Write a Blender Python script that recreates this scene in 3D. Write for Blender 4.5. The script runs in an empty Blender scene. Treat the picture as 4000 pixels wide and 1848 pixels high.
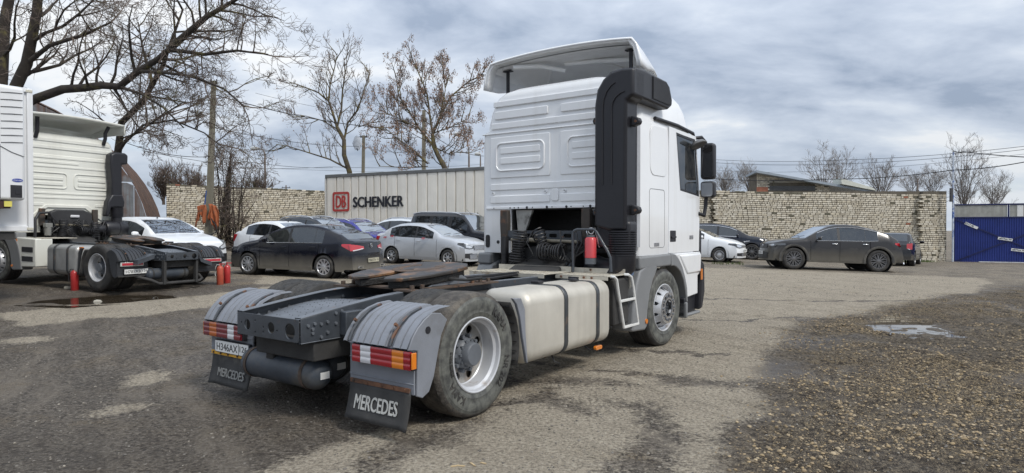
import bpy, bmesh, math, random
import numpy as np
from mathutils import Vector, Matrix
R = math.radians
rng = random.Random(7)
NR = np.random.RandomState(5)
scene = bpy.context.scene
C = scene.collection

# ------------------------------------------------------------ camera, sky, sun
cam_d = bpy.data.cameras.new('camera'); cam = bpy.data.objects.new('camera', cam_d); C.objects.link(cam)
cam_d.sensor_width = 36; cam_d.lens = 22.68; cam_d.clip_start = 0.1; cam_d.clip_end = 3000
cam.location = (0, 0, 1.52); cam.rotation_euler = (R(90 - 0.66), 0, 0)
scene.camera = cam
SUN_AZ, SUN_EL = 134.0, 48.0          # degrees clockwise from +y, above the horizon
world = bpy.data.worlds.new('World'); scene.world = world; world.use_nodes = True
def build_sky():
    nt = world.node_tree; nt.nodes.clear(); N = nt.nodes.new; L = nt.links.new
    out = N('ShaderNodeOutputWorld'); bg = N('ShaderNodeBackground'); bg.inputs[1].default_value = 0.10
    L(bg.outputs[0], out.inputs[0])
    sky = N('ShaderNodeTexSky'); sky.sky_type = 'NISHITA'; sky.sun_disc = False
    sky.sun_elevation = R(SUN_EL); sky.sun_rotation = R(SUN_AZ); sky.air_density = 1.0; sky.dust_density = 1.0; sky.ozone_density = 1.5
    tc = N('ShaderNodeTexCoord'); sep = N('ShaderNodeSeparateXYZ'); L(tc.outputs['Generated'], sep.inputs[0])
    # project the view direction on a flat cloud layer
    mz = N('ShaderNodeMath'); mz.operation = 'MAXIMUM'; mz.inputs[1].default_value = 0.0; L(sep.outputs[2], mz.inputs[0])
    az = N('ShaderNodeMath'); az.operation = 'ADD'; az.inputs[1].default_value = 0.24; L(mz.outputs[0], az.inputs[0])
    dx = N('ShaderNodeMath'); dx.operation = 'DIVIDE'; L(sep.outputs[0], dx.inputs[0]); L(az.outputs[0], dx.inputs[1])
    dy = N('ShaderNodeMath'); dy.operation = 'DIVIDE'; L(sep.outputs[1], dy.inputs[0]); L(az.outputs[0], dy.inputs[1])
    cb = N('ShaderNodeCombineXYZ'); L(dx.outputs[0], cb.inputs[0]); L(dy.outputs[0], cb.inputs[1])
    def noise(scale, detail, rough, dist, off, sx=1, sy=1):
        mp = N('ShaderNodeMapping'); mp.inputs['Location'].default_value = off; mp.inputs['Scale'].default_value = (sx, sy, 1)
        mp.inputs['Rotation'].default_value = (0, 0, R(12))
        L(cb.outputs[0], mp.inputs[0]); n = N('ShaderNodeTexNoise'); n.inputs['Scale'].default_value = scale
        n.inputs['Detail'].default_value = detail; n.inputs['Roughness'].default_value = rough; n.inputs['Distortion'].default_value = dist
        L(mp.outputs[0], n.inputs[0]); return n.outputs[0]
    n1 = noise(0.85, 7, 0.55, 0.3, (12.6, 4.2, 0), 0.85, 1.15)
    n2 = noise(2.3, 9, 0.58, 0.25, (1.3, 5.2, 0), 0.9, 1.1)
    mx = N('ShaderNodeMix'); mx.data_type = 'FLOAT'; mx.inputs[0].default_value = 0.36
    L(n1, mx.inputs[2]); L(n2, mx.inputs[3])
    cr = N('ShaderNodeValToRGB'); L(mx.outputs[0], cr.inputs[0]); e = cr.color_ramp.elements
    e[0].position = 0.40; e[0].color = (0.31, 0.375, 0.485, 1)
    e[1].position = 0.60; e[1].color = (0.84, 0.86, 0.88, 1)
    for p, c in ((0.44, (0.41, 0.475, 0.585, 1)), (0.50, (0.53, 0.595, 0.70, 1)), (0.56, (0.68, 0.735, 0.81, 1))):
        q = cr.color_ramp.elements.new(p); q.color = c
    sc = N('ShaderNodeVectorMath'); sc.operation = 'SCALE'; L(cr.outputs[0], sc.inputs[0])
    cie = N('ShaderNodeMath'); cie.operation = 'MULTIPLY_ADD'; L(mz.outputs[0], cie.inputs[0]); cie.inputs[1].default_value = 6.5; cie.inputs[2].default_value = 5.4; L(cie.outputs[0], sc.inputs['Scale'])   # overcast sky, brighter towards the zenith
    # a few thin gaps to the blue sky
    n3 = noise(1.1, 6, 0.5, 0.5, (1.5, 4.2, 0))
    g = N('ShaderNodeMapRange'); g.inputs[1].default_value = 0.64; g.inputs[2].default_value = 0.74; g.inputs[3].default_value = 0.04; g.inputs[4].default_value = 0.5
    L(n3, g.inputs[0])
    m2 = N('ShaderNodeMix'); m2.data_type = 'RGBA'; L(g.outputs[0], m2.inputs[0]); L(sc.outputs[0], m2.inputs[6]); L(sky.outputs[0], m2.inputs[7])
    # low haze: even, paler towards the horizon
    h = N('ShaderNodeMapRange'); h.inputs[1].default_value = 0.0; h.inputs[2].default_value = 0.16; h.inputs[3].default_value = 0.5; h.inputs[4].default_value = 0.0
    L(sep.outputs[2], h.inputs[0])
    m3 = N('ShaderNodeMix'); m3.data_type = 'RGBA'; L(h.outputs[0], m3.inputs[0]); L(m2.outputs[2], m3.inputs[6]); m3.inputs[7].default_value = (3.9, 4.35, 4.95, 1)
    L(m3.outputs[2], bg.inputs[0])
build_sky()
sun_d = bpy.data.lights.new('sun', 'SUN'); sun_d.energy = 1.5; sun_d.angle = R(14); sun_d.color = (1.0, 0.955, 0.88)
sun = bpy.data.objects.new('sun', sun_d); C.objects.link(sun)
_s = Vector((math.sin(R(SUN_AZ)) * math.cos(R(SUN_EL)), math.cos(R(SUN_AZ)) * math.cos(R(SUN_EL)), math.sin(R(SUN_EL))))
sun.location = _s * 60; sun.rotation_euler = _s.to_track_quat('Z', 'Y').to_euler()
scene.view_settings.view_transform = 'Standard'; scene.view_settings.look = 'None'
scene.view_settings.exposure = 0.75; scene.view_settings.gamma = 1.0; scene.view_settings.use_curve_mapping = False

# ------------------------------------------------------------ helpers
def setp(o, label=None, cat=None, group=None, kind=None):
    if label: o['label'] = label
    if cat: o['category'] = cat
    if group: o['group'] = group
    if kind: o['kind'] = kind
    return o
def empty(name, loc=(0, 0, 0), rz=0.0, rx=0.0, ry=0.0):
    o = bpy.data.objects.new(name, None); C.objects.link(o); o.location = loc; o.rotation_euler = (rx, ry, rz)
    o.empty_display_size = 0.3
    return o
class MB:
    """collects simple shapes and links them as one mesh object"""
    def __init__(s): s.v = []; s.f = []; s.m = []; s.mats = []; s.cur = 0
    def mat(s, m):
        if m not in s.mats: s.mats.append(m)
        s.cur = s.mats.index(m); return s
    def add(s, vs, fs):
        b = len(s.v); s.v += [tuple(v) for v in vs]
        for f in fs: s.f.append(tuple(b + i for i in f)); s.m.append(s.cur)
        return s
    def box(s, x0, x1, y0, y1, z0, z1, M=None):
        vs = [Vector((x, y, z)) for z in (z0, z1) for y in (y0, y1) for x in (x0, x1)]
        if M: vs = [M @ v for v in vs]
        return s.add(vs, [(0, 2, 3, 1), (4, 5, 7, 6), (0, 1, 5, 4), (2, 6, 7, 3), (0, 4, 6, 2), (1, 3, 7, 5)])
    def prism(s, poly, axis, a, b, M=None):
        """poly in the two axes other than `axis` (order xyz), extruded from a to b"""
        def P(p, t):
            q = {'X': (t, p[0], p[1]), 'Y': (p[0], t, p[1]), 'Z': (p[0], p[1], t)}[axis]
            q = Vector(q); return M @ q if M else q
        n = len(poly); vs = [P(p, a) for p in poly] + [P(p, b) for p in poly]
        fs = [tuple(range(n - 1, -1, -1)), tuple(range(n, 2 * n))] + [(i, (i + 1) % n, n + (i + 1) % n, n + i) for i in range(n)]
        return s.add(vs, fs)
    def ring(s, out, inn, axis, a, b):
        """frame between two loops with the same number of points"""
        def P(p, t): return {'X': (t, p[0], p[1]), 'Y': (p[0], t, p[1]), 'Z': (p[0], p[1], t)}[axis]
        n = len(out); vs = [P(p, a) for p in out] + [P(p, a) for p in inn] + [P(p, b) for p in out] + [P(p, b) for p in inn]
        fs = []
        for i in range(n):
            j = (i + 1) % n
            fs += [(i, j, n + j, n + i), (2 * n + i, 3 * n + i, 3 * n + j, 2 * n + j), (i, 2 * n + i, 2 * n + j, j), (n + i, n + j, 3 * n + j, 3 * n + i)]
        return s.add(vs, fs)
    def tube(s, pts, r, n=8, caps=True, flat=None):
        pts = [Vector(p) for p in pts]; k = len(pts); rs = r if isinstance(r, (list, tuple)) else [r] * k
        t0 = (pts[1] - pts[0]).normalized(); up = Vector((0, 0, 1)) if abs(t0.z) < .9 else Vector((1, 0, 0))
        a = t0.cross(up).normalized(); vs = []
        for i in range(k):
            t = (pts[min(i + 1, k - 1)] - pts[max(i - 1, 0)]).normalized()
            a = (a - t * a.dot(t)).normalized(); bb = t.cross(a)
            for j in range(n):
                w = 2 * math.pi * (j + .5) / n
                vs.append(pts[i] + (a * math.cos(w) + bb * math.sin(w)) * rs[i])
        fs = [(i * n + j, i * n + (j + 1) % n, (i + 1) * n + (j + 1) % n, (i + 1) * n + j) for i in range(k - 1) for j in range(n)]
        if caps: fs += [tuple(range(n - 1, -1, -1)), tuple((k - 1) * n + j for j in range(n))]
        return s.add(vs, fs)
    def cyl(s, p0, p1, r, n=16): return s.tube([p0, p1], r, n)
    def lathe(s, prof, n=32, M=None, closed=False, a0=0, a1=2 * math.pi):
        """profile of (t, r): revolved round local X axis"""
        full = abs(a1 - a0 - 2 * math.pi) < 1e-6; cols = n if full else n + 1; vs = []
        for t, r in prof:
            for j in range(cols):
                w = a0 + (a1 - a0) * j / n; v = Vector((t, r * math.cos(w), r * math.sin(w))); vs.append(M @ v if M else v)
        k = len(prof); fs = []
        for i in range(k - 1 + (1 if closed else 0)):
            i2 = (i + 1) % k
            for j in range(n):
                j2 = (j + 1) % cols if full else j + 1
                fs.append((i * cols + j, i * cols + j2, i2 * cols + j2, i2 * cols + j))
        return s.add(vs, fs)
    def grid(s, P, closed_u=False, closed_v=False):
        m, n = len(P), len(P[0]); vs = [q for row in P for q in row]; fs = []
        for i in range(m if closed_u else m - 1):
            for j in range(n if closed_v else n - 1):
                i2, j2 = (i + 1) % m, (j + 1) % n
                fs.append((i * n + j, i * n + j2, i2 * n + j2, i2 * n + j))
        return s.add(vs, fs)
    def mesh(s, name, mats=None, smooth=40, recalc=True):
        me = bpy.data.meshes.new(name); me.from_pydata([tuple(v) for v in s.v], [], s.f)
        for m in (s.mats or (mats if isinstance(mats, (list, tuple)) else [mats] if mats else [])): me.materials.append(m)
        if s.mats: me.polygons.foreach_set('material_index', s.m)
        if recalc:
            bm = bmesh.new(); bm.from_mesh(me); bmesh.ops.recalc_face_normals(bm, faces=bm.faces); bm.to_mesh(me); bm.free()
        me.validate(); me.update()
        if smooth:
            me.polygons.foreach_set('use_smooth', [True] * len(me.polygons)); me.set_sharp_from_angle(angle=R(smooth))
        return me
    def obj(s, name, mat=None, parent=None, loc=(0, 0, 0), smooth=40, bevel=0, seg=2, label=None, kind=None, rz=0, recalc=True):
        o = bpy.data.objects.new(name, s.mesh(name, mat, smooth, recalc)); C.objects.link(o); o.location = loc
        o.rotation_euler = (0, 0, rz)
        if parent: o.parent = parent
        if bevel:
            b = o.modifiers.new('bevel', 'BEVEL'); b.width = bevel; b.segments = seg; b.limit_method = 'ANGLE'; b.angle_limit = R(35); b.harden_normals = False
        if label: o['label'] = label
        if kind: o['kind'] = kind
        return o
def boolean(o, cut_mb, op='DIFFERENCE', smooth=40):
    """cut a closed mesh out of object o, keep the result as plain mesh"""
    c = cut_mb.obj('cutter', None, o.parent); m = o.modifiers.new('b', 'BOOLEAN'); m.object = c; m.operation = op; m.solver = 'EXACT'
    dg = bpy.context.evaluated_depsgraph_get(); dg.update(); ev = o.evaluated_get(dg)
    me = bpy.data.meshes.new_from_object(ev); o.modifiers.remove(m); old = o.data; o.data = me
    me.polygons.foreach_set('use_smooth', [True] * len(me.polygons)); me.set_sharp_from_angle(angle=R(smooth))
    bpy.data.objects.remove(c)
    return o
def text_mesh(s, size, bold=0.0, extrude=0.0, align='CENTER', spacing=1.0, shear=0):
    cu = bpy.data.curves.new('t', 'FONT'); cu.body = s; cu.size = size; cu.align_x = align; cu.align_y = 'CENTER'
    cu.extrude = extrude; cu.space_character = spacing; cu.shear = shear; cu.resolution_u = 3
    o = bpy.data.objects.new('t', cu); C.objects.link(o); dg = bpy.context.evaluated_depsgraph_get(); dg.update()
    me = bpy.data.meshes.new_from_object(o.evaluated_get(dg)); bpy.data.objects.remove(o); bm = bmesh.new(); bm.from_mesh(me); bmesh.ops.triangulate(bm, faces=bm.faces)
    if bold:                                  # heavier strokes: the outline repeated a hair apart, each a touch deeper
        src = list(bm.verts) + list(bm.edges) + list(bm.faces)
        for k in (1, 2, 3, 4):
            d = bmesh.ops.duplicate(bm, geom=src); dx = (1, -1, .5, -.5)[k - 1] * bold * 1.3; dy = (.4, -.4, -.5, .5)[k - 1] * bold
            for v in d['geom']:
                if isinstance(v, bmesh.types.BMVert): v.co.x += dx; v.co.y += dy; v.co.z -= k * .0004
    bm.to_mesh(me); bm.free(); return me
def text(name, s, size, M, mat, parent=None, bold=0.0, extrude=0.0, xs=1.0, spacing=1.0, fn=None, align='CENTER', width=None, height=None, shear=0):
    """flat lettering, local xy plane mapped by matrix M"""
    me = text_mesh(s, size, bold, extrude, align, spacing, shear)
    if width:
        xx = [v.co.x for v in me.vertices]; yy = [v.co.y for v in me.vertices]
        cx = (max(xx) + min(xx)) / 2; cy = (max(yy) + min(yy)) / 2; kx = width / (max(xx) - min(xx)); ky = (height / (max(yy) - min(yy))) if height else kx
        for v in me.vertices: v.co.x = (v.co.x - cx) * kx; v.co.y = (v.co.y - cy) * ky
    for v in me.vertices:
        c = v.co; c.x *= xs
        v.co = M @ (fn(c) if fn else c)
    me.materials.clear(); me.materials.append(mat); me.update()
    o = bpy.data.objects.new(name, me); C.objects.link(o)
    if parent: o.parent = parent
    return o
def frame_mat(origin, xdir, ydir):
    x = Vector(xdir).normalized(); y = Vector(ydir).normalized(); z = x.cross(y); M = Matrix((x, y, z)).transposed().to_4x4(); M.translation = Vector(origin); return M
def rrect(x0, x1, y0, y1, r, n=4):
    pts = []
    for cx, cy, a in ((x1 - r, y1 - r, 0), (x0 + r, y1 - r, 90), (x0 + r, y0 + r, 180), (x1 - r, y0 + r, 270)):
        for i in range(n + 1): w = R(a + 90 * i / n); pts.append((cx + r * math.cos(w), cy + r * math.sin(w)))
    return pts
def circ(cx, cy, r, n=16): return [(cx + r * math.cos(2 * math.pi * i / n), cy + r * math.sin(2 * math.pi * i / n)) for i in range(n)]

# ------------------------------------------------------------ materials
_mc = {}
def mat(name, col, rough=.5, metal=0.0, var=.12, vs=4.0, col2=None, c2=(.5, .62), c2s=3.0, bump=0.0, bs=60.0, coat=0.0, spec=.5, dust=None, streak=None, rvar=0.0, flake=0.0):
    """principled with value variation, patchy second colour, bump, dust below a height of the thing"""
    if name in _mc: return _mc[name]
    m = bpy.data.materials.new(name); m.use_nodes = True; nt = m.node_tree; N = nt.nodes.new; L = nt.links.new
    b = nt.nodes['Principled BSDF']; b.inputs['Roughness'].default_value = rough; b.inputs['Metallic'].default_value = metal
    b.inputs['Specular IOR Level'].default_value = spec; b.inputs['Coat Weight'].default_value = coat; b.inputs['Coat Roughness'].default_value = .14 if dust else .04
    tc = N('ShaderNodeTexCoord'); src = tc.outputs['Object']
    def noise(sc, det=5, rg=.6, vec=None, dist=0):
        n = N('ShaderNodeTexNoise'); n.inputs['Scale'].default_value = sc; n.inputs['Detail'].default_value = det; n.inputs['Roughness'].default_value = rg; n.inputs['Distortion'].default_value = dist
        L(vec or src, n.inputs[0]); return n.outputs[0]
    rgb = N('ShaderNodeRGB'); rgb.outputs[0].default_value = (*col, 1); cur = rgb.outputs[0]
    def mix(fac, a, bcol, blend='MIX'):
        x = N('ShaderNodeMix'); x.data_type = 'RGBA'; x.blend_type = blend
        if isinstance(fac, float): x.inputs[0].default_value = fac
        else: L(fac, x.inputs[0])
        L(a, x.inputs[6])
        if isinstance(bcol, tuple): x.inputs[7].default_value = (*bcol, 1)
        else: L(bcol, x.inputs[7])
        return x.outputs[2]
    def rng_(v, a, bb, c=0.0, d=1.0):
        x = N('ShaderNodeMapRange'); L(v, x.inputs[0]); x.inputs[1].default_value = a; x.inputs[2].default_value = bb; x.inputs[3].default_value = c; x.inputs[4].default_value = d; return x.outputs[0]
    if var:
        v = rng_(noise(vs), .3, .7, 1 - var, 1 + var)
        g = N('ShaderNodeCombineColor'); L(v, g.inputs[0]); L(v, g.inputs[1]); L(v, g.inputs[2]); cur = mix(1.0, cur, g.outputs[0], 'MULTIPLY')
    if col2: cur = mix(rng_(noise(c2s, 7, .65), c2[0], c2[1]), cur, col2)
    if streak:
        mp = N('ShaderNodeMapping'); mp.inputs['Scale'].default_value = (streak[1], streak[1], streak[1] * .06); L(src, mp.inputs[0])
        cur = mix(rng_(noise(1.0, 6, .6, mp.outputs[0]), streak[2], streak[3], 0, streak[4]), cur, streak[0])
    if dust:
        sp = N('ShaderNodeSeparateXYZ'); L(src, sp.inputs[0]); nz = noise(3.5, 6, .6)
        ad = N('ShaderNodeMath'); ad.operation = 'MULTIPLY_ADD'; L(nz, ad.inputs[0]); ad.inputs[1].default_value = dust[3]; L(sp.outputs[2], ad.inputs[2])
        f = rng_(ad.outputs[0], dust[1] + dust[3] * .5, dust[2] + dust[3] * .5, dust[4], dust[5]); cur = mix(f, cur, dust[0])
        rr = N('ShaderNodeMix'); rr.data_type = 'FLOAT'; L(f, rr.inputs[0]); rr.inputs[2].default_value = rough; rr.inputs[3].default_value = .75; L(rr.outputs[0], b.inputs['Roughness'])
        cc = rng_(f, 0, .7, coat, 0.0); L(cc, b.inputs['Coat Weight'])
    elif rvar:
        L(rng_(noise(vs * 1.7), .3, .7, max(0.02, rough - rvar), min(1, rough + rvar)), b.inputs['Roughness'])
    if bump:
        bp = N('ShaderNodeBump'); bp.inputs['Strength'].default_value = bump; bp.inputs['Distance'].default_value = .01; L(noise(bs, 6, .65), bp.inputs['Height']); L(bp.outputs[0], b.inputs['Normal'])
    L(cur, b.inputs['Base Color']); _mc[name] = m; return m
def glass_mat(name, tint, refl=.0, trans=.35, rough=.03, dirt=0.08):
    m = bpy.data.materials.new(name); m.use_nodes = True; nt = m.node_tree; nt.nodes.clear(); N = nt.nodes.new; L = nt.links.new
    out = N('ShaderNodeOutputMaterial'); gl = N('ShaderNodeBsdfGlossy'); gl.inputs['Roughness'].default_value = rough; gl.inputs[0].default_value = (.9, .95, 1, 1)
    tr = N('ShaderNodeBsdfTransparent'); tr.inputs[0].default_value = (*tint, 1); df = N('ShaderNodeBsdfDiffuse'); df.inputs[0].default_value = (.012, .015, .018, 1)
    m1 = N('ShaderNodeMixShader'); m1.inputs[0].default_value = trans; L(df.outputs[0], m1.inputs[1]); L(tr.outputs[0], m1.inputs[2])
    fr = N('ShaderNodeFresnel'); fr.inputs[0].default_value = 1.55; ad = N('ShaderNodeMath'); ad.operation = 'ADD'; ad.use_clamp = True; ad.inputs[1].default_value = refl; L(fr.outputs[0], ad.inputs[0])
    m2 = N('ShaderNodeMixShader'); L(ad.outputs[0], m2.inputs[0]); L(m1.outputs[0], m2.inputs[1]); L(gl.outputs[0], m2.inputs[2])
    dd = N('ShaderNodeBsdfDiffuse'); dd.inputs[0].default_value = (.35, .33, .3, 1); no = N('ShaderNodeTexNoise'); no.inputs['Scale'].default_value = 6; no.inputs['Detail'].default_value = 6
    tc = N('ShaderNodeTexCoord'); L(tc.outputs['Object'], no.inputs[0]); mr = N('ShaderNodeMapRange'); mr.inputs[1].default_value = .35; mr.inputs[2].default_value = .75; mr.inputs[4].default_value = dirt * 2; L(no.outputs[0], mr.inputs[0])
    m3 = N('ShaderNodeMixShader'); L(mr.outputs[0], m3.inputs[0]); L(m2.outputs[0], m3.inputs[1]); L(dd.outputs[0], m3.inputs[2]); L(m3.outputs[0], out.inputs[0]); return m

# ------------------------------------------------------------ lie of the land
def smooth(t): t = np.clip(t, 0, 1); return t * t * (3 - 2 * t)
_XS = [-60, -12, -5, -2, 4, 10, 13, 20, 60]; _WS = [1.1, 1, .75, .65, .45, .28, 0.02, -.26, -.3]
def gz(x, y):
    """height of the yard, metres (numpy friendly)"""
    x = np.asarray(x, float); y = np.asarray(y, float)
    w = (np.interp(x - .8, _XS, _WS) + np.interp(x, _XS, _WS) + np.interp(x + .8, _XS, _WS)) / 3
    yy = np.clip(y, 0, 34); z = .022 * np.logaddexp(0, (yy - 7) * 1.5) / 1.5 * w
    return z + .42 * smooth((y - 30) / 4.5) * smooth((-x - 8.5) / 3)
def G(x, y): return float(gz(x, y))
# ============================================================ THE GROUND
def vnoise(x, y, seed):
    r = np.random.RandomState(seed).rand(256, 256); xi = np.floor(x).astype(int); yi = np.floor(y).astype(int); fx = x - xi; fy = y - yi
    fx = fx * fx * (3 - 2 * fx); fy = fy * fy * (3 - 2 * fy); a = xi & 255; b = yi & 255; a1 = (a + 1) & 255; b1 = (b + 1) & 255
    return (r[a, b] * (1 - fx) + r[a1, b] * fx) * (1 - fy) + (r[a, b1] * (1 - fx) + r[a1, b1] * fx) * fy
def fbm(x, y, seed, octv=5, g=.5):
    s = 0; a = 1; t = 0
    for i in range(octv): s = s + a * vnoise(x * 2 ** i + 37.1 * i, y * 2 ** i + 11.7 * i, seed + i); t += a; a *= g
    return s / t
def inpoly(x, y, P):
    ins = np.zeros(np.shape(x), bool); n = len(P)
    for i in range(n):
        x0, y0 = P[i]; x1, y1 = P[(i + 1) % n]
        if y0 == y1: continue
        c = ((y0 > y) != (y1 > y)) & (x < (x1 - x0) * (y - y0) / (y1 - y0) + x0); ins ^= c
    return ins
PALE = [[(0.06, 7.57), (2.6, 13.5), (6.84, 23.51), (14.82, 20.16), (11.09, 15.21), (8.38, 13.04), (6.97, 11.27), (4.79, 10.76), (4.33, 9.28), (3.17, 8.05), (2.8, 7.46), (2.8, 7.06), (2.29, 5.81), (2.05, 5.08), (1.78, 4.79), (1.42, 4.0), (1.2, 3.2), (-1.9, 3.2), (-1.7, 4.0), (-1.16, 4.61), (-0.35, 5.3), (0.01, 6.41)],
 [(-3.91, 6.68), (-3.86, 6.96), (-3.42, 6.8), (-3.44, 6.5), (-3.75, 6.46)], [(-3.6, 5.42), (-3.36, 5.67), (-3.08, 5.74), (-3.18, 5.36), (-3.45, 5.28)], [(-3.25, 6.59), (-3.03, 6.73), (-2.64, 6.59), (-2.9, 6.45)],
 [(-8.7, 10.95), (-8.2, 12.21), (-7.11, 13.28), (-5.63, 15.52), (-4.92, 13.57), (-5.4, 12.02), (-6.16, 11.0), (-6.95, 10.35), (-7.49, 9.42)], [(-6.89, 8.66), (-6.52, 8.81), (-6.05, 8.39), (-6.57, 8.26)], [(-2.03, 4.38), (-1.93, 4.4), (-1.91, 4.32)],
 [(-7.32, 18.54), (-0.56, 23.76), (6, 24), (-0.47, 15.84), (-3.54, 14.78), (-6.26, 16.17)]]
DARK = [[(1.36, 6.86), (1.95, 6.68), (2.27, 6.41), (2.51, 6.33), (2.2, 6.02), (1.57, 6.17)], [(0.69, 5.81), (1.16, 5.67), (1.29, 5.08), (1.21, 4.44), (1.07, 4.0), (0.9, 3.4), (0.4, 3.4), (0.53, 4.0), (0.65, 4.36), (0.91, 4.88), (0.91, 5.42)],
 [(0.01, 6.5), (0.45, 6.55), (1.06, 6.31), (1.39, 6.06), (1.15, 5.95), (0.72, 6.09), (0.16, 6.17)], [(0.04, 6.02), (0.39, 5.67), (0.63, 5.3), (0.36, 5.19), (0.01, 5.54)], [(-1.09, 4.0), (-0.81, 4.56), (-0.34, 5.14), (-0.09, 5.3), (-0.5, 4.52), (-0.76, 4.0), (-0.9, 3.4), (-1.4, 3.4)]]
GRAV = [[(4.3, 9.92), (7.93, 12.7), (15.5, 18.6), (24, 22), (24, 2), (1.3, 2), (1.52, 4.0), (2.0, 4.88), (2.57, 6.09), (3.34, 8.05)]]
PUD = [([(6.05, 10.7), (6.6, 10.95), (6.75, 10.4), (6.45, 9.9), (6.3, 9.3), (5.75, 9.2), (5.6, 9.6), (5.75, 10.2)], .013), ([(-9.6, 12.9), (-9.13, 13.6), (-8.69, 14.0), (-7.31, 13.9), (-6.75, 13.29), (-7.4, 12.7), (-8.09, 12.1), (-8.94, 12.3)], .02)]
SHEEN = [[(2.65, 7.25), (3.19, 7.69), (3.5, 7.5), (3.2, 6.77), (2.63, 6.33), (2.48, 6.68)], [(2.9, 5.9), (3.4, 6.1), (3.3, 5.6), (2.7, 5.3)], [(3.6, 8.6), (4.6, 9.2), (4.4, 8.5), (3.7, 8.2)], [(4.6, 6.2), (5.4, 6.7), (5.2, 6.0)]]
SEAMS = [[(-.2, 7.5), (.55, 7.2), (1.27, 6.75), (1.9, 6.45)], [(1.05, 8.2), (1.75, 7.9), (2.4, 7.7)], [(2.9, 10.6), (3.6, 10.3), (4.9, 10.9)], [(3.6, 13.5), (6.2, 13.2), (9, 13.4)], [(.8, 9.3), (2.6, 10.9)], [(-.9, 5.0), (-.1, 5.6), (.3, 6.0)]]
PLEV = []
def axis(lo, hi, step, far0, far1, gr=1.09):
    a = list(np.arange(lo, hi, step)); s = step
    while a[-1] < far1: s *= gr; a.append(a[-1] + s)
    s = step; b = [a[0]]
    while b[-1] > far0: s *= gr; b.append(b[-1] - s)
    return np.array(b[:0:-1] + a)
def blur(m, n):
    for _ in range(n):
        m = (np.roll(m, 1, 0) + np.roll(m, -1, 0) + 2 * m) / 4; m = (np.roll(m, 1, 1) + np.roll(m, -1, 1) + 2 * m) / 4
    return m
def build_ground():
    xs = axis(-12.5, 14.5, .065, -420, 420); ys = axis(2.4, 18.5, .065, -60, 900)
    X, Y = np.meshgrid(xs, ys, indexing='ij')
    wx = X + (fbm(X * 1.1, Y * 1.1, 11) - .5) * .75 + (fbm(X * 6, Y * 6, 17, 3) - .5) * .34; wy = Y + (fbm(X * 1.1 + 50, Y * 1.1, 23) - .5) * .9 + (fbm(X * 6, Y * 6 + 9, 29, 3) - .5) * .34
    pale = np.zeros(X.shape); dark = np.zeros(X.shape); grav = np.zeros(X.shape)
    for k, P in enumerate(PALE):
        pale = np.maximum(pale, inpoly(*( (X + (wx - X) * (.8 if k else 1), Y + (wy - Y) * .8) if k in (1, 2, 3, 5, 6) else (wx, wy)), P))
    for P in DARK: dark = np.maximum(dark, inpoly(wx, wy, P))
    for P in GRAV: grav = np.maximum(grav, inpoly(wx * 1.0, wy, P))
    # back of the yard: worn mid-grey lot
    lot = smooth((Y - 13) / 6) * .62
    pale = blur(pale * (1 - .8 * dark), 4); grav = blur(grav, 22); pale = pale * (1 - grav * .9)
    Z = gz(X, Y)
    amp = .25 + .5 * (1 - pale) + .9 * grav
    near = smooth((60 - Y) / 30)
    Z = Z + ((fbm(X * .9, Y * .9, 31) - .5) * .055 * (.3 + grav) + (fbm(X * 5, Y * 5, 37, 4) - .5) * .022 * amp * (1 + 1.3 * grav) + (np.abs(fbm(X * 6.5, Y * 6.5, 57, 3) - .5)) * -.06 * grav + (NR.rand(*X.shape) - .5) * .008 * amp) * near
    for P in SEAMS:
        for (ax_, ay_), (bx_, by_) in zip(P[:-1], P[1:]):
            tt = np.clip(((wx - ax_) * (bx_ - ax_) + (wy - ay_) * (by_ - ay_)) / ((bx_ - ax_) ** 2 + (by_ - ay_) ** 2), 0, 1); dd = np.hypot(wx - ax_ - tt * (bx_ - ax_), wy - ay_ - tt * (by_ - ay_)); k_ = np.exp(-(dd / .075) ** 2); pale = pale * (1 - .9 * k_); Z -= .008 * k_
    # wheel ruts in the soft right-hand part and along the lorry's lane
    d = (X - 3.2) * .813 - (Y - 8) * .582
    Z -= .012 * np.exp(-((np.mod(d, 2.1) - 1.0) / .16) ** 2) * grav
    wet = np.zeros(X.shape)
    for P in SHEEN: wet = np.maximum(wet, .55 * blur(inpoly(wx, wy, P).astype(float), 5))
    for P, dep in PUD:
        m = inpoly(X + (fbm(X * 1.7, Y * 1.7, 71) - .5) * .8, Y + (fbm(X * 1.7, Y * 1.7, 73) - .5) * .8, P).astype(float); m = blur(m, 4); w = blur(m, 26)
        px = np.mean([p[0] for p in P]); py = np.mean([p[1] for p in P]); lev = G(px, py) - .012; PLEV.append(lev)
        Z = Z * (1 - smooth(w * 1.6)) + (lev + .012 + (Z - gz(X, Y)) * .55) * smooth(w * 1.6) - dep * 1.9 * smooth(m * 1.5); wet = np.maximum(wet, w)
    nx, ny = X.shape; V = np.stack([X, Y, Z], -1).reshape(-1, 3)
    i = np.arange(nx - 1)[:, None] * ny + np.arange(ny - 1)[None, :]; F = np.stack([i, i + ny, i + ny + 1, i + 1], -1).reshape(-1, 4)
    me = bpy.data.meshes.new('ground'); me.vertices.add(len(V)); me.vertices.foreach_set('co', V.ravel()); me.loops.add(F.size); me.loops.foreach_set('vertex_index', F.ravel())
    me.polygons.add(len(F)); me.polygons.foreach_set('loop_start', np.arange(0, F.size, 4)); me.polygons.foreach_set('loop_total', np.full(len(F), 4)); me.update(); me.validate()
    me.polygons.foreach_set('use_smooth', np.ones(len(F), bool))
    for n, a in (('pale', pale), ('gravel', grav), ('lot', lot * (1 - grav)), ('wet', wet), ('dark', blur(dark, 2))):
        at = me.attributes.new(n, 'FLOAT', 'POINT'); at.data.foreach_set('value', a.ravel().astype(np.float32))
    o = bpy.data.objects.new('ground', me); C.objects.link(o); o['kind'] = 'structure'
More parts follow.
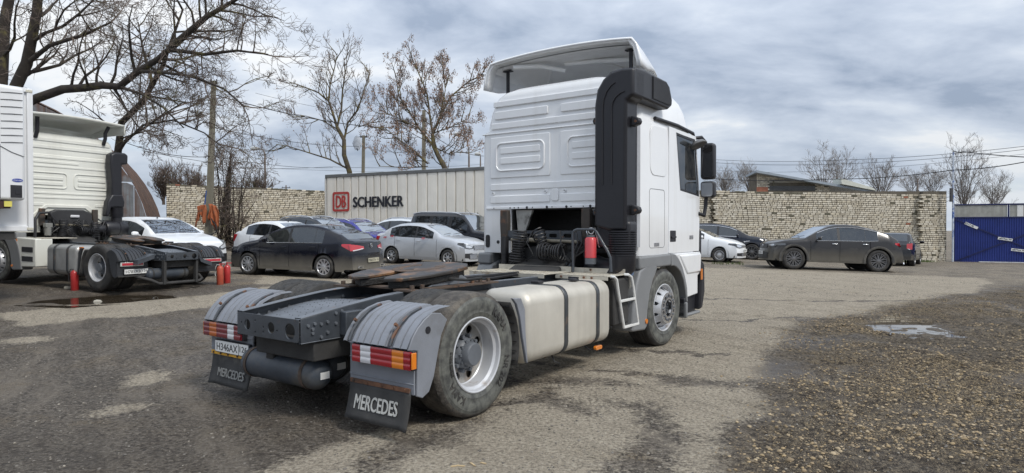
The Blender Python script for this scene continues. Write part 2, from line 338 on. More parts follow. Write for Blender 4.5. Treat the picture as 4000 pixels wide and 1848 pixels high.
    # material
    m = bpy.data.materials.new('yard_ground'); m.use_nodes = True; nt = m.node_tree; N = nt.nodes.new; L = nt.links.new; b = nt.nodes['Principled BSDF']
    tc = N('ShaderNodeTexCoord'); P = tc.outputs['Object']
    def attr(n): a = N('ShaderNodeAttribute'); a.attribute_name = n; return a.outputs['Fac']
    def noise(sc, det=6, rg=.6, rot=None, scl=(1, 1, 1)):
        n = N('ShaderNodeTexNoise'); n.inputs['Scale'].default_value = sc; n.inputs['Detail'].default_value = det; n.inputs['Roughness'].default_value = rg
        if rot is not None:
            mp = N('ShaderNodeMapping'); mp.vector_type = 'TEXTURE'; mp.inputs['Rotation'].default_value = (0, 0, rot); mp.inputs['Scale'].default_value = scl; L(P, mp.inputs[0]); L(mp.outputs[0], n.inputs[0])
        else: L(P, n.inputs[0])
        return n.outputs[0]
    def mr(v, a, bb, c=0.0, d=1.0): x = N('ShaderNodeMapRange'); L(v, x.inputs[0]); x.inputs[1].default_value = a; x.inputs[2].default_value = bb; x.inputs[3].default_value = c; x.inputs[4].default_value = d; return x.outputs[0]
    def mth(op, a, bb, c=None):
        x = N('ShaderNodeMath'); x.operation = op
        for i, q in enumerate((a, bb, c)):
            if q is None: continue
            if isinstance(q, (int, float)): x.inputs[i].default_value = q
            else: L(q, x.inputs[i])
        return x.outputs[0]
    def mix(f, a, bb, bl='MIX'):
        x = N('ShaderNodeMix'); x.data_type = 'RGBA'; x.blend_type = bl
        for i, q in ((0, f), (6, a), (7, bb)):
            if isinstance(q, (int, float)): x.inputs[i].default_value = q
            elif isinstance(q, tuple): x.inputs[i].default_value = (*q, 1)
            else: L(q, x.inputs[i])
        return x.outputs[2]
    nf = noise(9, 8, .68); nm = noise(1.3, 8, .62); nl = noise(.35, 5, .55); ngr = noise(34, 5, .75)
    trk = noise(1.0, 7, .6, R(-35.6) * -1 + 0, (.16, 1.6, 1)); trk2 = noise(2.0, 6, .62, R(-24), (1.5, .22, 1))
    nc = noise(17, 6, .7)
    v1 = N('ShaderNodeTexVoronoi'); v1.inputs['Scale'].default_value = 62; v1.inputs['Randomness'].default_value = 1; L(P, v1.inputs[0])
    v2 = N('ShaderNodeTexVoronoi'); v2.inputs['Scale'].default_value = 26; L(P, v2.inputs[0])
    # wet dark tarmac and mud
    cd = mix(mr(nm, .35, .65), (.082, .069, .056), (.160, .136, .110)); cd = mix(mr(trk2, .47, .62, 0, .7), cd, (.155, .134, .110))
    cd = mix(mr(nc, .40, .50, .75, 0), cd, (.038, .031, .026)); cd = mix(mr(nc, .54, .64, 0, .55), cd, (.19, .168, .138)); cd = mix(mr(ngr, .53, .60, 0, .8), cd, (.27, .24, .20)); cd = mix(mr(ngr, .38, .46, .85, 0), cd, (.022, .018, .015))
    # dry pale concrete-like tarmac
    cp = mix(mr(nm, .3, .7), (.29, .25, .193), (.43, .38, .30)); cp = mix(mr(ngr, .40, .50, .75, 0), cp, (.135, .115, .088)); cp = mix(mr(ngr, .54, .62, 0, .6), cp, (.52, .47, .38)); cp = mix(mr(nf, .6, .78, 0, .45), cp, (.13, .115, .095))
    cp = mix(mr(trk, .52, .68, 0, .4), cp, (.16, .138, .108))
    # worn lot
    cl = mix(mr(nm, .35, .65), (.20, .172, .135), (.36, .315, .25)); cl = mix(mr(ngr, .42, .52, .8, 0), cl, (.085, .073, .058)); cl = mix(mr(nc, .40, .50, .6, 0), cl, (.10, .088, .07)); cl = mix(mr(trk2, .52, .66, 0, .6), cl, (.115, .098, .08))
    # gravel with mud between
    cs = N('ShaderNodeValToRGB'); e = cs.color_ramp.elements; e[0].color = (.15, .11, .065, 1); e[1].color = (.52, .43, .28, 1); q = e.new(.35); q.color = (.30, .225, .13, 1); q = e.new(.7); q.color = (.38, .29, .17, 1); L(v1.outputs['Color'], cs.inputs[0])
    cm = mix(mr(v1.outputs['Distance'], .35, .62), cs.outputs[0], (.07, .056, .043)); mud = mr(mth('ADD', mth('MULTIPLY', noise(.55, 6, .62), 1.0), mth('MULTIPLY', trk2, .35)), .60, .72)
    cg = mix(mth('MULTIPLY', mud, .93), cm, mix(mr(nf, .42, .58), (.078, .062, .047), (.19, .157, .115))); cg = mix(mr(nc, .42, .50, .9, 0), cg, (.045, .036, .028)); cg = mix(mr(ngr, .55, .62, 0, .6), cg, (.42, .34, .22))
    fp = mth('MULTIPLY', mr(mth('MULTIPLY_ADD', mth('SUBTRACT', nc, .5), 1.3, mth('MULTIPLY_ADD', mth('SUBTRACT', nf, .5), 1.6, attr('pale'))), .28, .80), .92); fl = mr(mth('MULTIPLY_ADD', mth('SUBTRACT', nm, .5), 1.3, attr('lot')), .2, .75); fg = mr(mth('MULTIPLY_ADD', mth('SUBTRACT', nm, .5), 2.6, attr('gravel')), .1, 1.0)
    fw = mr(mth('MULTIPLY_ADD', mth('SUBTRACT', nf, .5), .5, attr('wet')), .12, .5)
    cd = mix(mr(nl, .38, .62, .4, 0), cd, (.060, .050, .040)); cd = mix(mr(trk, .50, .60, 0, .35), cd, (.056, .046, .037)); cd = mix(mr(noise(.9, 8, .66, R(-62), (2.6, .5, 1)), .52, .62, 0, .6), cd, (.20, .172, .138)); c = mix(fl, cd, cl); c = mix(fp, c, cp); c = mix(fg, c, cg); c = mix(mth('MULTIPLY', fw, .7), c, (.045, .036, .028)); L(c, b.inputs['Base Color'])
    ro = mth('SUBTRACT', mr(nm, .3, .7, .52, .80), 0.0); dry = mth('MAXIMUM', fp, mth('MULTIPLY', fl, .8)); ro = mth('MULTIPLY_ADD', dry, .35, ro); ro = mth('MULTIPLY_ADD', fg, .12, ro); ro = mth('MULTIPLY_ADD', fw, -.3, ro)
    shiny = mth('MULTIPLY', mr(nl, .56, .64), mth('SUBTRACT', 1.0, dry)); ro = mth('MAXIMUM', mth('MULTIPLY_ADD', shiny, -.22, ro), .12); L(ro, b.inputs['Roughness'])
    b.inputs['Specular IOR Level'].default_value = .2
    h = mth('MULTIPLY_ADD', mth('SUBTRACT', 1.0, v1.outputs['Distance']), mth('MULTIPLY_ADD', fg, 1.1, .25), mth('MULTIPLY', ngr, .9)); h = mth('MULTIPLY_ADD', nc, 1.6, mth('MULTIPLY_ADD', nf, 1.6, h))
    bp = N('ShaderNodeBump'); bp.inputs['Distance'].default_value = .030; L(mth('MULTIPLY_ADD', fw, -.5, mth('MULTIPLY_ADD', fg, .25, .75)), bp.inputs['Strength']); L(h, bp.inputs['Height']); L(bp.outputs[0], b.inputs['Normal'])
    me.materials.append(m)
    # puddle water
    wm = bpy.data.materials.new('puddle_water'); wm.use_nodes = True; wb = wm.node_tree.nodes['Principled BSDF']; wb.inputs['Base Color'].default_value = (.055, .043, .03, 1); wb.inputs['Roughness'].default_value = .015; wb.inputs['Specular IOR Level'].default_value = .62
    for (Pl, dep), lev in zip(PUD, PLEV):
        cx = np.mean([p[0] for p in Pl]); cy = np.mean([p[1] for p in Pl]); P2 = [(cx + (x - cx) * 1.45, cy + (y - cy) * 1.45) for x, y in Pl]
        mb = MB(); mb.add([(x, y, lev - .006) for x, y in P2], [tuple(range(len(P2)))]); w = mb.obj('puddle', wm, recalc=False); w['kind'] = 'structure'
    return X, Y, Z, grav, pale
GX, GY, GZ, GGRAV, GPALE = build_ground()
def sample(arr, x, y):
    i = np.clip(np.searchsorted(GX[:, 0], x) - 1, 0, GX.shape[0] - 2); j = np.clip(np.searchsorted(GY[0], y) - 1, 0, GX.shape[1] - 2)
    fx = (x - GX[i, 0]) / (GX[i + 1, 0] - GX[i, 0]); fy = (y - GY[0, j]) / (GY[0, j + 1] - GY[0, j])
    return arr[i, j] * (1 - fx) * (1 - fy) + arr[i + 1, j] * fx * (1 - fy) + arr[i, j + 1] * (1 - fx) * fy + arr[i + 1, j + 1] * fx * fy
def scatter(name, n, xr, yr, size, m, dens, flat=.6, seed=3, sink=.25, kind='stuff'):
    r = np.random.RandomState(seed); x = r.uniform(*xr, n * 3); y = yr[0] + (yr[1] - yr[0]) * r.rand(n * 3) ** 1.6
    k = r.rand(n * 3) < dens(x, y); x = x[k][:n]; y = y[k][:n]; n = len(x)
    t = (1 + 5 ** .5) / 2; iv = np.array([(-1, t, 0), (1, t, 0), (-1, -t, 0), (1, -t, 0), (0, -1, t), (0, 1, t), (0, -1, -t), (0, 1, -t), (t, 0, -1), (t, 0, 1), (-t, 0, -1), (-t, 0, 1)]) / 1.9
    fa = np.array([(0, 11, 5), (0, 5, 1), (0, 1, 7), (0, 7, 10), (0, 10, 11), (1, 5, 9), (5, 11, 4), (11, 10, 2), (10, 7, 6), (7, 1, 8), (3, 9, 4), (3, 4, 2), (3, 2, 6), (3, 6, 8), (3, 8, 9), (4, 9, 5), (2, 4, 11), (6, 2, 10), (8, 6, 7), (9, 8, 1)])
    s = size[0] + (size[1] - size[0]) * r.rand(n) ** 2.6; an = r.rand(n) * 6.283; el = .6 + .5 * r.rand(n)
    V = iv[None] * (1 + .35 * (r.rand(n, 12, 1) - .5)); V = V * np.stack([s, s * el, s * flat * (.7 + .6 * r.rand(n))], -1)[:, None, :]
    ca, sa = np.cos(an)[:, None], np.sin(an)[:, None]; vx = V[..., 0] * ca - V[..., 1] * sa; vy = V[..., 0] * sa + V[..., 1] * ca
    z = sample(GZ, x, y) + s * flat * (.5 - sink); V = np.stack([vx + x[:, None], vy + y[:, None], V[..., 2] + z[:, None]], -1).reshape(-1, 3)
    F = (fa[None] + (np.arange(n) * 12)[:, None, None]).reshape(-1, 3)
    me = bpy.data.meshes.new(name); me.vertices.add(len(V)); me.vertices.foreach_set('co', V.ravel()); me.loops.add(F.size); me.loops.foreach_set('vertex_index', F.ravel().astype(np.int32))
    me.polygons.add(len(F)); me.polygons.foreach_set('loop_start', np.arange(0, F.size, 3)); me.polygons.foreach_set('loop_total', np.full(len(F), 3)); me.update(); me.materials.append(m)
    me.polygons.foreach_set('use_smooth', np.ones(len(F), bool)); me.set_sharp_from_angle(angle=R(50))
    o = bpy.data.objects.new(name, me); C.objects.link(o); o['kind'] = kind; return o
def island_mat(name, cols, rough=.75):
    m = bpy.data.materials.new(name); m.use_nodes = True; nt = m.node_tree; g = nt.nodes.new('ShaderNodeNewGeometry'); r = nt.nodes.new('ShaderNodeValToRGB'); e = r.color_ramp.elements
    e[0].color = (*cols[0], 1); e[1].color = (*cols[-1], 1)
    for i, c in enumerate(cols[1:-1]): q = e.new((i + 1) / (len(cols) - 1)); q.color = (*c, 1)
    nt.links.new(g.outputs['Random Per Island'], r.inputs[0]); b = nt.nodes['Principled BSDF']; nt.links.new(r.outputs[0], b.inputs['Base Color']); b.inputs['Roughness'].default_value = rough; return m
gm = island_mat('gravel_stone', [(.11, .082, .05), (.34, .25, .135), (.22, .165, .095), (.38, .30, .19), (.14, .108, .07), (.34, .25, .14)])
def _dg(x, y): return sample(GGRAV, x, y) * smooth((fbm(x * .8, y * .8, 91) - .38) / .2)
setp(scatter('gravel', 30000, (1.2, 14), (3.2, 14), (.005, .018), gm, _dg, .6, 3, .3), 'loose ochre gravel strewn over the muddy right side of the yard', 'gravel')
setp(scatter('coarse_stones', 500, (1.5, 12), (3.4, 12), (.014, .032), gm, _dg, .6, 5, .35), 'bigger rounded stones lying among the ochre gravel', 'stones')
gm2 = island_mat('yard_grit', [(.05, .045, .04), (.22, .20, .17), (.09, .08, .07), (.14, .125, .105), (.30, .27, .22)])
setp(scatter('loose_grit', 16000, (-9, 4.5), (2.8, 15), (.004, .014), gm2, lambda x, y: (.45 + .55 * smooth((fbm(x * .9, y * .9, 97) - .42) / .15)) * (1 - sample(GPALE, x, y) * .6), .6, 9, .3), 'fine dark grit lying loose on the wet tarmac', 'grit')
setp(scatter('road_rubble', 5000, (-13, 18), (14, 31), (.006, .022), gm2, lambda x, y: smooth((fbm(x * .6, y * .6, 101) - .45) / .15), .5, 13, .3), 'small rubble scattered over the back of the yard', 'rubble')
# ============================================================ WALLS, GATE, BUILDINGS, HANGAR
def brick_mats(pref, cols, n=5):
    out = []
    for i in range(n): out.append(mat(f'{pref}_{i}', cols[i % len(cols)], .9, var=.22, vs=7, bump=.5, bs=40, col2=tuple(c * .45 for c in cols[i % len(cols)]), c2=(.56, .72), c2s=2.5))
    return out
BM = brick_mats('pale_brick', [(.58, .53, .43), (.52, .47, .375), (.63, .58, .48), (.46, .41, .32), (.56, .50, .385)])
BDARK = mat('mossy_brick', (.13, .12, .085), .95, var=.3, bump=.5, bs=40); BRED = mat('red_brick', (.30, .12, .075), .9, var=.2)
mortar = mat('mortar', (.115, .10, .078), .95, var=.3, vs=2.5, bump=.8, bs=25)
concrete = mat('concrete', (.36, .34, .29), .9, var=.2, vs=2, bump=.4, bs=30, col2=(.2, .19, .16), c2=(.5, .7), c2s=1.2)
def brick_wall(name, label, p0, p1, top0, top1, base0, base1, course, thick=.38, blen=.25, pillars=(), seed=1, feature=300, ragged=True, group=None, seen=None):
    """masonry of separate uneven bricks; p0->p1 runs along the face turned to the yard"""
    r = random.Random(seed); p0 = Vector((*p0, 0)); p1 = Vector((*p1, 0)); L_ = (p1 - p0).length; d = (p1 - p0) / L_; n = Vector((d.y, -d.x, 0))
    if n.y > 0: n = -n
    th = math.atan2(d.y, d.x); root = empty(name, p0, th); setp(root, label, 'wall', group)
    f = -1 if (Matrix.Rotation(-th, 3, 'Z') @ n).y < 0 else 1     # yard side is local -y
    core = MB(); core.add([(0, 0, base0), (L_, 0, base1), (L_, 0, top1 - .05), (0, 0, top0 - .05), (0, thick, base0), (L_, thick, base1), (L_, thick, top1 - .05), (0, thick, top0 - .05)], [(0, 1, 2, 3), (7, 6, 5, 4), (0, 4, 5, 1), (1, 5, 6, 2), (2, 6, 7, 3), (3, 7, 4, 0)])
    for a, b in pillars: core.box(a + .14, b - .14, -.24, 0.02, min(base0, base1), max(top0, top1) - .07)
    core.obj('mortar_core', mortar, root)
    nc = int((top0 - base0) / course) + 1; bricks = []
    def brick_geo(x0, x1, z0, z1, y, depth):
        g = .008 + r.random() * .012; j = lambda: (r.random() - .5) * .016; pr = y - .010 - r.random() * .010
        x0 += g / 2 + j(); x1 -= g / 2 + j(); z0 += .006 + r.random() * .007; z1 -= .006 + r.random() * .007; c = min(.028, (x1 - x0) * .25, (z1 - z0) * .3)
        if x1 - x0 < .04: return None
        o = [(x0 + c + j() * .5, z0), (x1 - c, z0 + abs(j())), (x1, z0 + c), (x1 + j() * .3, z1 - c), (x1 - c + j() * .5, z1), (x0 + c, z1 - abs(j()) * .6), (x0, z1 - c), (x0 + j() * .3, z0 + c)]
        inn = [(x0 + (q[0] - x0) * .94 + (x1 - x0) * .03, z0 + (q[1] - z0) * .88 + (z1 - z0) * .06) for q in o]
        vs = [(a, depth, b) for a, b in o] + [(a, pr + .012, b) for a, b in o] + [(a, pr, b) for a, b in inn]
        fs = [(i, (i + 1) % 8, 8 + (i + 1) % 8, 8 + i) for i in range(8)] + [(8 + i, 8 + (i + 1) % 8, 16 + (i + 1) % 8, 16 + i) for i in range(8)] + [tuple(range(16, 24))]
        return vs, fs
    for k in range(nc):
        zb = k * course; x = -(k % 2) * blen * .5 + (r.random() - .5) * .05
        header = r.random() < .14
        while x < L_:
            bl = (blen * .5 if header or r.random() < .07 else blen) * (.92 + .16 * r.random()); t = (x + bl / 2) / L_
            z0 = base0 + (base1 - base0) * max(0, min(1, t)) + zb; z1 = z0 + course; tp = top0 + (top1 - top0) * t
            if z1 <= tp + .03 and x + bl > 0.02:
                a0 = max(x, 0); a1 = min(x + bl, L_); inp = any(a < (a0 + a1) / 2 < b for a, b in pillars)
                last = z1 > tp - course * .9
                if not (last and ragged and r.random() < .10):
                    wob = .015 * math.sin(x * 1.1 + k * .08)
                    q = brick_geo(a0, a1, z0 + wob, z1 + wob, -.24 if inp else 0, .04 if inp else .1)
                    if q:
                        u = r.random(); m = BDARK if (last and u < .7) or u < .025 else BRED if u > .9985 else BM[int(r.random() ** 1.3 * 5)]
                        bricks.append((q, m))
            x += bl
    order = list(range(len(bricks))); r.shuffle(order)
    if seen: order.sort(key=lambda i: not (seen[0] < bricks[i][0][0][0][0] < seen[1] and bricks[i][0][0][0][2] > seen[2])); feat = set(order[:feature])
    mb = MB()
    for i, (q, m) in enumerate(bricks):
        if i in feat:
            me = bpy.data.meshes.new('brick'); me.from_pydata(q[0], [], q[1]); me.materials.append(m); o = bpy.data.objects.new('brick', me); C.objects.link(o); o.parent = root
        else: mb.mat(m).add(*q)
    mb.obj('brick_courses', None, root, smooth=0, kind='stuff', recalc=False)
    return root
wl = brick_wall('brick_wall', 'pale brick yard wall on the left between the rusty hangar and the grey curtain trailer', (-18.1, 33.8), (7.6, 45.1), 3.92, 3.34, .72, .14, .106, seed=3, seen=(0, 8.3, 2.0))
pier = MB(); root_pier = None
wr = brick_wall('brick_wall', 'tall uneven pale brick wall behind the parked cars right of the lorry', (6.3, 33.5), (22.55, 33.5), 3.50, 3.54, -.02, -.30, .106, pillars=((3.25, 3.85), (4.1, 4.4), (14.75, 15.55)), seed=8, seen=(3.0, 16.3, 1.2))
# concrete footing block at the right wall's foot
fb = MB(); fb.box(-.35, .35, -.2, .2, -.3, .42); setp(fb.obj('concrete_block', concrete, None, (19.6, 32.9, G(19.6, 32.9)), bevel=.05), 'rough concrete block standing against the foot of the brick wall', 'concrete block')

# ---- blue gate
blue = mat('blue_gate_paint', (.012, .030, .19), .45, var=.25, vs=2, bump=.12, bs=12, col2=(.014, .03, .18), c2=(.45, .7), c2s=2)
blue2 = mat('blue_frame_paint', (.006, .012, .075), .45, var=.2)
grey_sheet = mat('weathered_sheet', (.34, .34, .31), .85, var=.22, vs=3, streak=((.2, .19, .17), 5, .45, .7, .6))
plate_white = mat('plate_white', (.72, .72, .70), .5, var=.06); plate_dirty = mat('plate_dirty', (.42, .40, .31), .6, var=.15); ink = mat('ink_black', (.02, .02, .022), .5, var=0)
def gate():
    A = Vector((22.72, 33.25, 0)); B = Vector((26.9, 31.2, 0)); L_ = (B - A).length; th = math.atan2((B - A).y, (B - A).x)
    z0 = -.12; H = 3.05; gr = empty('metal_gate', (A.x, A.y, z0 - .13), th); setp(gr, 'dark blue ribbed metal gate with crossed braces and number plates nailed on', 'gate')
    fr = MB(); s = .07
    for a, b, c, d in ((0, L_, 0, s), (0, L_, H - s, H), (0, s, 0, H), (L_ - s, L_, 0, H), (0, L_, 2.32, 2.32 + s), (L_ * .49, L_ * .49 + s, 2.32, H)): fr.box(a, b, -.03, .03, c, d)
    fr.obj('frame', blue2, gr, bevel=.006)
    for k in range(3): pass
    nb = 46; w = (L_ - 2 * s) / nb
    for k in range(nb):   # ribs of the profiled sheet, one strip each
        m = MB(); x = s + k * w; m.grid([[(x + w * q, .012 if q in (.0, .28) else -.012 if q in (.38, .9) else .012, zz) for zz in (s, 2.32)] for q in (.0, .28, .38, .9, 1.0)]); m.obj('ribbed_strip', blue, gr, smooth=0, recalc=False)
    for (x0, z_0, x1, z_1) in ((s, 2.28, L_ - s, .1), (s, .1, L_ - s, 2.28)):
        v = Vector((x1 - x0, 0, z_1 - z_0)); ln = v.length; an = math.atan2(z_1 - z_0, x1 - x0)
        m = MB(); m.box(0, ln, -.045, -.02 if z_1 < z_0 else -.03, -.03, .03, Matrix.Translation((x0, 0, z_0)) @ Matrix.Rotation(-an, 4, 'Y')); m.obj('brace', blue2, gr)
    for a, b in ((s, L_ * .49), (L_ * .49 + s, L_ - s)):
        m = MB(); m.box(a + .02, b - .02, 0.0, .015, 2.39, H - s); m.obj('upper_panel', grey_sheet, gr)
    m = MB(); m.box(L_ * .49 + .38, L_ * .49 + .62, -.012, 0, 2.40, 2.96); m.obj('torn_plastic', plate_white, gr)
    m = MB(); m.box(L_ * .82, L_ * .82 + .06, -.075, -.045, .75, 2.0); m.box(L_ * .80, L_ * .86, -.08, -.045, .7, .8); m.box(L_ * .68, L_ - .05, -.07, -.046, 1.93, 1.98); m.obj('latch_bar', blue2, gr)
    for cx, cz, an, t, hl in ((.78, 1.95, -27, 'E317 AL', 0), (2.18, 1.27, -9, 'x077cx', 1), (2.72, .72, -7, 'x077cx', 1)):
        M = Matrix.Translation((cx, -.06, cz)) @ Matrix.Rotation(R(-an), 4, 'Y'); m = MB(); m.box(-.30, .30, 0, .008, -.065, .065, M); p = m.obj('number_plate', plate_white, gr)
        F = M @ frame_mat((-.08, -.004, 0), (1, 0, 0), (0, 0, 1)); text('plate_lettering', t, .12, F, ink, p, .003)
        if hl: text('plate_lettering', '797', .09, M @ frame_mat((.20, -.004, .0), (1, 0, 0), (0, 0, 1)), ink, p, .003)
    B2 = B + Vector((B - A).normalized()) * .08; g2 = empty('metal_gate', (B2.x, B2.y, z0 - .16), th); setp(g2, 'second dark blue gate leaf cut by the right edge of the photo', 'gate')
    f2 = MB()
    for a, b, c, d in ((0, 2.6, 0, s), (0, 2.6, H - s, H), (0, s, 0, H), (0, 2.6, 2.32, 2.39)): f2.box(a, b, -.03, .03, c, d)
    f2.obj('frame', blue2, g2, bevel=.006)
    for k in range(28):
        m = MB(); x = s + k * .09; m.grid([[(x + .09 * q, .012 if q in (.0, .28, 1.) else -.012, zz) for zz in (s, 2.32)] for q in (.0, .28, .38, .9, 1.0)]); m.obj('ribbed_strip', blue, g2, smooth=0, recalc=False)
    m = MB(); m.box(.1, 2.6, 0, .015, 2.40, H - s); m.obj('upper_panel', grey_sheet, g2)
    pm = mat('pole_white_blue', (.50, .55, .62), .5, var=.2, vs=1.5, col2=(.03, .10, .35), c2=(.5, .58), c2s=1.4)
    m = MB(); m.tube([(0, 0, 0), (0, 0, 5.75)], [.05, .04], 10); gp = empty('gate_pole', (22.62, 33.1, -.28)); m.obj('pole', pm, gp); setp(gp, 'slim white and blue pole beside the gate carrying the cables', 'pole')
    m = MB(); m.box(-.16, -.04, -.05, .05, 3.2, 3.9); m.tube([(-.1, 0, 3.3), (-.5, -.02, 3.15), (-.9, 0, 3.22), (-.6, .02, 3.4), (-.15, 0, 3.45)], .012, 5); m.obj('cable_box', mat('dark_metal', (.05, .05, .055), .5), gp)
    m = MB(); m.box(-.02, 2.6, -.12, .12, 0, .03); o = m.obj('snow_strip', mat('dirty_white', (.55, .55, .54), .8), None, (23.6, 32.55, G(24, 32.5) + .0), rz=th); setp(o, 'white strip of plastic sheeting lying under the blue gate', 'plastic sheet')
gate()

# ---- building behind the right wall
def shed():
    root = empty('brick_building', (17.5, 46, 0)); setp(root, 'pale brick outbuilding with sloping grey metal roof behind the right wall', 'building')
    def W(px, d=46): return (px - 2000) / 2520 * d - 17.5
    x0, x1 = W(2955), W(3240)
    def zt(py, d=46): return 1.52 + (895 - py) / 2520 * d
    zt0 = zt(672); zt1 = zt(728)
    m = MB(); m.add([(x0, 0, 0), (x1, 0, 0), (x1, 0, zt1), (x0, 0, zt0), (x0, 1.5, 0), (x1, 1.5, 0), (x1, 1.5, zt1), (x0, 1.5, zt0)], [(0, 1, 2, 3), (7, 6, 5, 4), (0, 4, 5, 1), (1, 5, 6, 2), (2, 6, 7, 3), (3, 7, 4, 0)]); m.obj('wall', mortar, root)
    r = random.Random(5); c = .105; cnt = 0; mb = MB()
    for k in range(22, int(zt0 / c) + 2):
        x = x0 - (k % 2) * .13
        while x < x1:
            z = k * c; t = (x + .13 - x0) / (x1 - x0); top = zt0 + (zt1 - zt0) * t; e = min(x + .25, x1); s0 = max(x, x0)
            if z + c < top and e - s0 > .06 and not (z < zt(704) and x0 + .85 < x + .12 < x1 - 1.0):
                (mb.mat(r.choice(BM))).box(s0 + .006, e - .006, -.02, .01, z + .006, z + c - .006)
            x += .26
    mb.obj('brick_courses', None, root, smooth=0, kind='stuff')
    m = MB(); m.box(x0 + .85, x1 - 1.0, -.012, .02, zt(714), zt(706)); m.obj('lintel', concrete, root)
    m = MB(); m.box(x0 + .85, x1 - 1.0, -.012, .02, zt(745), zt(727)); m.obj('window_band', mat('dark_glazing', (.05, .05, .05), .25, var=.3), root)
    for px in (3020, 3150):
        m = MB(); m.box(W(px) - .04, W(px) + .04, -.05, .0, zt(727), zt(705)); m.obj('mullion', BDARK, root)
    m = MB(); m.box(x0 - .01, x0 + .8, -.03, 0, zt(760), zt(731)); m.obj('red_patch', BRED, root)
    roofm = mat('sheet_roof', (.27, .31, .35), .5, var=.12, vs=2); a = W(2940); b = W(3400)
    m = MB(); za, zb = zt(668), zt(748); th = .16
    m.add([(a, -.6, za), (b, -.6, zb), (b, -.6, zb - th), (a, -.6, za - th), (a + .2, 2.0, za - .15), (b + .2, 2.0, zb - .15), (b + .2, 2.0, zb - th - .15), (a + .2, 2.0, za - th - .15)], [(0, 1, 2, 3), (7, 6, 5, 4), (0, 4, 5, 1), (3, 2, 6, 7), (1, 5, 6, 2), (0, 3, 7, 4)]); m.obj('roof', roofm, root)
    m = MB(); m.add([(W(3262), -.8, zt(700)), (W(3380), -.8, zt(735)), (W(3400), -.8, zt(748)), (W(3265), -.8, zt(722))], [(0, 1, 2, 3)]); v = m.v; m.add([(q[0], q[1] + 1.2, q[2]) for q in v[:4]], [(0, 1, 2, 3)]); b0 = 0
    m.f += [(i, (i + 1) % 4, 4 + (i + 1) % 4, 4 + i) for i in range(4)]; m.m += [0] * 4
    m.obj('roof_gable_flashing', mat('flashing', (.55, .56, .50), .6), root)
shed()

# ---- quonset hangar on the left
def hangar():
    root = empty('arched_hangar', (-24.6, 28.25, .45), R(25)); setp(root, 'rusty corrugated arched hangar behind the cream lorry', 'hangar')
    zinc = mat('rusty_zinc', (.15, .165, .18), .65, .0, var=.3, vs=1.5, col2=(.10, .06, .045), c2=(.52, .63), c2s=.9, streak=((.10, .055, .04), 3.2, .42, .58, .9), bump=.3, bs=8)
    rust = mat('rust_brown', (.075, .048, .038), .9, var=.3, vs=2, col2=(.13, .075, .052), c2=(.45, .7), c2s=1.6, bump=.5, bs=10)
    Rr = 7.7; n = 30
    for s in range(9):                      # arched roof sheets, one behind the other
        y0 = s * 1.05; m = MB(); rows = []
        for i in range(n + 1):
            w = math.pi * i / n; row = []
            for j in range(9):
                y = y0 + j * 1.03 / 8; rr = Rr + .06 * (1 if j in (1, 2, 5, 6) else 0); row.append((rr * math.cos(w), y, max(0, rr * math.sin(w) * .98)))
            rows.append(row)
        m.grid(rows); m.obj('corrugated_arch', rust, root, smooth=0, recalc=False)
    k = 26; wd = 2 * Rr * .985 / k
    for q in range(k):                      # end wall of upright sheets in two tiers
        xa = -Rr * .985 + q * wd; xb = xa + wd - .03; H_ = lambda x: math.sqrt(max(0, Rr * Rr - x * x)) * .97
        for z0, z1 in ((0, 3.3), (3.34, 99)):
            pts = [(xa, z0), (xb, z0), (xb, min(z1, H_(xb))), ((xa + xb) / 2, min(z1, H_((xa + xb) / 2))), (xa, min(z1, H_(xa)))]
            pts = pts[:2] + [(p[0], max(p[1], z0 + .01)) for p in pts[2:]]
            if max(p[1] for p in pts[2:]) <= z0 + .05: continue
            m = MB(); m.prism(pts, 'Y', -.05 - .02 * (q % 2), 0.0 - .02 * (q % 2)); m.box(xa, xa + .05, -.10, -.04, z0, max(z0 + .01, min(z1, H_(xa)))); m.obj('wall_sheet', zinc, root, smooth=0)
hangar()

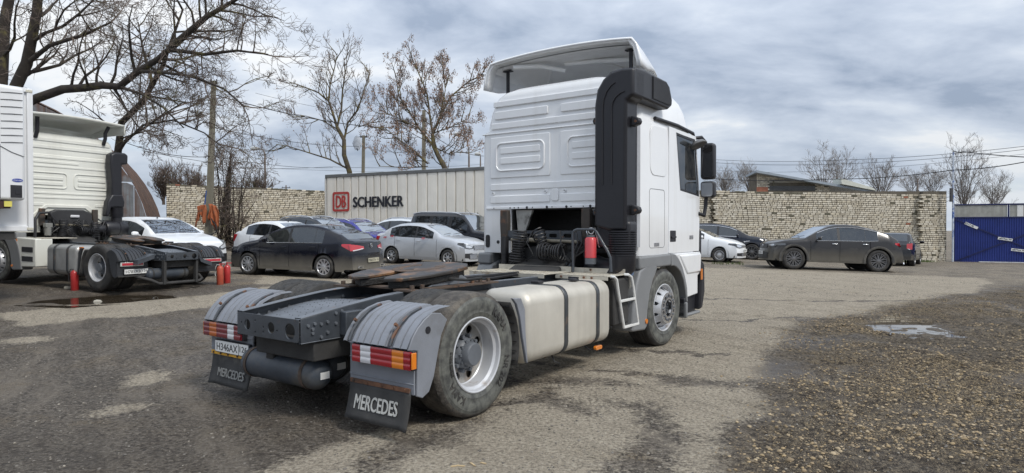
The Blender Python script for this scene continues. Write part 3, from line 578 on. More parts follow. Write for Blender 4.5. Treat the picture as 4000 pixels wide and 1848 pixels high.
# ---- curtain trailer
def trailer():
    A = Vector((-10.05, 34.9, 0)); B = Vector((-1.28, 30.3, 0)); d = (B - A).normalized(); th = math.atan2(d.y, d.x); L_ = 13.6; z0 = G(-6, 33); T = 4.45
    root = empty('curtain_trailer', (A.x, A.y, 0), th); setp(root, 'long grey curtain side trailer with red and black lettering behind the parked cars', 'trailer')
    cur = mat('curtain_grey', (.78, .745, .67), .6, var=.05, vs=1.2, streak=((.62, .585, .51), 3.0, .42, .68, .6)); rail = mat('rail_grey', (.13, .135, .135), .5, var=.15); dk = mat('chassis_black', (.025, .025, .027), .6)
    seams = [0.0, .72, 1.22, 1.72, 2.24, 2.76, 3.26, 3.7, 4.1, 4.75, 5.38, 6.0, 6.6, 7.22, 7.72, 8.26, 8.8, 9.3, 9.95, 10.35, 11.0, 11.65, 12.3, 12.95, 13.6]
    m = MB(); m.box(0, L_, .05, 2.5, z0 + 1.15, T - .02); m.obj('load_box', mat('inner_grey', (.3, .29, .27), .8), root)
    for a, b in zip(seams[:-1], seams[1:]):          # curtain panels between the straps
        n = 6; m = MB(); rows = []
        for i in range(n + 1):
            x = a + .003 + (b - a - .006) * i / n; y = -.018 - .002 * math.sin(math.pi * i / n); rows.append([(x, y + .004 * math.sin(z * 3 + a * 5), z) for z in np.linspace(z0 + 1.12, T - .16, 8)])
        rows = [[(r[0][0], .04, q[2]) for q in r] if i in (0,) else r for i, r in enumerate(rows)] ; m.grid([[(a + .003, .05, q[2]) for q in rows[1]]] + rows[1:] + [[(b - .003, .05, q[2]) for q in rows[1]]]); m.obj('curtain_panel', cur, root, smooth=20)
    m = MB(); m.box(-.04, L_ + .04, -.05, .25, T - .17, T); m.obj('roof_rail', rail, root, bevel=.02)
    m = MB(); m.box(-.03, L_ + .03, .2, 2.5, T, T + .03); m.obj('roof_sheet', mat('roof_pale', (.6, .6, .58), .6), root)
    m = MB(); m.box(-.06, .0, -.04, 2.5, z0 + 1.1, T - .17); m.obj('end_post', mat('post_pale', (.52, .52, .5), .5), root)
    m = MB(); m.box(0, L_, .0, .12, z0 + 1.0, z0 + 1.13); m.obj('side_rail', rail, root)
    m = MB(); m.box(.3, L_ - .5, .7, .85, z0 + .75, z0 + 1.0); m.box(.3, L_ - .5, 1.65, 1.8, z0 + .75, z0 + 1.0); m.obj('chassis_beam', dk, root)
    for x in (1.6, 2.9, 4.2):
        for y in (.02, 2.1):
            m = MB(); M = Matrix.Translation((x, y, z0 + .5)) @ Matrix.Rotation(R(90), 4, 'Z'); m.lathe([(0, .28), (0, .46), (.05, .5), (.33, .5), (.38, .46), (.38, .28)], 24, M, True); m.lathe([(.1, .28), (.1, 0.02)], 24, M); m.obj('wheel', dk, root)
    for y in (.3, 2.1): m = MB(); m.box(10.2, 10.35, y, y + .12, z0 + .02, z0 + 1.0); m.obj('landing_leg', dk, root)
    for k in range(5):   # hazard zigzags low on the curtain
        x = 8.35 + k * .48; m = MB(); zz = z0 + 1.55
        m.add([(x, -.045, zz), (x + .22, -.045, zz + .32), (x + .36, -.045, zz + .16), (x + .30, -.045, zz + .10), (x + .215, -.045, zz + .2), (x + .06, -.045, zz - .03)], [(0, 1, 4, 5), (1, 2, 3, 4)]); m.obj('zigzag_mark', mat('faded_mark', (.30, .29, .26), .7), root)
    red = mat('logo_red', (.42, .045, .04), .5, var=.1); blk = mat('logo_black', (.018, .02, .028), .5, var=.1)
    def U(px): # pixel column of the photograph measured on site -> distance along the trailer
        k = (px - 2000) / 2520; return (A.x - k * A.y) / (k * d.y - d.x)
    xa, xb = U(1302), U(1367); za, zb = 2.57, 3.42; za, zb = 2.46, 3.50
    m = MB(); w = .115; o = rrect(xa, xb, za, zb, .12); i = rrect(xa + w, xb - w, za + w, zb - w, .05); m.ring(o, i, 'Y', -.052, -.044); m.obj('logo_frame', red, root)
    text('logo_letters', 'DB', 1, frame_mat(((xa + xb) / 2, -.053, (za + zb) / 2), (1, 0, 0), (0, 0, 1)), red, root, .03, .003, width=(xb - xa) * .62, height=(zb - za) * .62)
    xa, xb = U(1381), U(1579); text('logo_letters', 'SCHENKER', 1, frame_mat(((xa + xb) / 2, -.053, 2.93), (1, 0, 0), (0, 0, 1)), blk, root, .035, .003, width=xb - xa, height=.56)
trailer()

# ---- poles, lamps and cables
polem = mat('pole_concrete', (.175, .162, .125), .9, var=.2, vs=2, bump=.4, bs=20); steel = mat('lamp_steel', (.18, .15, .13), .6, .3, var=.2); cable = mat('cable_black', (.02, .02, .022), .6)
def pole(px, d, ytop, lean, w0, w1, label, name='utility_pole', m=None, n=4, cross=None):
    x = (px - 2000) / 2520 * d; z1 = 1.52 + (895 - ytop) / 2520 * d; z0 = G(x, min(d, 60)) - .1; r = empty(name, (x, d, z0)); setp(r, label, 'pole')
    b = MB(); b.tube([(0, 0, 0), (lean, 0, z1 - z0)], [w0, w1], n); b.obj('shaft', m or polem, r, smooth=30)
    if cross:
        b = MB()
        for dz, L_ in cross: b.box(lean - L_, lean + L_, -.05, .05, z1 - z0 - dz - .05, z1 - z0 - dz + .05); b.cyl((lean - L_ * .8, 0, z1 - z0 - dz), (lean - L_ * .8, 0, z1 - z0 - dz + .18), .03, 6); b.cyl((lean + L_ * .8, 0, z1 - z0 - dz), (lean + L_ * .8, 0, z1 - z0 - dz + .18), .03, 6)
        b.obj('crossarm', mat('dark_metal', (.05, .05, .055), .5), r)
    return r, z1 - z0
pole(812, 29, 318, .30, .19, .115, 'tall leaning concrete utility pole wrapped in vines behind the white sedan', cross=((.1, .16),))
pr, ph = pole(1655, 46, 432, .03, .22, .16, 'concrete utility pole rising behind the right half of the curtain trailer', cross=((.7, .2), (1.6, .2)))
pole(1415, 46, 530, .12, .17, .13, 'short concrete pole with crossarm rising behind the middle of the trailer', cross=((.1, .25),))
def lamp(px, d, ybase, ptop, plamp, label):
    X = lambda p: (p - 2000) / 2520 * d; Zc = lambda y: 1.52 + (895 - y) / 2520 * d
    x0 = X(px); r = empty('street_lamp', (x0, d, G(x0, min(d, 60)))); setp(r, label, 'street lamp'); g = r.location.z
    a = (0, 0, 0); top = (X(ptop[0]) - x0, 0, Zc(ptop[1]) - g); e = (X(plamp[0]) - x0, 0, Zc(plamp[1]) - g); mid = ((top[0] * 1.0 + e[0] * .0) + (e[0] - top[0]) * .22, 0, top[2] + (e[2] - top[2]) * .65)
    b = MB(); b.tube([a, (top[0] * .9, 0, top[2] * .93), top, mid, e], [.09, .07, .05, .045, .04], 8); b.obj('post', steel, r)
    b = MB(); s = -1 if e[0] < top[0] else 1; b.lathe([(-.3, .0), (-.28, .10), (0, .17), (.22, .13), (.3, 0)], 12, Matrix.Translation((e[0] + s * .15, 0, e[2] - .05)) @ Matrix.Scale(s, 4, (1, 0, 0))); b.obj('lamp_head', mat('lamp_glass', (.45, .46, .45), .3), r)
lamp(1038, 48, 730, (1036, 600), (1003, 578), 'slim street lamp with bent arm above the left brick wall')
lamp(1833, 48, 650, (1832, 590), (1797, 522), 'street lamp with curved arm and round head beside the cab')
lamp(1877, 60, 650, (1877, 612), (1872, 600), 'thin distant pole with small head close to the white cab')
pole(3583, 60, 698, .0, .09, .07, 'small dark pole with insulator beyond the right brick wall', m=steel, n=8, cross=((.5, .2), (1.2, .15)))
pole(1118, 90, 724, .0, .10, .09, 'tiny distant pole with crossarm over the left wall', m=steel, n=6, cross=((.35, .6),))
b = MB(); _r = empty('plastic_bag', ((1402 - 2000) / 2520 * 45.5, 45.5, 0)); setp(_r, 'pale plastic rag caught on the short pole behind the trailer', 'rag')
b.grid([[(.35 * math.cos(u) * (1 - abs(v) * .5) - .1, .1 * math.sin(u), 1.52 + (895 - 560) / 2520 * 45.5 + v * .45 + .1 * math.sin(3 * u)) for v in (-1, -.5, 0, .5, 1)] for u in np.linspace(0, 6.28, 9)[:-1]], True); b.obj('rag', mat('rag_grey', (.42, .46, .52), .7), _r)
def wire(pts, r=.012, label='thin black overhead cable crossing the sky', sag=.3):
    """pts: (px, py, depth) of its supports in the real yard"""
    W = [Vector(((px - 2000) / 2520 * d, d, 1.52 + (895 - py) / 2520 * d)) for px, py, d in pts]; out = []
    for a, c in zip(W[:-1], W[1:]):
        for i in range(12): t = i / 12; q = a.lerp(c, t); q.z -= sag * 4 * t * (1 - t); out.append(q)
    out.append(W[-1]); b = MB(); b.tube(out, r, 5); o = b.obj('power_cable', cable); setp(o, label, 'cable', 'overhead cables'); return o
wire([(835, 370, 29), (1655, 500, 46), (1890, 610, 60)], .022, 'thick black cable from the leaning pole past the two bare trees to the cab', .5)
wire([(838, 500, 29), (1415, 572, 46), (1655, 590, 46)], .014, 'thin cable from the leaning pole to the short pole behind the trailer', .25)
wire([(500, 560, 26), (830, 612, 29), (1300, 655, 60)], .014, 'lower cable running past the leaning pole above the left wall', .2)
wire([(560, 590, 26), (1100, 660, 60), (1900, 668, 80)], .012, 'faint lowest cable above the left brick wall', .2)
wire([(1000, 365, 40), (1655, 470, 46)], .010, 'upper thin wire between the branches and the concrete pole', .3)
wire([(700, 640, 60), (1290, 652, 60), (1900, 640, 90)], .016, 'far pair of wires level with the trailer roof', .3)
wire([(2760, 622, 70), (3300, 625, 60), (4100, 560, 45)], .018, 'upper wire crossing the sky right of the cab', .2)
wire([(2760, 634, 70), (3300, 640, 60), (4100, 572, 45)], .018, 'second wire crossing the sky right of the cab', .2)
wire([(2760, 662, 70), (3200, 668, 60), (4100, 590, 45)], .012, 'faint third wire crossing the sky right of the cab', .2)
wire([(2780, 698, 45), (3250, 700, 40), (3718, 665, 33), (4100, 612, 28)], .022, 'thick black cable sagging over the right brick wall to the gate pole', .12)
wire([(3722, 590, 33.1), (3760, 593, 32.5), (4100, 618, 27)], .022, 'thick cable leaving the top of the gate pole to the right', .05)
# ============================================================ TREES
def px3(px, py, d): return Vector(((px - 2000) / 2520 * d, d, 1.52 + (895 - py) / 2520 * d))
class Tree:
    def __init__(s, seed): s.r = random.Random(seed); s.big = MB(); s.twig = MB(); s.tips = []
    def rv(s, k): r = s.r; return Vector((r.gauss(0, k), r.gauss(0, k), r.gauss(0, k)))
    def limb(s, pts, r0, r1):
        n = len(pts); s.big.tube(pts, [r0 + (r1 - r0) * i / (n - 1) for i in range(n)], 8)
    def grow(s, p, d, L_, rad, lev, up=.15, crook=.16, spread=.75, kids=(5, 5, 4), minr=.006):
        r = s.r; n = 5 if lev > 0 else 4; pts = [p.copy()]; q = p.copy(); dd = d.normalized()
        for i in range(n):
            dd = (dd + s.rv(crook) + Vector((0, 0, up * (.5 + .5 * i / n)))).normalized(); q = q + dd * (L_ / n); pts.append(q.copy())
        rs = [max(minr, rad * (1 - .75 * i / n)) for i in range(n + 1)]
        (s.big if rad > .03 else s.twig).tube(pts, rs, 6 if rad > .03 else 3, caps=False)
        s.tips.append((pts[-1], dd))
        if lev > 0:
            k = kids[min(lev, len(kids)) - 1]; k = max(2, int(k * (.8 + .5 * r.random())))
            for j in range(k):
                t = .25 + .75 * (j + r.random()) / k; i = min(n - 1, int(t * n)); f = t * n - i; b = pts[i].lerp(pts[i + 1], min(1, f)); tang = (pts[i + 1] - pts[i]).normalized()
                side = s.rv(1); side = (side - tang * side.dot(tang)).normalized(); nd = (tang * (1 - spread * .55) + side * spread).normalized()
                s.grow(b, nd, L_ * (.42 + .32 * r.random()) * (1.1 - .45 * t), rs[i] * .62, lev - 1, up, crook, spread, kids, minr)
def tree_obj(name, label, cat, base, T, bark, twm, leaves=None, group=None, wood='trunk'):
    root = empty(name, base); setp(root, label, cat, group); off = -Vector(base)
    T.big.v = [tuple(Vector(v) + off) for v in T.big.v]; T.twig.v = [tuple(Vector(v) + off) for v in T.twig.v]
    if T.big.f: T.big.obj(wood, bark, root, smooth=60, recalc=False)
    if T.twig.f: T.twig.obj('crown', twm, root, smooth=0, recalc=False)
    if leaves:
        cnt, size, m, hang = leaves; r = T.r; mb = MB()
        for i in range(cnt):
            p, d = r.choice(T.tips); p = p + off + Vector((r.gauss(0, .05), r.gauss(0, .05), -r.random() * hang)); a = Vector((r.gauss(0, 1), r.gauss(0, 1), r.gauss(0, .6))).normalized() * size * (.5 + r.random()); b = Vector((r.gauss(0, .4), r.gauss(0, .4), -1)).normalized() * size * (1 + r.random())
            mb.add([p, p + a * .5 + b * .5, p + b, p - a * .5 + b * .5], [(0, 1, 2, 3)])
        mb.obj('dead_leaves', m, root, smooth=0, kind='stuff', recalc=False)
    return root
bark_dark = mat('bark_dark', (.034, .027, .022), .95, var=.35, vs=5, bump=1.0, bs=18, col2=(.10, .085, .035), c2=(.55, .66), c2s=2.2)
bark_tan = mat('bark_tan', (.085, .07, .05), .95, var=.3, vs=4, bump=.6, bs=18, col2=(.16, .13, .04), c2=(.5, .65), c2s=1.5)
twig_brown = mat('twig_brown', (.115, .088, .072), .9, var=.3, vs=2, col2=(.10, .09, .035), c2=(.55, .65), c2s=1.2); twig_grey = mat('twig_grey', (.12, .10, .088), .9, var=.25, vs=1)
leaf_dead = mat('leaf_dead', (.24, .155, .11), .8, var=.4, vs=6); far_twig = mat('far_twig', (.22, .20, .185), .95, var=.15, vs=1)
def big_tree():
    # A: old tree whose crown hangs over the left lorry
    T = Tree(11)
    def L(pts, r0, r1, d): 
        P = [px3(a, b, c) for a, b, c in pts]; T.limb(P, r0, r1); return P
    t1 = L([(-60, 900, 22), (-40, 620, 22), (20, 440, 21.8), (110, 250, 21.6), (150, 60, 21.4), (170, -160, 21.2)], .26, .12, 22)
    t2 = L([(-20, 560, 22), (10, 300, 22.2), (25, 90, 22.4), (70, -120, 22.4)], .24, .14, 22)
    t3 = L([(20, 440, 21.8), (150, 385, 21.6), (250, 350, 21.3), (330, 345, 21.2), (400, 335, 21), (470, 340, 20.8), (545, 280, 20.6), (620, 235, 20.5), (665, 195, 20.3)], .155, .085, 22)
    t4 = L([(665, 195, 20.3), (740, 130, 20.1), (810, 70, 19.9), (880, 30, 19.8), (980, -30, 19.7)], .12, .045, 20)
    t5 = L([(110, 250, 21.6), (200, 180, 21.2), (330, 140, 21), (440, 90, 20.8)], .09, .03, 20)
    t6 = L([(545, 280, 20.6), (640, 285, 20), (760, 300, 19.6), (880, 350, 19.4), (960, 420, 19.3)], .06, .02, 20)
    t7 = L([(665, 195, 20.3), (800, 215, 19.8), (930, 200, 19.4), (1050, 215, 19.2)], .07, .02, 20)
    t8 = L([(470, 340, 20.8), (560, 370, 20.4), (640, 420, 20.2), (720, 500, 20)], .055, .02, 20)
    for P, r, lo, k, Ls, lv in ((t1, .07, 1, 9, 2.6, 3), (t2, .06, 1, 5, 2.4, 3), (t3, .05, 2, 12, 1.9, 3), (t4, .04, 0, 13, 1.9, 3), (t5, .03, 0, 10, 1.5, 3), (t6, .025, 0, 11, 1.4, 3), (t7, .025, 0, 12, 1.5, 3), (t8, .025, 0, 8, 1.3, 3)):
        for j in range(k):
            t = (j + T.r.random()) / k * (len(P) - 1 - lo) + lo; i = min(int(t), len(P) - 2); b = P[i].lerp(P[i + 1], t - i); tg = (P[i + 1] - P[i]).normalized(); sd = Vector((T.r.gauss(0, 1), T.r.gauss(0, .8), T.r.gauss(.25, 1))); sd = (sd - tg * sd.dot(tg)).normalized()
            T.grow(b, tg * .45 + sd * .8, Ls * (.7 + .6 * T.r.random()), r, lv - 0, .05, .17, .7, (5, 5, 4), .0055)
    tree_obj('bare_tree', 'huge bare tree leaning in from the left edge over the refrigerated trailer', 'tree', tuple(px3(-60, 900, 22)), T, bark_dark, twig_brown)
    # B: second tree rising behind the cream cab
    T = Tree(23)
    s1 = L2(T, [(455, 900, 25), (462, 600, 24.8), (478, 480, 24.6), (560, 400, 24.3), (600, 330, 24), (640, 260, 23.8), (660, 200, 23.6), (690, 120, 23.5), (720, 40, 23.4)], .15, .03)
    s2 = L2(T, [(462, 600, 24.8), (500, 540, 24.5), (560, 505, 24), (640, 450, 23.6), (720, 400, 23.2)], .07, .02)
    s3 = L2(T, [(465, 585, 24.8), (560, 490, 24), (680, 470, 23.6), (800, 520, 23.2), (900, 600, 23)], .05, .015)
    s4 = L2(T, [(600, 330, 24), (580, 260, 24), (560, 180, 24), (545, 90, 24)], .07, .02)
    for P, r, k, Ls in ((s1, .04, 14, 2.0), (s2, .03, 10, 1.8), (s3, .03, 12, 1.7), (s4, .03, 8, 1.6)):
        for j in range(k):
            t = (j + T.r.random()) / k * (len(P) - 2) + 1; i = min(int(t), len(P) - 2); b = P[i].lerp(P[i + 1], min(1, t - i)); tg = (P[i + 1] - P[i]).normalized(); sd = Vector((T.r.gauss(.2, 1), T.r.gauss(0, .8), T.r.gauss(.1, 1))); sd = (sd - tg * sd.dot(tg)).normalized()
            T.grow(b, tg * .5 + sd * .8, Ls * (.7 + .6 * T.r.random()), r, 3, .0, .16, .7, (5, 5, 4), .0065)
    tree_obj('bare_tree', 'bare dark tree with drooping twigs rising behind the cream cab', 'tree', tuple(px3(455, 900, 25)), T, bark_dark, twig_brown)
def L2(T, pts, r0, r1):
    P = [px3(*p) for p in pts]; T.limb(P, r0, r1); return P
big_tree()
def mid_tree(label, limbs, seed, d, leaves, bark, kids=(5, 4, 4), Ls=2.2, rr=.035, up=.22, minr=.0085, lv=3, dens=1.25, name='bare_tree', group=None, tw=None):
    T = Tree(seed); Ps = []
    if name == 'bare_tree' and group is None: limbs = [([(a, (b if b > 640 else 640 - (640 - b) * .84), c) for a, b, c in pts], r0, r1, k) for pts, r0, r1, k in limbs]
    for pts, r0, r1, k in limbs: Ps.append((L2(T, [(a, b, d + (c if c else 0)) for a, b, c in pts], r0 * .72, r1 * .8), k, r1))
    for P, k, r1 in Ps:
        for j in range(int(k * dens)):
            t = (j + T.r.random()) / max(1, int(k * dens)) * (len(P) - 1); i = min(int(t), len(P) - 2); b = P[i].lerp(P[i + 1], min(1, t - i)); tg = (P[i + 1] - P[i]).normalized(); sd = T.rv(1); sd = (sd - tg * sd.dot(tg)).normalized()
            T.grow(b, tg * .6 + sd * .7 + Vector((0, 0, .15)), Ls * (.6 + .7 * T.r.random()), rr, lv - 1, up, .11, .6, kids, minr)
    a, b, c = limbs[0][0][0]; return tree_obj(name, label, 'tree', tuple(px3(a, b, d)), T, bark, tw or twig_grey, leaves, group)
mid_tree('slender bare tree with a forked trunk behind the left end of the trailer', [
    ([(1372, 760, 0), (1366, 672, 0), (1345, 600, 0), (1345, 530, 0), (1318, 470, 0)], .26, .14, 3),
    ([(1318, 470, 0), (1300, 400, 0), (1285, 350, 0), (1245, 310, 0), (1180, 280, 0), (1130, 260, .5)], .12, .03, 9),
    ([(1285, 350, 0), (1292, 270, 0), (1310, 190, 0), (1320, 130, 0)], .08, .025, 8),
    ([(1318, 470, 0), (1335, 390, 0), (1340, 300, 0), (1350, 220, -.5), (1345, 150, -.5)], .10, .03, 9),
    ([(1345, 530, 0), (1360, 450, 0), (1400, 390, 0), (1420, 310, 0), (1445, 220, 0)], .10, .03, 10),
    ([(1360, 660, 0), (1290, 620, 0), (1210, 590, 0), (1130, 560, 0), (1080, 550, 0)], .09, .025, 10),
    ([(1320, 480, 0), (1260, 440, 0), (1200, 420, 0), (1150, 410, 0)], .06, .02, 7),
    ([(1400, 470, 0), (1440, 455, 0), (1480, 430, 0)], .05, .02, 4)], 31, 42, (1500, .055, leaf_dead, .2), bark_tan, Ls=1.45, lv=3)
mid_tree('leaning tree still carrying many brown leaves behind the right half of the trailer', [
    ([(1745, 720, 0), (1736, 652, 0), (1715, 610, 0), (1695, 560, 0), (1690, 500, 0)], .26, .15, 4),
    ([(1690, 500, 0), (1720, 420, 0), (1760, 330, 0), (1830, 260, 0), (1890, 225, 0)], .11, .03, 12),
    ([(1690, 500, 0), (1680, 420, 0), (1670, 320, 0), (1640, 230, 0), (1610, 150, 0)], .11, .03, 12),
    ([(1695, 560, 0), (1640, 480, 0), (1600, 400, .5), (1560, 330, .5), (1545, 220, .5)], .11, .03, 13),
    ([(1640, 480, 0), (1560, 430, 0), (1500, 400, 0)], .06, .02, 9),
    ([(1672, 640, 0), (1620, 580, 0), (1560, 530, 0), (1500, 470, 0)], .09, .025, 11),
    ([(1690, 500, 0), (1760, 470, 0), (1830, 430, 0)], .06, .02, 9),
    ([(1720, 420, 0), (1740, 300, 0), (1730, 180, 0)], .06, .02, 9),
    ([(1672, 650, 0), (1600, 655, 0), (1480, 650, 0)], .05, .02, 6), ([(1695, 560, 0), (1760, 600, 0), (1820, 560, 0)], .05, .02, 6)], 37, 40, (15000, .060, leaf_dead, .35), bark_tan, Ls=1.35, lv=3)
# ---- far trees over the right wall
def fan(px, base, top, w, n, seed):
    r = random.Random(seed); out = [([(px, base, 0), (px + r.uniform(-5, 5), base - (base - top) * .28, 0)], .14, .09, 1)]
    for i in range(n):
        u = (i + .5) / n * 2 - 1; e = (px + u * w + r.uniform(-6, 6), top + abs(u) ** 1.6 * (base - top) * .45 + r.uniform(-5, 12), r.uniform(-2, 2)); out.append(([(px, base - (base - top) * .2 * r.random(), 0), (px + u * w * r.uniform(.3, .6), base - (base - top) * r.uniform(.35, .55), 0), e], .06, .02, 7))
    return out
for lab, px, base, top, w, n, sd, d in (('round bare tree directly above the outbuilding roof', 3215, 790, 612, 62, 7, 41, 70), ('narrower bare tree right beside the tree above the outbuilding roof', 3285, 790, 602, 50, 6, 42, 72),
        ('wide bare tree in the gap between the outbuilding and the small pole', 3445, 790, 645, 75, 9, 43, 70), ('tall fan shaped bare tree behind the gate pole', 3765, 860, 572, 88, 11, 44, 62), ('low bare tree right of the tall one above the blue gate', 3885, 850, 700, 48, 7, 45, 66),
        ('small bare sapling left of the small dark pole', 3560, 780, 690, 26, 4, 46, 75), ('slim bare sapling between the small dark pole and the gate pole', 3640, 780, 672, 36, 5, 47, 72), ('bare bush just left of the outbuilding roof', 2925, 770, 665, 34, 6, 48, 64), ('low bare bush close to the truck mirror above the wall', 2830, 780, 700, 42, 6, 49, 62)):
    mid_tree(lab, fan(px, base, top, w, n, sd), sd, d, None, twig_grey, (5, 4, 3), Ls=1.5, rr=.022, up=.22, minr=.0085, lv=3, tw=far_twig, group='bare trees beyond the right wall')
# ---- shrubs behind the left wall
for i, (px, top, w, lab) in enumerate(((690, 688, 60, 'low bare thicket above the left end of the brick wall'), (770, 700, 50, 'bare thicket just left of the leaning concrete pole'), (1010, 718, 46, 'bare thicket right of the vine covered tree behind the wall'), (640, 660, 40, 'bare thicket where the hangar meets the brick wall'))):
    mid_tree(lab, fan(px, 800, top, w, 9, 60 + i), 60 + i, 44, None, twig_brown, (4, 4, 3), Ls=1.0, rr=.02, up=.3, minr=.010, lv=3, tw=twig_brown, name='bare_thicket', group='thickets behind the left wall')
# ---- vine-covered shrub in front of the wall
def vine():
    T = Tree(77); d = 30.5; base = [(868, 940), (880, 945), (900, 950), (925, 950), (850, 940)]
    for j in range(34):
        x, y = T.r.choice(base); e = (x + T.r.gauss(25, 45), T.r.uniform(600, 900)); m = (x + (e[0] - x) * .35 + T.r.gauss(0, 14), (y + e[1]) / 2 + T.r.gauss(0, 20))
        P = [px3(x, y, d), px3(m[0], m[1] + 20, d - .2 + T.r.gauss(0, .3)), px3(m[0] + (e[0] - m[0]) * .5, (m[1] + e[1]) / 2, d + T.r.gauss(0, .4)), px3(e[0], e[1], d + T.r.gauss(0, .5))]; T.big.tube(P, [.035, .03, .022, .012], 5, False)
        for q in range(5): T.grow(P[T.r.randrange(1, 4)], T.rv(1) + Vector((0, 0, .2)), .8 + T.r.random() * .7, .014, 1, -.05, .35, .9, (4, 3), .008)
    for j in range(26): T.grow(px3(892 + T.r.gauss(0, 12), 640 + T.r.gauss(0, 25), d + .6), T.rv(1) + Vector((0, 0, .5)), 1.1, .016, 2, .02, .3, .9, (4, 4), .008)
    T.big.tube([px3(890, 950, d + .6), px3(885, 800, d + .6), px3(895, 690, d + .6), px3(905, 600, d + .6)], [.16, .13, .09, .03], 8)
    tree_obj('vine_shrub', 'tangled dry climbing vine and shrub beside the leaning pole against the wall', 'shrub', tuple(px3(880, 950, d)), T, bark_dark, twig_brown, wood='stems')
vine()
# leaf litter at the wall foot
def litter():
    r = random.Random(4); mb = MB()
    for i in range(2600):
        t = r.random(); x = -14.6 + t * 9 + r.gauss(0, .4); y = 32.9 - abs(r.gauss(0, 1.1)) + (x + 14.6) * .33 - 0; z = G(x, y) + .02 + max(0, .3 - abs(y - (32.9 + (x + 14.6) * .33)) * .25) * r.random(); s = .05 + .06 * r.random(); a = r.random() * 6.28; mb.add([(x + s * math.cos(a + k), y + s * math.sin(a + k), z + r.gauss(0, .02)) for k in (0, 1.5, 3.1, 4.7)], [(0, 1, 2, 3)])
    o = mb.obj('leaf_litter', mat('litter_brown', (.115, .075, .05), .9, var=.4, vs=8), None, smooth=0, recalc=False); setp(o, 'brown leaf litter heaped along the foot of the left wall', 'leaf litter', kind='stuff')
    mb = MB()
    for x0, y0, w, n in ((19.8, 32.7, 3.2, 500), (8.5, 25.5, 1.2, 60)):
        for i in range(n):
            x = x0 + r.uniform(-.5, .5) * w; y = y0 + r.gauss(0, .25); z = sample(GZ, np.array([x]), np.array([y]))[0]; h = .06 + .09 * r.random(); mb.add([(x - .012, y, z), (x + .012, y, z), (x + r.gauss(0, .03), y + r.gauss(0, .03), z + h)], [(0, 1, 2)])
    o = mb.obj('grass', mat('grass_green', (.06, .085, .025), .9, var=.3), None, smooth=0, recalc=False); setp(o, 'short green grass growing at the foot of the right wall', 'grass', kind='stuff')
litter()
# ============================================================ LORRIES
white = mat('cab_white', (.80, .81, .82), .25, var=.035, vs=1.2, coat=.6, streak=((.55, .53, .48), 5, .52, .8, .30), bump=.04, bs=3)
cream = mat('cab_cream', (.72, .72, .66), .3, var=.04, vs=1.5, coat=.4, streak=((.52, .49, .42), 4, .52, .8, .35))
plast = mat('fender_grey', (.195, .208, .235), .55, var=.12, vs=3, bump=.12, bs=90, col2=(.15, .155, .165), c2=(.5, .7), c2s=2.5)
trimg = mat('trim_grey', (.19, .195, .20), .5, var=.06, bump=.1, bs=120)
chas = mat('chassis_steel', (.050, .057, .067), .42, var=.25, vs=4, col2=(.16, .085, .045), c2=(.64, .72), c2s=4.5, bump=.2, bs=30, coat=.1)
chas2 = mat('chassis_top', (.125, .137, .155), .5, var=.2, vs=5, col2=(.24, .12, .06), c2=(.60, .72), c2s=3.0, bump=.2, bs=30)
blackp = mat('black_plastic', (.016, .016, .020), .5, var=.15, vs=6, bump=.08, bs=80); blackd = mat('black_dusty', (.035, .034, .033), .75, var=.3, vs=4, bump=.3, bs=30)
rustm = mat('rust', (.135, .066, .038), .9, var=.4, vs=9, bump=.6, bs=50, col2=(.05, .038, .032), c2=(.5, .65), c2s=8)
rustdk = mat('rust_dark', (.085, .060, .045), .85, var=.35, vs=8, bump=.5, bs=50, col2=(.21, .10, .05), c2=(.55, .68), c2s=5)
rubber = mat('tyre_rubber', (.030, .029, .028), .72, var=.3, vs=6, bump=.25, bs=50, col2=(.085, .078, .068), c2=(.5, .72), c2s=5)
rubside = mat('tyre_sidewall', (.055, .056, .053), .62, var=.3, vs=5, col2=(.145, .148, .13), c2=(.40, .66), c2s=11, bump=.15, bs=40)
rubworn = mat('tyre_worn', (.060, .054, .048), .85, var=.4, vs=12, bump=1.0, bs=38, col2=(.13, .115, .095), c2=(.46, .66), c2s=10)
rimw = mat('rim_silver', (.52, .53, .55), .35, .25, var=.1, col2=(.30, .24, .19), c2=(.6, .75), c2s=5); chrome = mat('polished', (.72, .72, .73), .2, .9, var=.08, col2=(.30, .2, .13), c2=(.62, .72), c2s=9)
rimgrey = mat('rim_dusty', (.30, .29, .27), .6, .1, var=.25, vs=5, col2=(.20, .15, .11), c2=(.52, .7), c2s=4); hubm = mat('hub_grey', (.11, .12, .135), .5, var=.2)
alu = mat('tank_aluminium', (.57, .54, .475), .48, .35, var=.12, vs=2, streak=((.42, .39, .33), 5, .45, .75, .55), bump=.08, bs=60); strapm = mat('tank_strap', (.045, .05, .055), .4, var=.3, vs=6, col2=(.14, .10, .07), c2=(.55, .7), c2s=4)
tread_alu = mat('catwalk_metal', (.50, .47, .40), .7, .1, var=.25, vs=5, col2=(.26, .20, .14), c2=(.52, .7), c2s=5); greasy = mat('greasy_plate', (.030, .026, .023), .45, var=.4, vs=6, col2=(.22, .115, .055), c2=(.50, .64), c2s=3.2, bump=.4, bs=20)
grease = mat('black_grease', (.012, .011, .010), .5, var=.4, bump=1.0, bs=40); wpaint = mat('ladder_white', (.66, .66, .64), .5, var=.12, vs=6, col2=(.28, .17, .09), c2=(.64, .72), c2s=6)
redl = mat('lamp_red', (.30, .007, .014), .15, var=.1, coat=1); redd = mat('lamp_red_dull', (.16, .012, .02), .2, var=.1, coat=.6); ambl = mat('lamp_amber', (.66, .19, .012), .18, var=.06, coat=1); clearl = mat('lamp_clear', (.58, .58, .60), .12, var=.05, coat=1)
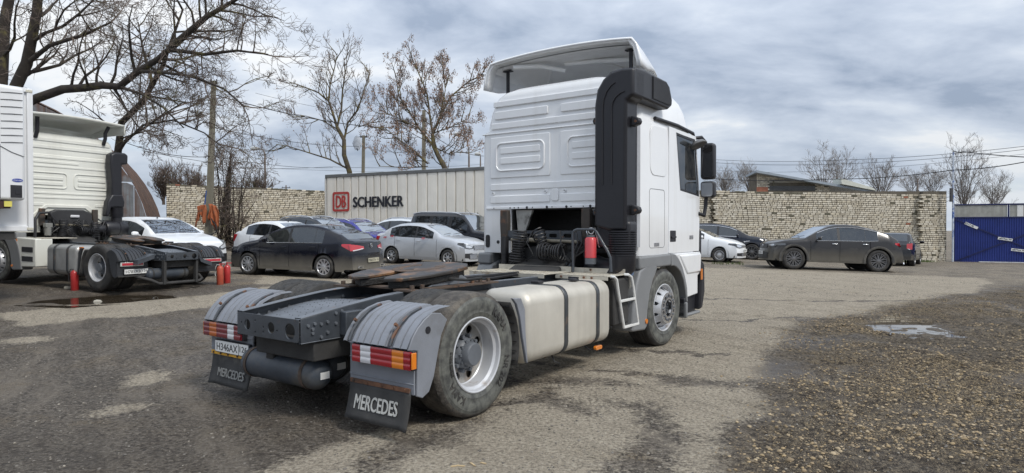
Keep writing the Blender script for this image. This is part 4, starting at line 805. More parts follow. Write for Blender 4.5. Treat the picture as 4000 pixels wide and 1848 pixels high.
redc = mat('canister_red', (.62, .07, .08), .35, var=.08, coat=.4); yel = mat('yellow_strip', (.62, .33, .03), .5, var=.15); whi = mat('letter_grey', (.45, .45, .43), .7, var=.15, vs=20); flapm = mat('mud_flap', (.038, .038, .038), .75, var=.3, vs=5, bump=.3, bs=30, col2=(.09, .085, .075), c2=(.55, .75), c2s=4)
cabglass = glass_mat('cab_glass', (.25, .30, .30), .03, .35); hose = mat('hose_black', (.02, .02, .022), .45, var=.2); duct_s = mat('intake_black', (.014, .014, .018), .42, var=.15, vs=3)
TYRE_R = .507
def tyre_mesh(kind):
    if kind in _tm: return _tm[kind]
    w = .31 if kind != 'front' else .33; n = 180; prof = [(-.02, .292), (-.008, .312), (.0, .335), (.004, .345), (.002, .352), (.009, .385), (.010, .42), (.006, .447), (.002, .452), (-.002, .47), (-.014, .487), (-.03, .4985)]
    m0 = len(prof); rows = 16; tr = [(-.036 - (w - .072) * i / rows, TYRE_R - .004 * (2 * abs(i / rows - .5)) ** 2) for i in range(rows + 1)]; prof += tr
    prof += [(-w + .03, .4985), (-w + .014, .487), (-w, .45), (-w - .008, .40), (-w, .335), (-w + .02, .292)]
    k = len(prof); V = np.zeros((k, n, 3)); r_ = np.random.RandomState(3)
    for i, (t, r) in enumerate(prof):
        for j in range(n):
            rr = r; a = 2 * math.pi * j / n
            if m0 <= i <= m0 + rows:
                q = i - m0
                if kind == 'drive':
                    if q in (0, rows) : rr -= .012 if (j % 6) in (0,) else 0
                    elif q in (3, 4, 8, 12, 13): rr -= .010 if q in (3, 8, 13) else .004
                    else: rr -= .012 if ((j + (q * 2 if q < 8 else -q * 2)) % 6) == 0 else 0
                elif kind == 'front':
                    if q in (3, 6, 10, 13): rr -= .012
                else: rr += r_.uniform(-.003, .002)
            V[i, j] = (t, rr * math.cos(a), rr * math.sin(a))
    mb = MB(); mb.mat(rubside); vs = V.reshape(-1, 3).tolist(); fs = []; ms = []
    for i in range(k - 1):
        for j in range(n):
            fs.append((i * n + j, i * n + (j + 1) % n, (i + 1) * n + (j + 1) % n, (i + 1) * n + j))
    mb.mat(rubworn if kind == 'worn' else rubber); mb.add(vs, fs)
    for f in range(len(fs)):
        i = f // n
        if i < m0 - 3 and kind in ('worn', 'front'): mb.m[f] = 0
        elif i == 3: mb.m[f] = 1
    me = mb.mesh('tyre', None, 30, False); _tm[kind] = me; return me
_tm = {}
def disc_holes(r0, r1, t0, t1, nh, rh, hr, m, th=.012):
    """conical disc with hand holes cut through it"""
    n = 80; mb = MB(); mb.lathe([(t0, r0), (t1, r1), (t1 - th, r1), (t0 - th, r0)], n, None, True); o = mb.obj('d', m, smooth=40); c = MB()
    for i in range(nh):
        a = 2 * math.pi * (i + .5) / nh; c.tube([(-.4, hr * math.cos(a), hr * math.sin(a)), (.3, hr * math.cos(a), hr * math.sin(a))], rh, 14)
    boolean(o, c); me = o.data; bpy.data.objects.remove(o); return me
_rm = {}
def rim_parts(kind):
    if kind in _rm: return _rm[kind]
    if kind == 'rear':
        b = MB(); b.lathe([(-.02, .305), (-.004, .308), (0, .300), (-.006, .290), (-.035, .283), (-.05, .262), (-.15, .256), (-.168, .236)], 64); barrel = b.mesh('rim', rimw)
        b = MB(); b.lathe([(-.30, .0), (-.17, .0), (-.17, .135), (-.12, .125), (-.10, .10), (-.045, .095), (-.035, .085), (-.03, .0)], 32)
        for i in range(10):
            a = 2 * math.pi * i / 10; y, z = .1675 * math.cos(a) * .86, .1675 * math.sin(a) * .86; b.tube([(-.17, y, z), (-.115, y, z)], .017, 6); b.tube([(-.16, y * .73, z * .73), (-.09, y * .73, z * .73)], .013, 6)
        hub = b.mesh('wheel', hubm); disc = disc_holes(.10, .245, -.172, -.155, 8, .036, .198, rimgrey)
    else:
        b = MB(); b.lathe([(-.02, .305), (-.004, .308), (0, .300), (-.006, .290), (-.035, .283), (-.05, .262), (-.09, .258)], 64); barrel = b.mesh('rim', rimw)
        b = MB(); b.lathe([(-.2, .0), (0.0, .0), (.0, .06), (-.03, .10), (-.03, .17), (-.2, .17)], 32)
        for i in range(10):
            a = 2 * math.pi * i / 10; y, z = .155 * math.cos(a), .155 * math.sin(a); b.tube([(.03, y, z), (.068, y, z)], .016, 6); y, z = .07 * math.cos(a), .07 * math.sin(a); b.tube([(-.01, y, z), (.015, y, z)], .012, 6)
        hub = b.mesh('wheel', hubm); disc = disc_holes(.20, .262, .048, -.075, 10, .024, .236, rimw)
        ring = disc_holes(.112, .20, .062, .056, 10, .024, .155, chrome, .02)
        bm = bmesh.new(); bm.from_mesh(disc); k = len(bm.faces); bm.from_mesh(ring); disc = bpy.data.meshes.new('disc'); bm.to_mesh(disc)
        for i, p in enumerate(disc.polygons):
            if i >= k: p.material_index = 1
        disc.materials.append(rimw); disc.materials.append(chrome); bm.free()
    _rm[kind] = (barrel, hub, disc); return _rm[kind]
def mk(name, me, parent, loc=(0, 0, 0), rz=0):
    o = bpy.data.objects.new(name, me); C.objects.link(o); o.parent = parent; o.location = loc; o.rotation_euler = (0, 0, rz); return o
def wheel(parent, x, y, side, rk, tk, z=TYRE_R - .004, steer=0):
    bar, hub, disc = rim_parts(rk); w = mk('wheel', hub, parent, (x, y, z), (0 if side > 0 else math.pi) + steer); mk('tyre', tyre_mesh(tk), w); mk('rim', bar, w); mk('rim_disc', disc, w); return w
def arc_text(parent, s, r, a0, size, m, x=.0115, bold=.002, ext=.0015):
    me = text_mesh(s, size, bold, ext, 'LEFT', 1.05)
    for v in me.vertices: c = v.co; a = a0 - c.x / r; v.co = Vector((x + c.z, (r + c.y) * math.cos(a), (r + c.y) * math.sin(a)))
    me.materials.clear(); me.materials.append(m); o = bpy.data.objects.new('sidewall_lettering', me); C.objects.link(o); o.parent = parent; return o
def bolts(mb, pts, d, r=.014, h=.014):
    for p in pts: p = Vector(p); mb.tube([p, p + Vector(d) * h], r, 6)
def coil(c0, c1, R0, turns, r, n=14):
    c0 = Vector(c0); c1 = Vector(c1); ax = (c1 - c0); u = ax.normalized(); a = u.cross(Vector((0, 1, .3))).normalized(); b = u.cross(a); pts = []
    for i in range(int(turns * n) + 1): t = i / (turns * n); w = 2 * math.pi * i / n; pts.append(c0 + ax * t + (a * math.cos(w) + b * math.sin(w)) * R0 * (1 + .15 * math.sin(9 * t)))
    m = MB(); m.tube(pts, r, 5); return m
def chassis(T, main=True):
    top = [(-1.08, .845), (-.62, .905), (-.25, .945), (.1, .965), (5.0, .965)]; bot = [(5.0, .70), (.3, .70), (-.2, .69), (-.6, .665), (-1.08, .665)]
    for s in (-1, 1):
        m = MB(); m.mat(chas).prism(top + bot, 'X', s * .412, s * .42)
        m.mat(chas2)
        for L_, o in ((top, 1), (bot[::-1], -1)):
            rows = [[(s * x, y, z + (dz * .008)) for x, dz in ((.42, 0), (.42, o), (.345, o), (.345, 0))] for y, z in L_]; m.grid(rows, closed_v=True)
        m.obj('frame_rail', None, T, smooth=30, bevel=.003)
    m = MB(); m.prism(rrect(-.40, .40, .668, .842, .012), 'Y', -1.092, -1.082); m.box(-.36, .34, -1.085, -.94, .836, .846); m.box(-.38, .38, -1.085, -.98, .664, .672); o = m.obj('rear_crossmember', chas, T)
    c = MB()
    for x, r in ((-.26, .042), (.06, .045), (.30, .062)): c.prism(circ(x, .752 if x < .2 else .745, r, 18), 'Y', -1.2, -1.0)
    for x, z in ((-.15, .79), (-.04, .75), (-.15, .70), (-.04, .71), (.14, .735), (-.34, .76)): c.prism(circ(x, z, .011, 8), 'Y', -1.2, -1.0)
    boolean(o, c)
    m = MB(); m.box(-.40, .40, -1.0, -.96, .70, .80); m.obj('inner_plate', blackd, T)
    m = MB(); P = []
    for s in (-1, 1):
        for y, z in ((-1.02, .79), (-.96, .80), (-.90, .79), (-.84, .80), (-.98, .73), (-.98, .76), (-.84, .72), (-.9, .69), (-.76, .86), (-.70, .87), (-.76, .78), (-.3, .85), (-.2, .86), (.3, .9), (.4, .9), (.5, .85), (1.2, .9), (1.3, .9)): P.append((s * .42, y, z))
        bolts(m, [p for p in P if p[0] * s > 0], (s, 0, 0), .013, .014); bolts(m, [(s * .41, y, z) for y, z in ((-.9, .8), (-.8, .81), (-.7, .82), (-.6, .84), (-.2, .87), (0, .88))], (-s, 0, 0), .016, .014)
    m.obj('frame_bolts', hubm, T, kind='stuff')
    for y in (-.35, .25, .75, 1.5, 2.3): m = MB(); m.tube([(-.41, y, .83), (.41, y, .83)], .055, 10); m.obj('crossmember', chas, T)
    m = MB(); rows = []                                                   # perforated arch between the rails
    for i in range(13): y = -.90 + i * .075; z = .80 + .085 * math.sin(math.pi * i / 16); rows.append([(x, y, z - .008 * (abs(x) > .28)) for x in (-.36, -.24, -.12, -.11, 0, .11, .12, .24, .36)])
    m.mat(chas2).grid(rows)
    m.mat(blackd)
    for i in range(11):
        for x in (-.31, -.2, -.16, -.07, -.03, .05, .08, .17, .21, .31): y = -.86 + i * .075 + (.03 if int(x * 100) % 2 else 0); z = .80 + .085 * math.sin(math.pi * (y + .9) / .075 / 16); m.tube([(x, y, z), (x, y, z + .002)], .005, 5)
    m.obj('perforated_cover', None, T, recalc=False)
    m = MB(); m.tube([(-.3, -.6, .84), (-.2, -.1, .86), (-.25, .4, .85), (-.1, 1.0, .88), (.2, 2.0, .88)], .018, 6); m.tube([(.3, -.3, .80), (.25, .5, .82), (.3, 1.5, .86)], .014, 6); m.tube([(-.35, .6, .99), (.0, 1.2, .985), (.1, 2.2, 1.0)], .02, 6); m.tube([(.2, .9, .985), (.25, 1.5, .985), (.1, 2.3, .985)], .016, 6); m.obj('brake_hose', hose, T)
    # axle and suspension
    m = MB(); m.tube([(-.95, 0, .5), (.95, 0, .5)], .075, 12); m.lathe([(-.2, .05), (-.15, .17), (0, .2), (.15, .17), (.2, .05)], 20, Matrix.Translation((0, 0, .5))); m.obj('rear_axle', blackd, T)
    for s in (-1, 1):
        for y in (-.42, .42): m = MB(); m.lathe([(-.12, .05), (-.1, .13), (0, .15), (.1, .13), (.12, .05)], 16, Matrix.Translation((s * .5, y, .56)) @ Matrix.Rotation(R(90), 4, 'Y')); m.obj('air_bellow', hose, T)
        m = MB(); m.box(s * .5 - .05, s * .5 + .05, -.55, .55, .38, .43); m.obj('spring_beam', blackd, T)
    m = MB(); m.tube([(-1.0, 3.87, .45), (1.0, 3.87, .45)], .07, 10); m.obj('front_axle', blackd, T)
    m = MB(); m.box(-.36, .40, -.95, -.45, .50, .665); m.box(-.30, -.2, -.9, -.5, .44, .5); m.obj('tank_bracket', blackd, T, bevel=.01)
    for (y, x0, x1, z, r) in ((-.80, -.70, .34, .365, .125), (-.52, -.72, .20, .375, .122)):
        m = MB(); n = 8; pr = [(x0 + .09 * (1 - math.cos(math.pi / 2 * i / n)), r * math.sin(math.pi / 2 * i / n)) for i in range(n + 1)] + [(x1 - .09 * (1 - math.cos(math.pi / 2 * i / n)), r * math.sin(math.pi / 2 * i / n)) for i in range(n, -1, -1)]
        m.lathe(pr, 32, Matrix.Translation((0, y, z))); a = m.obj('air_tank', mat('air_tank', (.045, .055, .07), .5, var=.3, vs=3, col2=(.085, .08, .07), c2=(.48, .7), c2s=3, bump=.15, bs=40), T, smooth=60)
        for x in (x0 + .13, x1 - .15): q = MB(); q.lathe([(x - .018, r + .002), (x - .018, r + .006), (x + .018, r + .006), (x + .018, r + .002)], 28, Matrix.Translation((0, y, z)), True); q.obj('tank_band', rustdk if main else blackd, a)
        if main:
            q = MB(); w = R(12); cx, cz = x1 - .012, z + .03; q.box(cx + .002, cx + .013, y - .04, y + .045, cz - .06, cz - .005); q.obj('sticker', plate_white, a)
def tractor(name, label, loc, rz, rx, main=True):
    T = empty(name, loc, rz, rx); setp(T, label, 'tractor lorry')
    body = white if main else cream; fen = plast if main else mat('fender_black', (.028, .030, .034), .5, var=.2, vs=4, bump=.1, bs=60)
    chassis(T, main)
    # ---------------- wheels
    for s in (-1, 1):
        w = wheel(T, s * 1.25, 0, s, 'rear', 'worn' if (main and s > 0) else 'drive'); wheel(T, s * .91, 0, s, 'rear', 'drive')
        f = wheel(T, s * 1.245, 3.87, s, 'front', 'front', steer=R(-3) if main else 0)
        if main and s > 0:
            arc_text(w, 'KAMA', .385, R(62), .085, rubber); arc_text(w, 'NR 202', .385, R(-8), .085, rubber); arc_text(w, 'KAMA', .385, R(-118), .085, rubber); arc_text(w, '315/70 R22.5', .345, R(200), .035, rubber)
    # ---------------- rear fenders
    prof = [(-.40, .938), (-.52, .93), (-.62, .905), (-.70, .87), (-.77, .81), (-.82, .75), (-.86, .68)]
    for s in (-1, 1):
        xa, xb = .63, 1.31; n = 85; rows = []; pitch = .0756
        for y, z in prof:
            row = []
            for i in range(n * 2 + 1):
                x = xa + (xb - xa) * i / (n * 2); u = (x - xa) % pitch; d = -.004 if u < .013 else .012
                if abs(x - .71) < .034 or abs(x - 1.14) < .034: d = -.024
                dy = .0; q = Vector((0, -1, .6)).normalized(); row.append((s * x, y + q.y * d, z + q.z * d))
            rows.append(row)
        m = MB(); m.grid(rows); o = m.obj('rear_fender', fen, T, smooth=32, recalc=False)
        side = [(-.62, .915), (-.524, .903), (-.453, .848), (-.52, .74), (-.56, .60), (-.60, .45), (-.651, .348), (-.72, .315), (-.78, .34), (-.775, .50), (-.77, .66), (-.862, .675), (-.82, .76), (-.77, .82), (-.70, .875)]
        m = MB(); m.prism(side, 'X', s * 1.298, s * 1.318); o = m.obj('fender_side', fen, T, bevel=.006)
        if main: m = MB(); m.prism(circ(-.665, .795, .027, 16), 'X', s * 1.317, s * 1.321); m.obj('fender_hole', blackp, T)
        m = MB(); m.box(s * .64, s * 1.31, -.80, -.785, .35, .70); m.box(s * .64, s * 1.31, -.806, -.80, .55, .56); m.box(s * .64, s * 1.31, -.806, -.80, .42, .43); m.obj('fender_panel', fen, T, bevel=.005)
        for x in (.71, 1.14):
            m = MB(); m.tube([(s * x, -.55, .93), (s * x, -.66, .90), (s * x, -.76, .835), (s * x, -.83, .76), (s * x, -.865, .69)], .013, 6); m.obj('fender_bracket', mat('bracket_metal', (.06, .066, .075), .5, var=.2, col2=(.13, .065, .038), c2=(.56, .66), c2s=9) if main else blackd, T)
            m = MB(); bolts(m, [(s * x, -.80, .83)], (0, -.8, .6), .014, .02); m.obj('bracket_bolt', rustm, T)
        m = MB(); m.tube([(s * .42, -.62, .80), (s * 1.1, -.62, .80)], .035, 10); m.box(s * .42, s * .50, -.72, -.52, .68, .87); m.obj('fender_arm', chas, T, bevel=.008)
        # front half of the fender
        m = MB(); rows = [[(s * x, .615 * math.cos(R(a)), .5 + .615 * math.sin(R(a))) for x in (.63, .85, 1.22)] for a in range(-18, 46, 8)]; m.grid(rows); o = m.obj('inner_liner', blackd, T, recalc=False); sm = o.modifiers.new('s', 'SOLIDIFY'); sm.thickness = .006
        m = MB()
        for a in range(-14, 42, 8): w = R(a); m.tube([(s * .64, .607 * math.cos(w), .5 + .607 * math.sin(w)), (s * 1.2, .607 * math.cos(w), .5 + .607 * math.sin(w))], .004, 4)
        for x in (.75, .87, .99, 1.11): m.tube([(s * x, .607 * math.cos(R(a)), .5 + .607 * math.sin(R(a))) for a in range(-16, 42, 6)], .004, 4)
        m.obj('liner_ribs', blackp, T, kind='stuff')
        m = MB(); m.prism([(.50, .915), (.63, .905), (.69, .80), (.70, .6), (.735, .31), (.72, .315), (.655, .55), (.615, .74), (.56, .86)], 'X', s * 1.205, s * 1.235); m.obj('fender_lip', fen, T, bevel=.006)
        # lamps
        if main:
            lm = MB(); seq = [(0, .09, redl), (.09, .20, clearl), (.20, .42, redl), (.42, .535, ambl), (.535, .60, redl)]
            if s < 0: seq = [(0, .10, redd), (.10, .20, clearl), (.20, .38, redd), (.38, .50, mat('amber_dull', (.45, .10, .01), .2, coat=.6)), (.50, .60, redd)]
            m = MB(); m.box(s * .72, s * 1.345, -.845, -.80, .532, .672); house = m.obj('tail_lamp', blackp, T, bevel=.006)
            for a, b, mm in seq:
                q = MB(); rows = []
                for z in np.linspace(.538, .666, 13): bu = .0035 * abs(math.sin((z - .538) / .128 * math.pi * 3)); rows.append([(s * (.735 + a + .0008), -.862 - bu, z), (s * (.735 + b - .0008), -.862 - bu, z)])
                q.grid(rows); q.box(s * (.735 + a + .0008), s * (.735 + b - .0008), -.86, -.83, .538, .666); q.obj('lamp_lens', mm, house, smooth=20)
            q = MB(); q.box(s * 1.338, s * 1.352, -.86, -.815, .545, .66); q.obj('side_marker', ambl, house, bevel=.004)
        else:
            m = MB(); m.box(s * .74, s * 1.26, -.835, -.80, .56, .66); h_ = m.obj('tail_lamp', mat('plate_cream', (.62, .62, .58), .5), T, bevel=.015); q = MB(); q.box(s * .77, s * 1.23, -.842, -.834, .585, .635); q.obj('lamp_lens', mat('reflector_red', (.48, .03, .05), .4, var=.1), h_)
        # mud flap
        if main:
            m = MB(); rows = []
            for j in range(9):
                z = .375 - .27 * j / 8; bend = -.04 * (j / 8) ** 2; rows.append([(s * (.655 + .63 * i / 8) , -.80 + bend + (.035 * (i / 8) ** 2 - .02) * (j / 8) - (.03 * (j / 8) * (1 if i == 8 else 0)), z - .012 * (i / 8) * (j / 8)) for i in range(9)])
            m.grid(rows); o = m.obj('mud_flap', flapm, T, smooth=60, recalc=False); sm = o.modifiers.new('s', 'SOLIDIFY'); sm.thickness = .012
            def flap(xc, zc):
                def fn(c):
                    u = (abs(xc + c.x) - .655) / .63; t = (.375 - (zc + c.y)) / .27; y = -.80 - .04 * t * t + (.035 * u * u - .02) * t
                    return Vector((c.x, c.y, -(y + .806) + .019 + c.z))
                return fn
            if s > 0: text('flap_lettering', 'MERCEDES', 1, frame_mat((.955, -.806, .235), (1, 0, 0), (0, 0, 1)), whi, o, .022, .001, fn=flap(.955, .235), width=.44, height=.105)
            else: text('flap_lettering', 'MERCEDES', 1, frame_mat((-.93, -.806, .215), (1, 0, 0), (0, 0, 1)), mat('letter_dim', (.22, .22, .21), .8), o, .025, .001, fn=flap(-.93, .215), width=.44, height=.075)
            m = MB(); m.box(s * .66, s * 1.28, -.818, -.803, .365, .395); m.obj('flap_strip', rustm if s > 0 else yel, T)
            m = MB(); bolts(m, [(s * x, -.818, .38) for x in (.70, .85, 1.0, 1.12, 1.24)], (0, -1, 0), .010, .008); m.obj('strip_bolts', rustm, T, kind='stuff')
        else:
            m = MB(); m.box(s * .64, s * 1.30, -.815, -.80, .34, .37); m.obj('flap_strip', blackd, T)
    # number plate on the left
    m = MB(); m.box(-1.19, -.64, -.835, -.806, .392, .508); pb = m.obj('plate_holder', blackp, T, bevel=.004); m = MB(); m.box(-1.178, -.652, -.84, -.834, .40, .50); pl = m.obj('number_plate', plate_white if True else plate_dirty, T)
    if main:
        text('plate_lettering', 'H346AX', 1, frame_mat((-.985, -.8415, .448), (1, 0, 0), (0, 0, 1)), ink, pl, .01, 0, width=.335, height=.066); text('plate_lettering', '126', 1, frame_mat((-.725, -.8415, .456), (1, 0, 0), (0, 0, 1)), ink, pl, .01, 0, width=.115, height=.052)
    else:
        text('plate_lettering', 'H785XB', 1, frame_mat((-.985, -.8415, .448), (1, 0, 0), (0, 0, 1)), ink, pl, .01, 0, width=.335, height=.066); text('plate_lettering', '126', 1, frame_mat((-.725, -.8415, .456), (1, 0, 0), (0, 0, 1)), ink, pl, .01, 0, width=.115, height=.045)
    m = MB(); m.box(-.802, -.797, -.8415, -.839, .402, .498); m.obj('plate_line', ink, pl)
    # ---------------- fifth wheel
    pts = [(-.47, .28), (-.36, .02), (-.20, -.05), (-.13, .05), (-.06, .48), (0, .55), (.06, .48), (.13, .05), (.20, -.05), (.36, .02), (.47, .28), (.49, .6), (.44, .85), (.30, 1.02), (.12, 1.08), (-.12, 1.08), (-.30, 1.02), (-.44, .85), (-.49, .6)]
    tilt = Matrix.Translation((0, .62, 1.10)) @ Matrix.Rotation(R(5), 4, 'X') @ Matrix.Translation((0, -.62, 0))
    m = MB(); m.prism(pts, 'Z', 0, .035, tilt); m.cur = 0; o = m.obj('fifth_wheel_plate', greasy, T, bevel=.01, seg=3)
    m = MB(); pts2 = [(x * .93, .62 + (y - .62) * .9) for x, y in pts]; m.prism(pts2, 'Z', -.07, 0, tilt); m.obj('plate_skirt', grease, T, bevel=.01)
    m = MB(); m.lathe([(-.0, .16), (.004, .17), (.004, .26), (0, .27)], 40, tilt @ Matrix.Translation((0, .62, .0355)) @ Matrix.Rotation(R(-90), 4, 'Y') , a0=R(35), a1=R(325)); m.obj('wear_ring', rustdk, T)
    for s in (-1, 1):
        m = MB(); m.prism([(.30, .985), (.95, .985), (.78, 1.07), (.47, 1.07)], 'X', s * .37, s * .43); m.obj('fifth_wheel_bracket', chas2, T, bevel=.008)
        m = MB(); m.box(s * .30, s * .52, -.02, 1.25, .968, .985); m.obj('mounting_plate', rustdk, T)
        m = MB(); bolts(m, [(s * .46, y, .985) for y in (.05, .18, .9, 1.02, 1.15)], (0, 0, 1), .022, .035); m.obj('mounting_bolts', rustdk, T, kind='stuff')
    m = MB(); m.box(-.50, .50, .10, .22, .968, .985); m.box(-.5, .5, .98, 1.08, .968, .985); m.obj('base_plate', rustdk, T)
    m = MB(); m.tube([(.42, .55, 1.05), (.62, .62, 1.04), (.74, .70, 1.06)], .014, 6); m.obj('release_handle', blackd, T)
    # ---------------- fuel tank and its straps
    for s in ((1,) if main else (-1, 1)):
        y0, y1 = (.74, 2.42) if main else (.80, 1.95); x0, x1, z0, z1 = .66, 1.225, .275, .955; n = 12; rows = []
        for i in range(n + 1):
            t = i / n; e = abs(2 * t - 1); k = 0 if e < .8 else (e - .8) / .2
            yy = y0 + (y1 - y0) * (t if True else 0)
            rows.append((yy, k))
        ys = [(y0, .09), (y0 + .015, .045), (y0 + .04, .018), (y0 + .08, 0), (y0 + .5, 0), (y1 - .5, 0), (y1 - .08, 0), (y1 - .04, .018), (y1 - .015, .045), (y1, .09)]
        m = MB(); m.grid([[(s * x, y, z) for x, z in rrect(x0 + k, x1 - k, z0 + k, z1 - k, .13 - k * .6, 6)] for y, k in ys], closed_v=True); a = len(rrect(0, 1, 0, 1, .1, 6)); m.f += [tuple(range(a)), tuple(len(m.v) - a + i for i in range(a))]; m.m += [0, 0]; tk = m.obj('fuel_tank', alu if main else mat('tank_grey', (.36, .36, .35), .4, .5, var=.15), T, smooth=50)
        for y in ((1.42, 2.08) if main else (1.1, 1.6)):
            m = MB(); rr_ = rrect(x0 - .003, x1 + .006, z0 - .006, z1 + .006, .135, 6); m.grid([[(s * x, yy, z) for x, z in rr_] for yy in (y - .035, y + .035)], closed_v=True); o = m.obj('tank_strap', strapm, tk, smooth=50, recalc=False); sm = o.modifiers.new('s', 'SOLIDIFY'); sm.thickness = .006; sm.offset = 1
            m = MB(); m.tube([(s * 1.0, y, z0 - .01), (s * .97, y, z0 - .05)], .015, 6); m.obj('strap_bolt', rustm, tk)
        if main:
            m = MB(); M_ = Matrix.Translation((1.0, 1.95, .963)) @ Matrix.Rotation(R(-90), 4, 'Y') @ Matrix.Rotation(R(0), 4, 'X'); m.lathe([(0, .0), (0, .055), (.012, .06), (.03, .055), (.035, .0)], 18, M_); m.box(.94, 1.06, 1.935, 1.965, .993, 1.008); m.obj('filler_cap', blackp, tk, bevel=.004)
            m = MB(); m.box(.80, .90, 1.42, 1.52, .958, .99); m.obj('sender_cover', blackp, tk, bevel=.008)
            m = MB(); m.prism(rrect(2.03, 2.17, .225, .268, .02), 'X', 1.20, 1.235); m.obj('side_marker', ambl, T, bevel=.004)
            m = MB(); m.tube([(1.1, 2.0, .27), (1.16, 2.04, .22), (1.2, 2.1, .245)], .008, 5); m.tube([(1.05, 1.42, .27), (1.10, 1.40, .20), (1.13, 1.46, .17)], .006, 5); m.obj('loose_wire', hose, T)
        else:
            m = MB(); m.box(s * 1.16, s * 1.2, .62, .72, .86, .93); m.obj('side_marker', ambl, T)
    # ---------------- catwalk
    def treadplate(x0, x1, y0, y1, z, nm='catwalk'):
        m = MB(); m.box(x0, x1, y0, y1, z - .006, z); m.box(x0, x1, y0, y0 + .006, z - .045, z); m.box(x0, x1, y1 - .006, y1, z, z + .06)
        nx = int((x1 - x0) / .045); ny = int((y1 - y0) / .045)
        for i in range(nx):
            for j in range(ny): x = x0 + .03 + i * .045; y = y0 + .03 + j * .045; a = .012; b = .004; (m.box(x - a, x + a, y - b, y + b, z, z + .004) if (i + j) % 2 else m.box(x - b, x + b, y - a, y + a, z, z + .004))
        return m.obj(nm, tread_alu, T, smooth=0)
    if main:
        treadplate(-.60, .50, 2.14, 2.76, 1.0); treadplate(.52, 1.20, 2.36, 2.80, .992)
        m = MB(); bolts(m, [(x, 2.36, .97) for x in (.6, .9, 1.0)], (0, -1, 0), .014, .012); bolts(m, [(x, 2.794, 1.03) for x in (.75, 1.1)], (0, -1, 0), .014, .012); m.obj('catwalk_bolts', rustm, T, kind='stuff')
        m = MB(); m.tube([(1.19, 2.45, .985), (1.235, 2.45, .985), (1.24, 2.50, .95), (1.24, 2.53, .85), (1.24, 2.69, .385)], .017, 8); m.obj('ladder_stile', wpaint, T)
        m = MB(); m.tube([(1.19, 2.80, .99), (1.235, 2.81, .99), (1.24, 2.88, .96), (1.24, 2.93, .85), (1.24, 3.07, .385)], .017, 8); m.obj('ladder_stile', wpaint, T)
        for z, a, b in ((.70, 2.585, 2.975), (.392, 2.69, 3.07)): m = MB(); m.box(1.225, 1.255, a, b, z - .014, z + .014); m.obj('rung', wpaint, T, bevel=.004)
        m = MB(); m.box(1.20, 1.235, 3.0, 3.10, .58, .72); m.obj('ladder_mount', mat('galvanised', (.42, .44, .47), .5, .3), T, bevel=.005)
    # ---------------- dark things under the cab
    m = MB(); m.box(.42, .62, .7, 2.45, .45, .9); m.box(-1.1, -.5, .8, 1.7, .4, .9) if main else None; m.obj('chassis_boxes', blackd, T, bevel=.02)
    m = MB(); m.prism([(2.3, .55), (3.0, .5), (4.6, .5), (4.6, 1.25), (3.4, 1.3), (2.6, 1.0)], 'X', -.36, .36); m.obj('gearbox', blackd, T, bevel=.03)
    m = MB(); rows = []
    for i in range(13): a = math.pi * i / 12; rows.append([(.42 * math.cos(a) - .1, y, 1.0 + .30 * math.sin(a)) for y in (2.95, 3.05, 3.6)])
    m.grid(rows); m.prism([(.42 * math.cos(math.pi * i / 12) - .1, 1.0 + .30 * math.sin(math.pi * i / 12)) for i in range(13)], 'Y', 2.94, 2.955); m.obj('engine_cover', mat('engine_black', (.02, .02, .022), .6, var=.3), T, recalc=False)
    m = MB(); m.box(-.98, .98, 3.2, 5.0, 1.22, 1.26); m.box(-1.15, 1.15, 3.35, 3.4, .6, 1.25); m.obj('cab_floor', blackd, T)
    if main:
        for s, x in ((-1, -.50), (1, .70)): m = MB(); m.prism([(x - .14, 1.79), (x + .14, 1.79), (x + .02, 1.50), (x - .10, 1.42)] if s < 0 else [(x - .16, 1.79), (x + .14, 1.79), (x + .10, 1.45), (x + .0, 1.50)], 'Y', 3.20, 3.24); m.obj('inner_panel', mat('grimy_white', (.42, .41, .38), .5, var=.2, col2=(.12, .11, .10), c2=(.5, .65), c2s=5), T)
    for x in (-.72, .55):                                                  # cab rear supports
        m = MB(); m.prism([(-.05, 0), (.05, 0), (.065, .25), (.06, .42), (-.06, .42), (-.065, .25)], 'Y', 3.02, 3.10, Matrix.Translation((x, 0, 1.36))); m.obj('cab_support', mat('support_rusty', (.05, .042, .036), .8, var=.3, col2=(.16, .075, .04), c2=(.52, .66), c2s=6), T, bevel=.01)
        m = MB(); m.tube([(x + .05, 2.98, 1.0), (x + .05, 2.98, 1.18)], .045, 12); m.tube([(x + .05, 2.98, 1.18), (x + .05, 2.98, 1.42)], .055, 12); m.obj('cab_shock', hose, T)
    m = MB(); m.prism([(-.78, 1.50), (.62, 1.50), (.55, 1.36), (-.62, 1.36)], 'Y', 3.04, 3.07); o = m.obj('support_beam', chas, T)
    c = MB(); [c.prism(rrect(x, x + .12, 1.41, 1.46, .02), 'Y', 2.9, 3.2) for x in (-.35, .0, .22)]; boolean(o, c)
    for p0, p1, R0, tn in (((-.32, 2.86, 1.50), (-.38, 2.84, 1.08), .085, 13), ((-.05, 2.84, 1.50), (.12, 2.80, 1.20), .075, 8), ((.02, 2.80, 1.24), (.36, 2.82, 1.22), .10, 9)): coil(p0, p1, R0, tn, .010).obj('spiral_hose', hose, T)
    for k in range(9):
        r = random.Random(k + (0 if main else 50)); x = r.uniform(-.6, .75); m = MB(); m.tube([(x, 2.92, 1.5), (x + r.uniform(-.1, .1), 2.86, 1.35), (x + r.uniform(-.2, .2), 2.84, 1.18), (x + r.uniform(-.3, .3), 2.9, 1.02)], .011, 6); m.obj('cable', hose, T)
    m = MB(); m.tube([(-.5, 2.9, 1.38), (.5, 2.95, 1.36)], .022, 8); m.tube([(-.2, 2.89, 1.38), (-.1, 2.9, 1.375)], .028, 8); m.obj('steering_strut', mat('strut_metal', (.2, .18, .14), .5, .3), T)
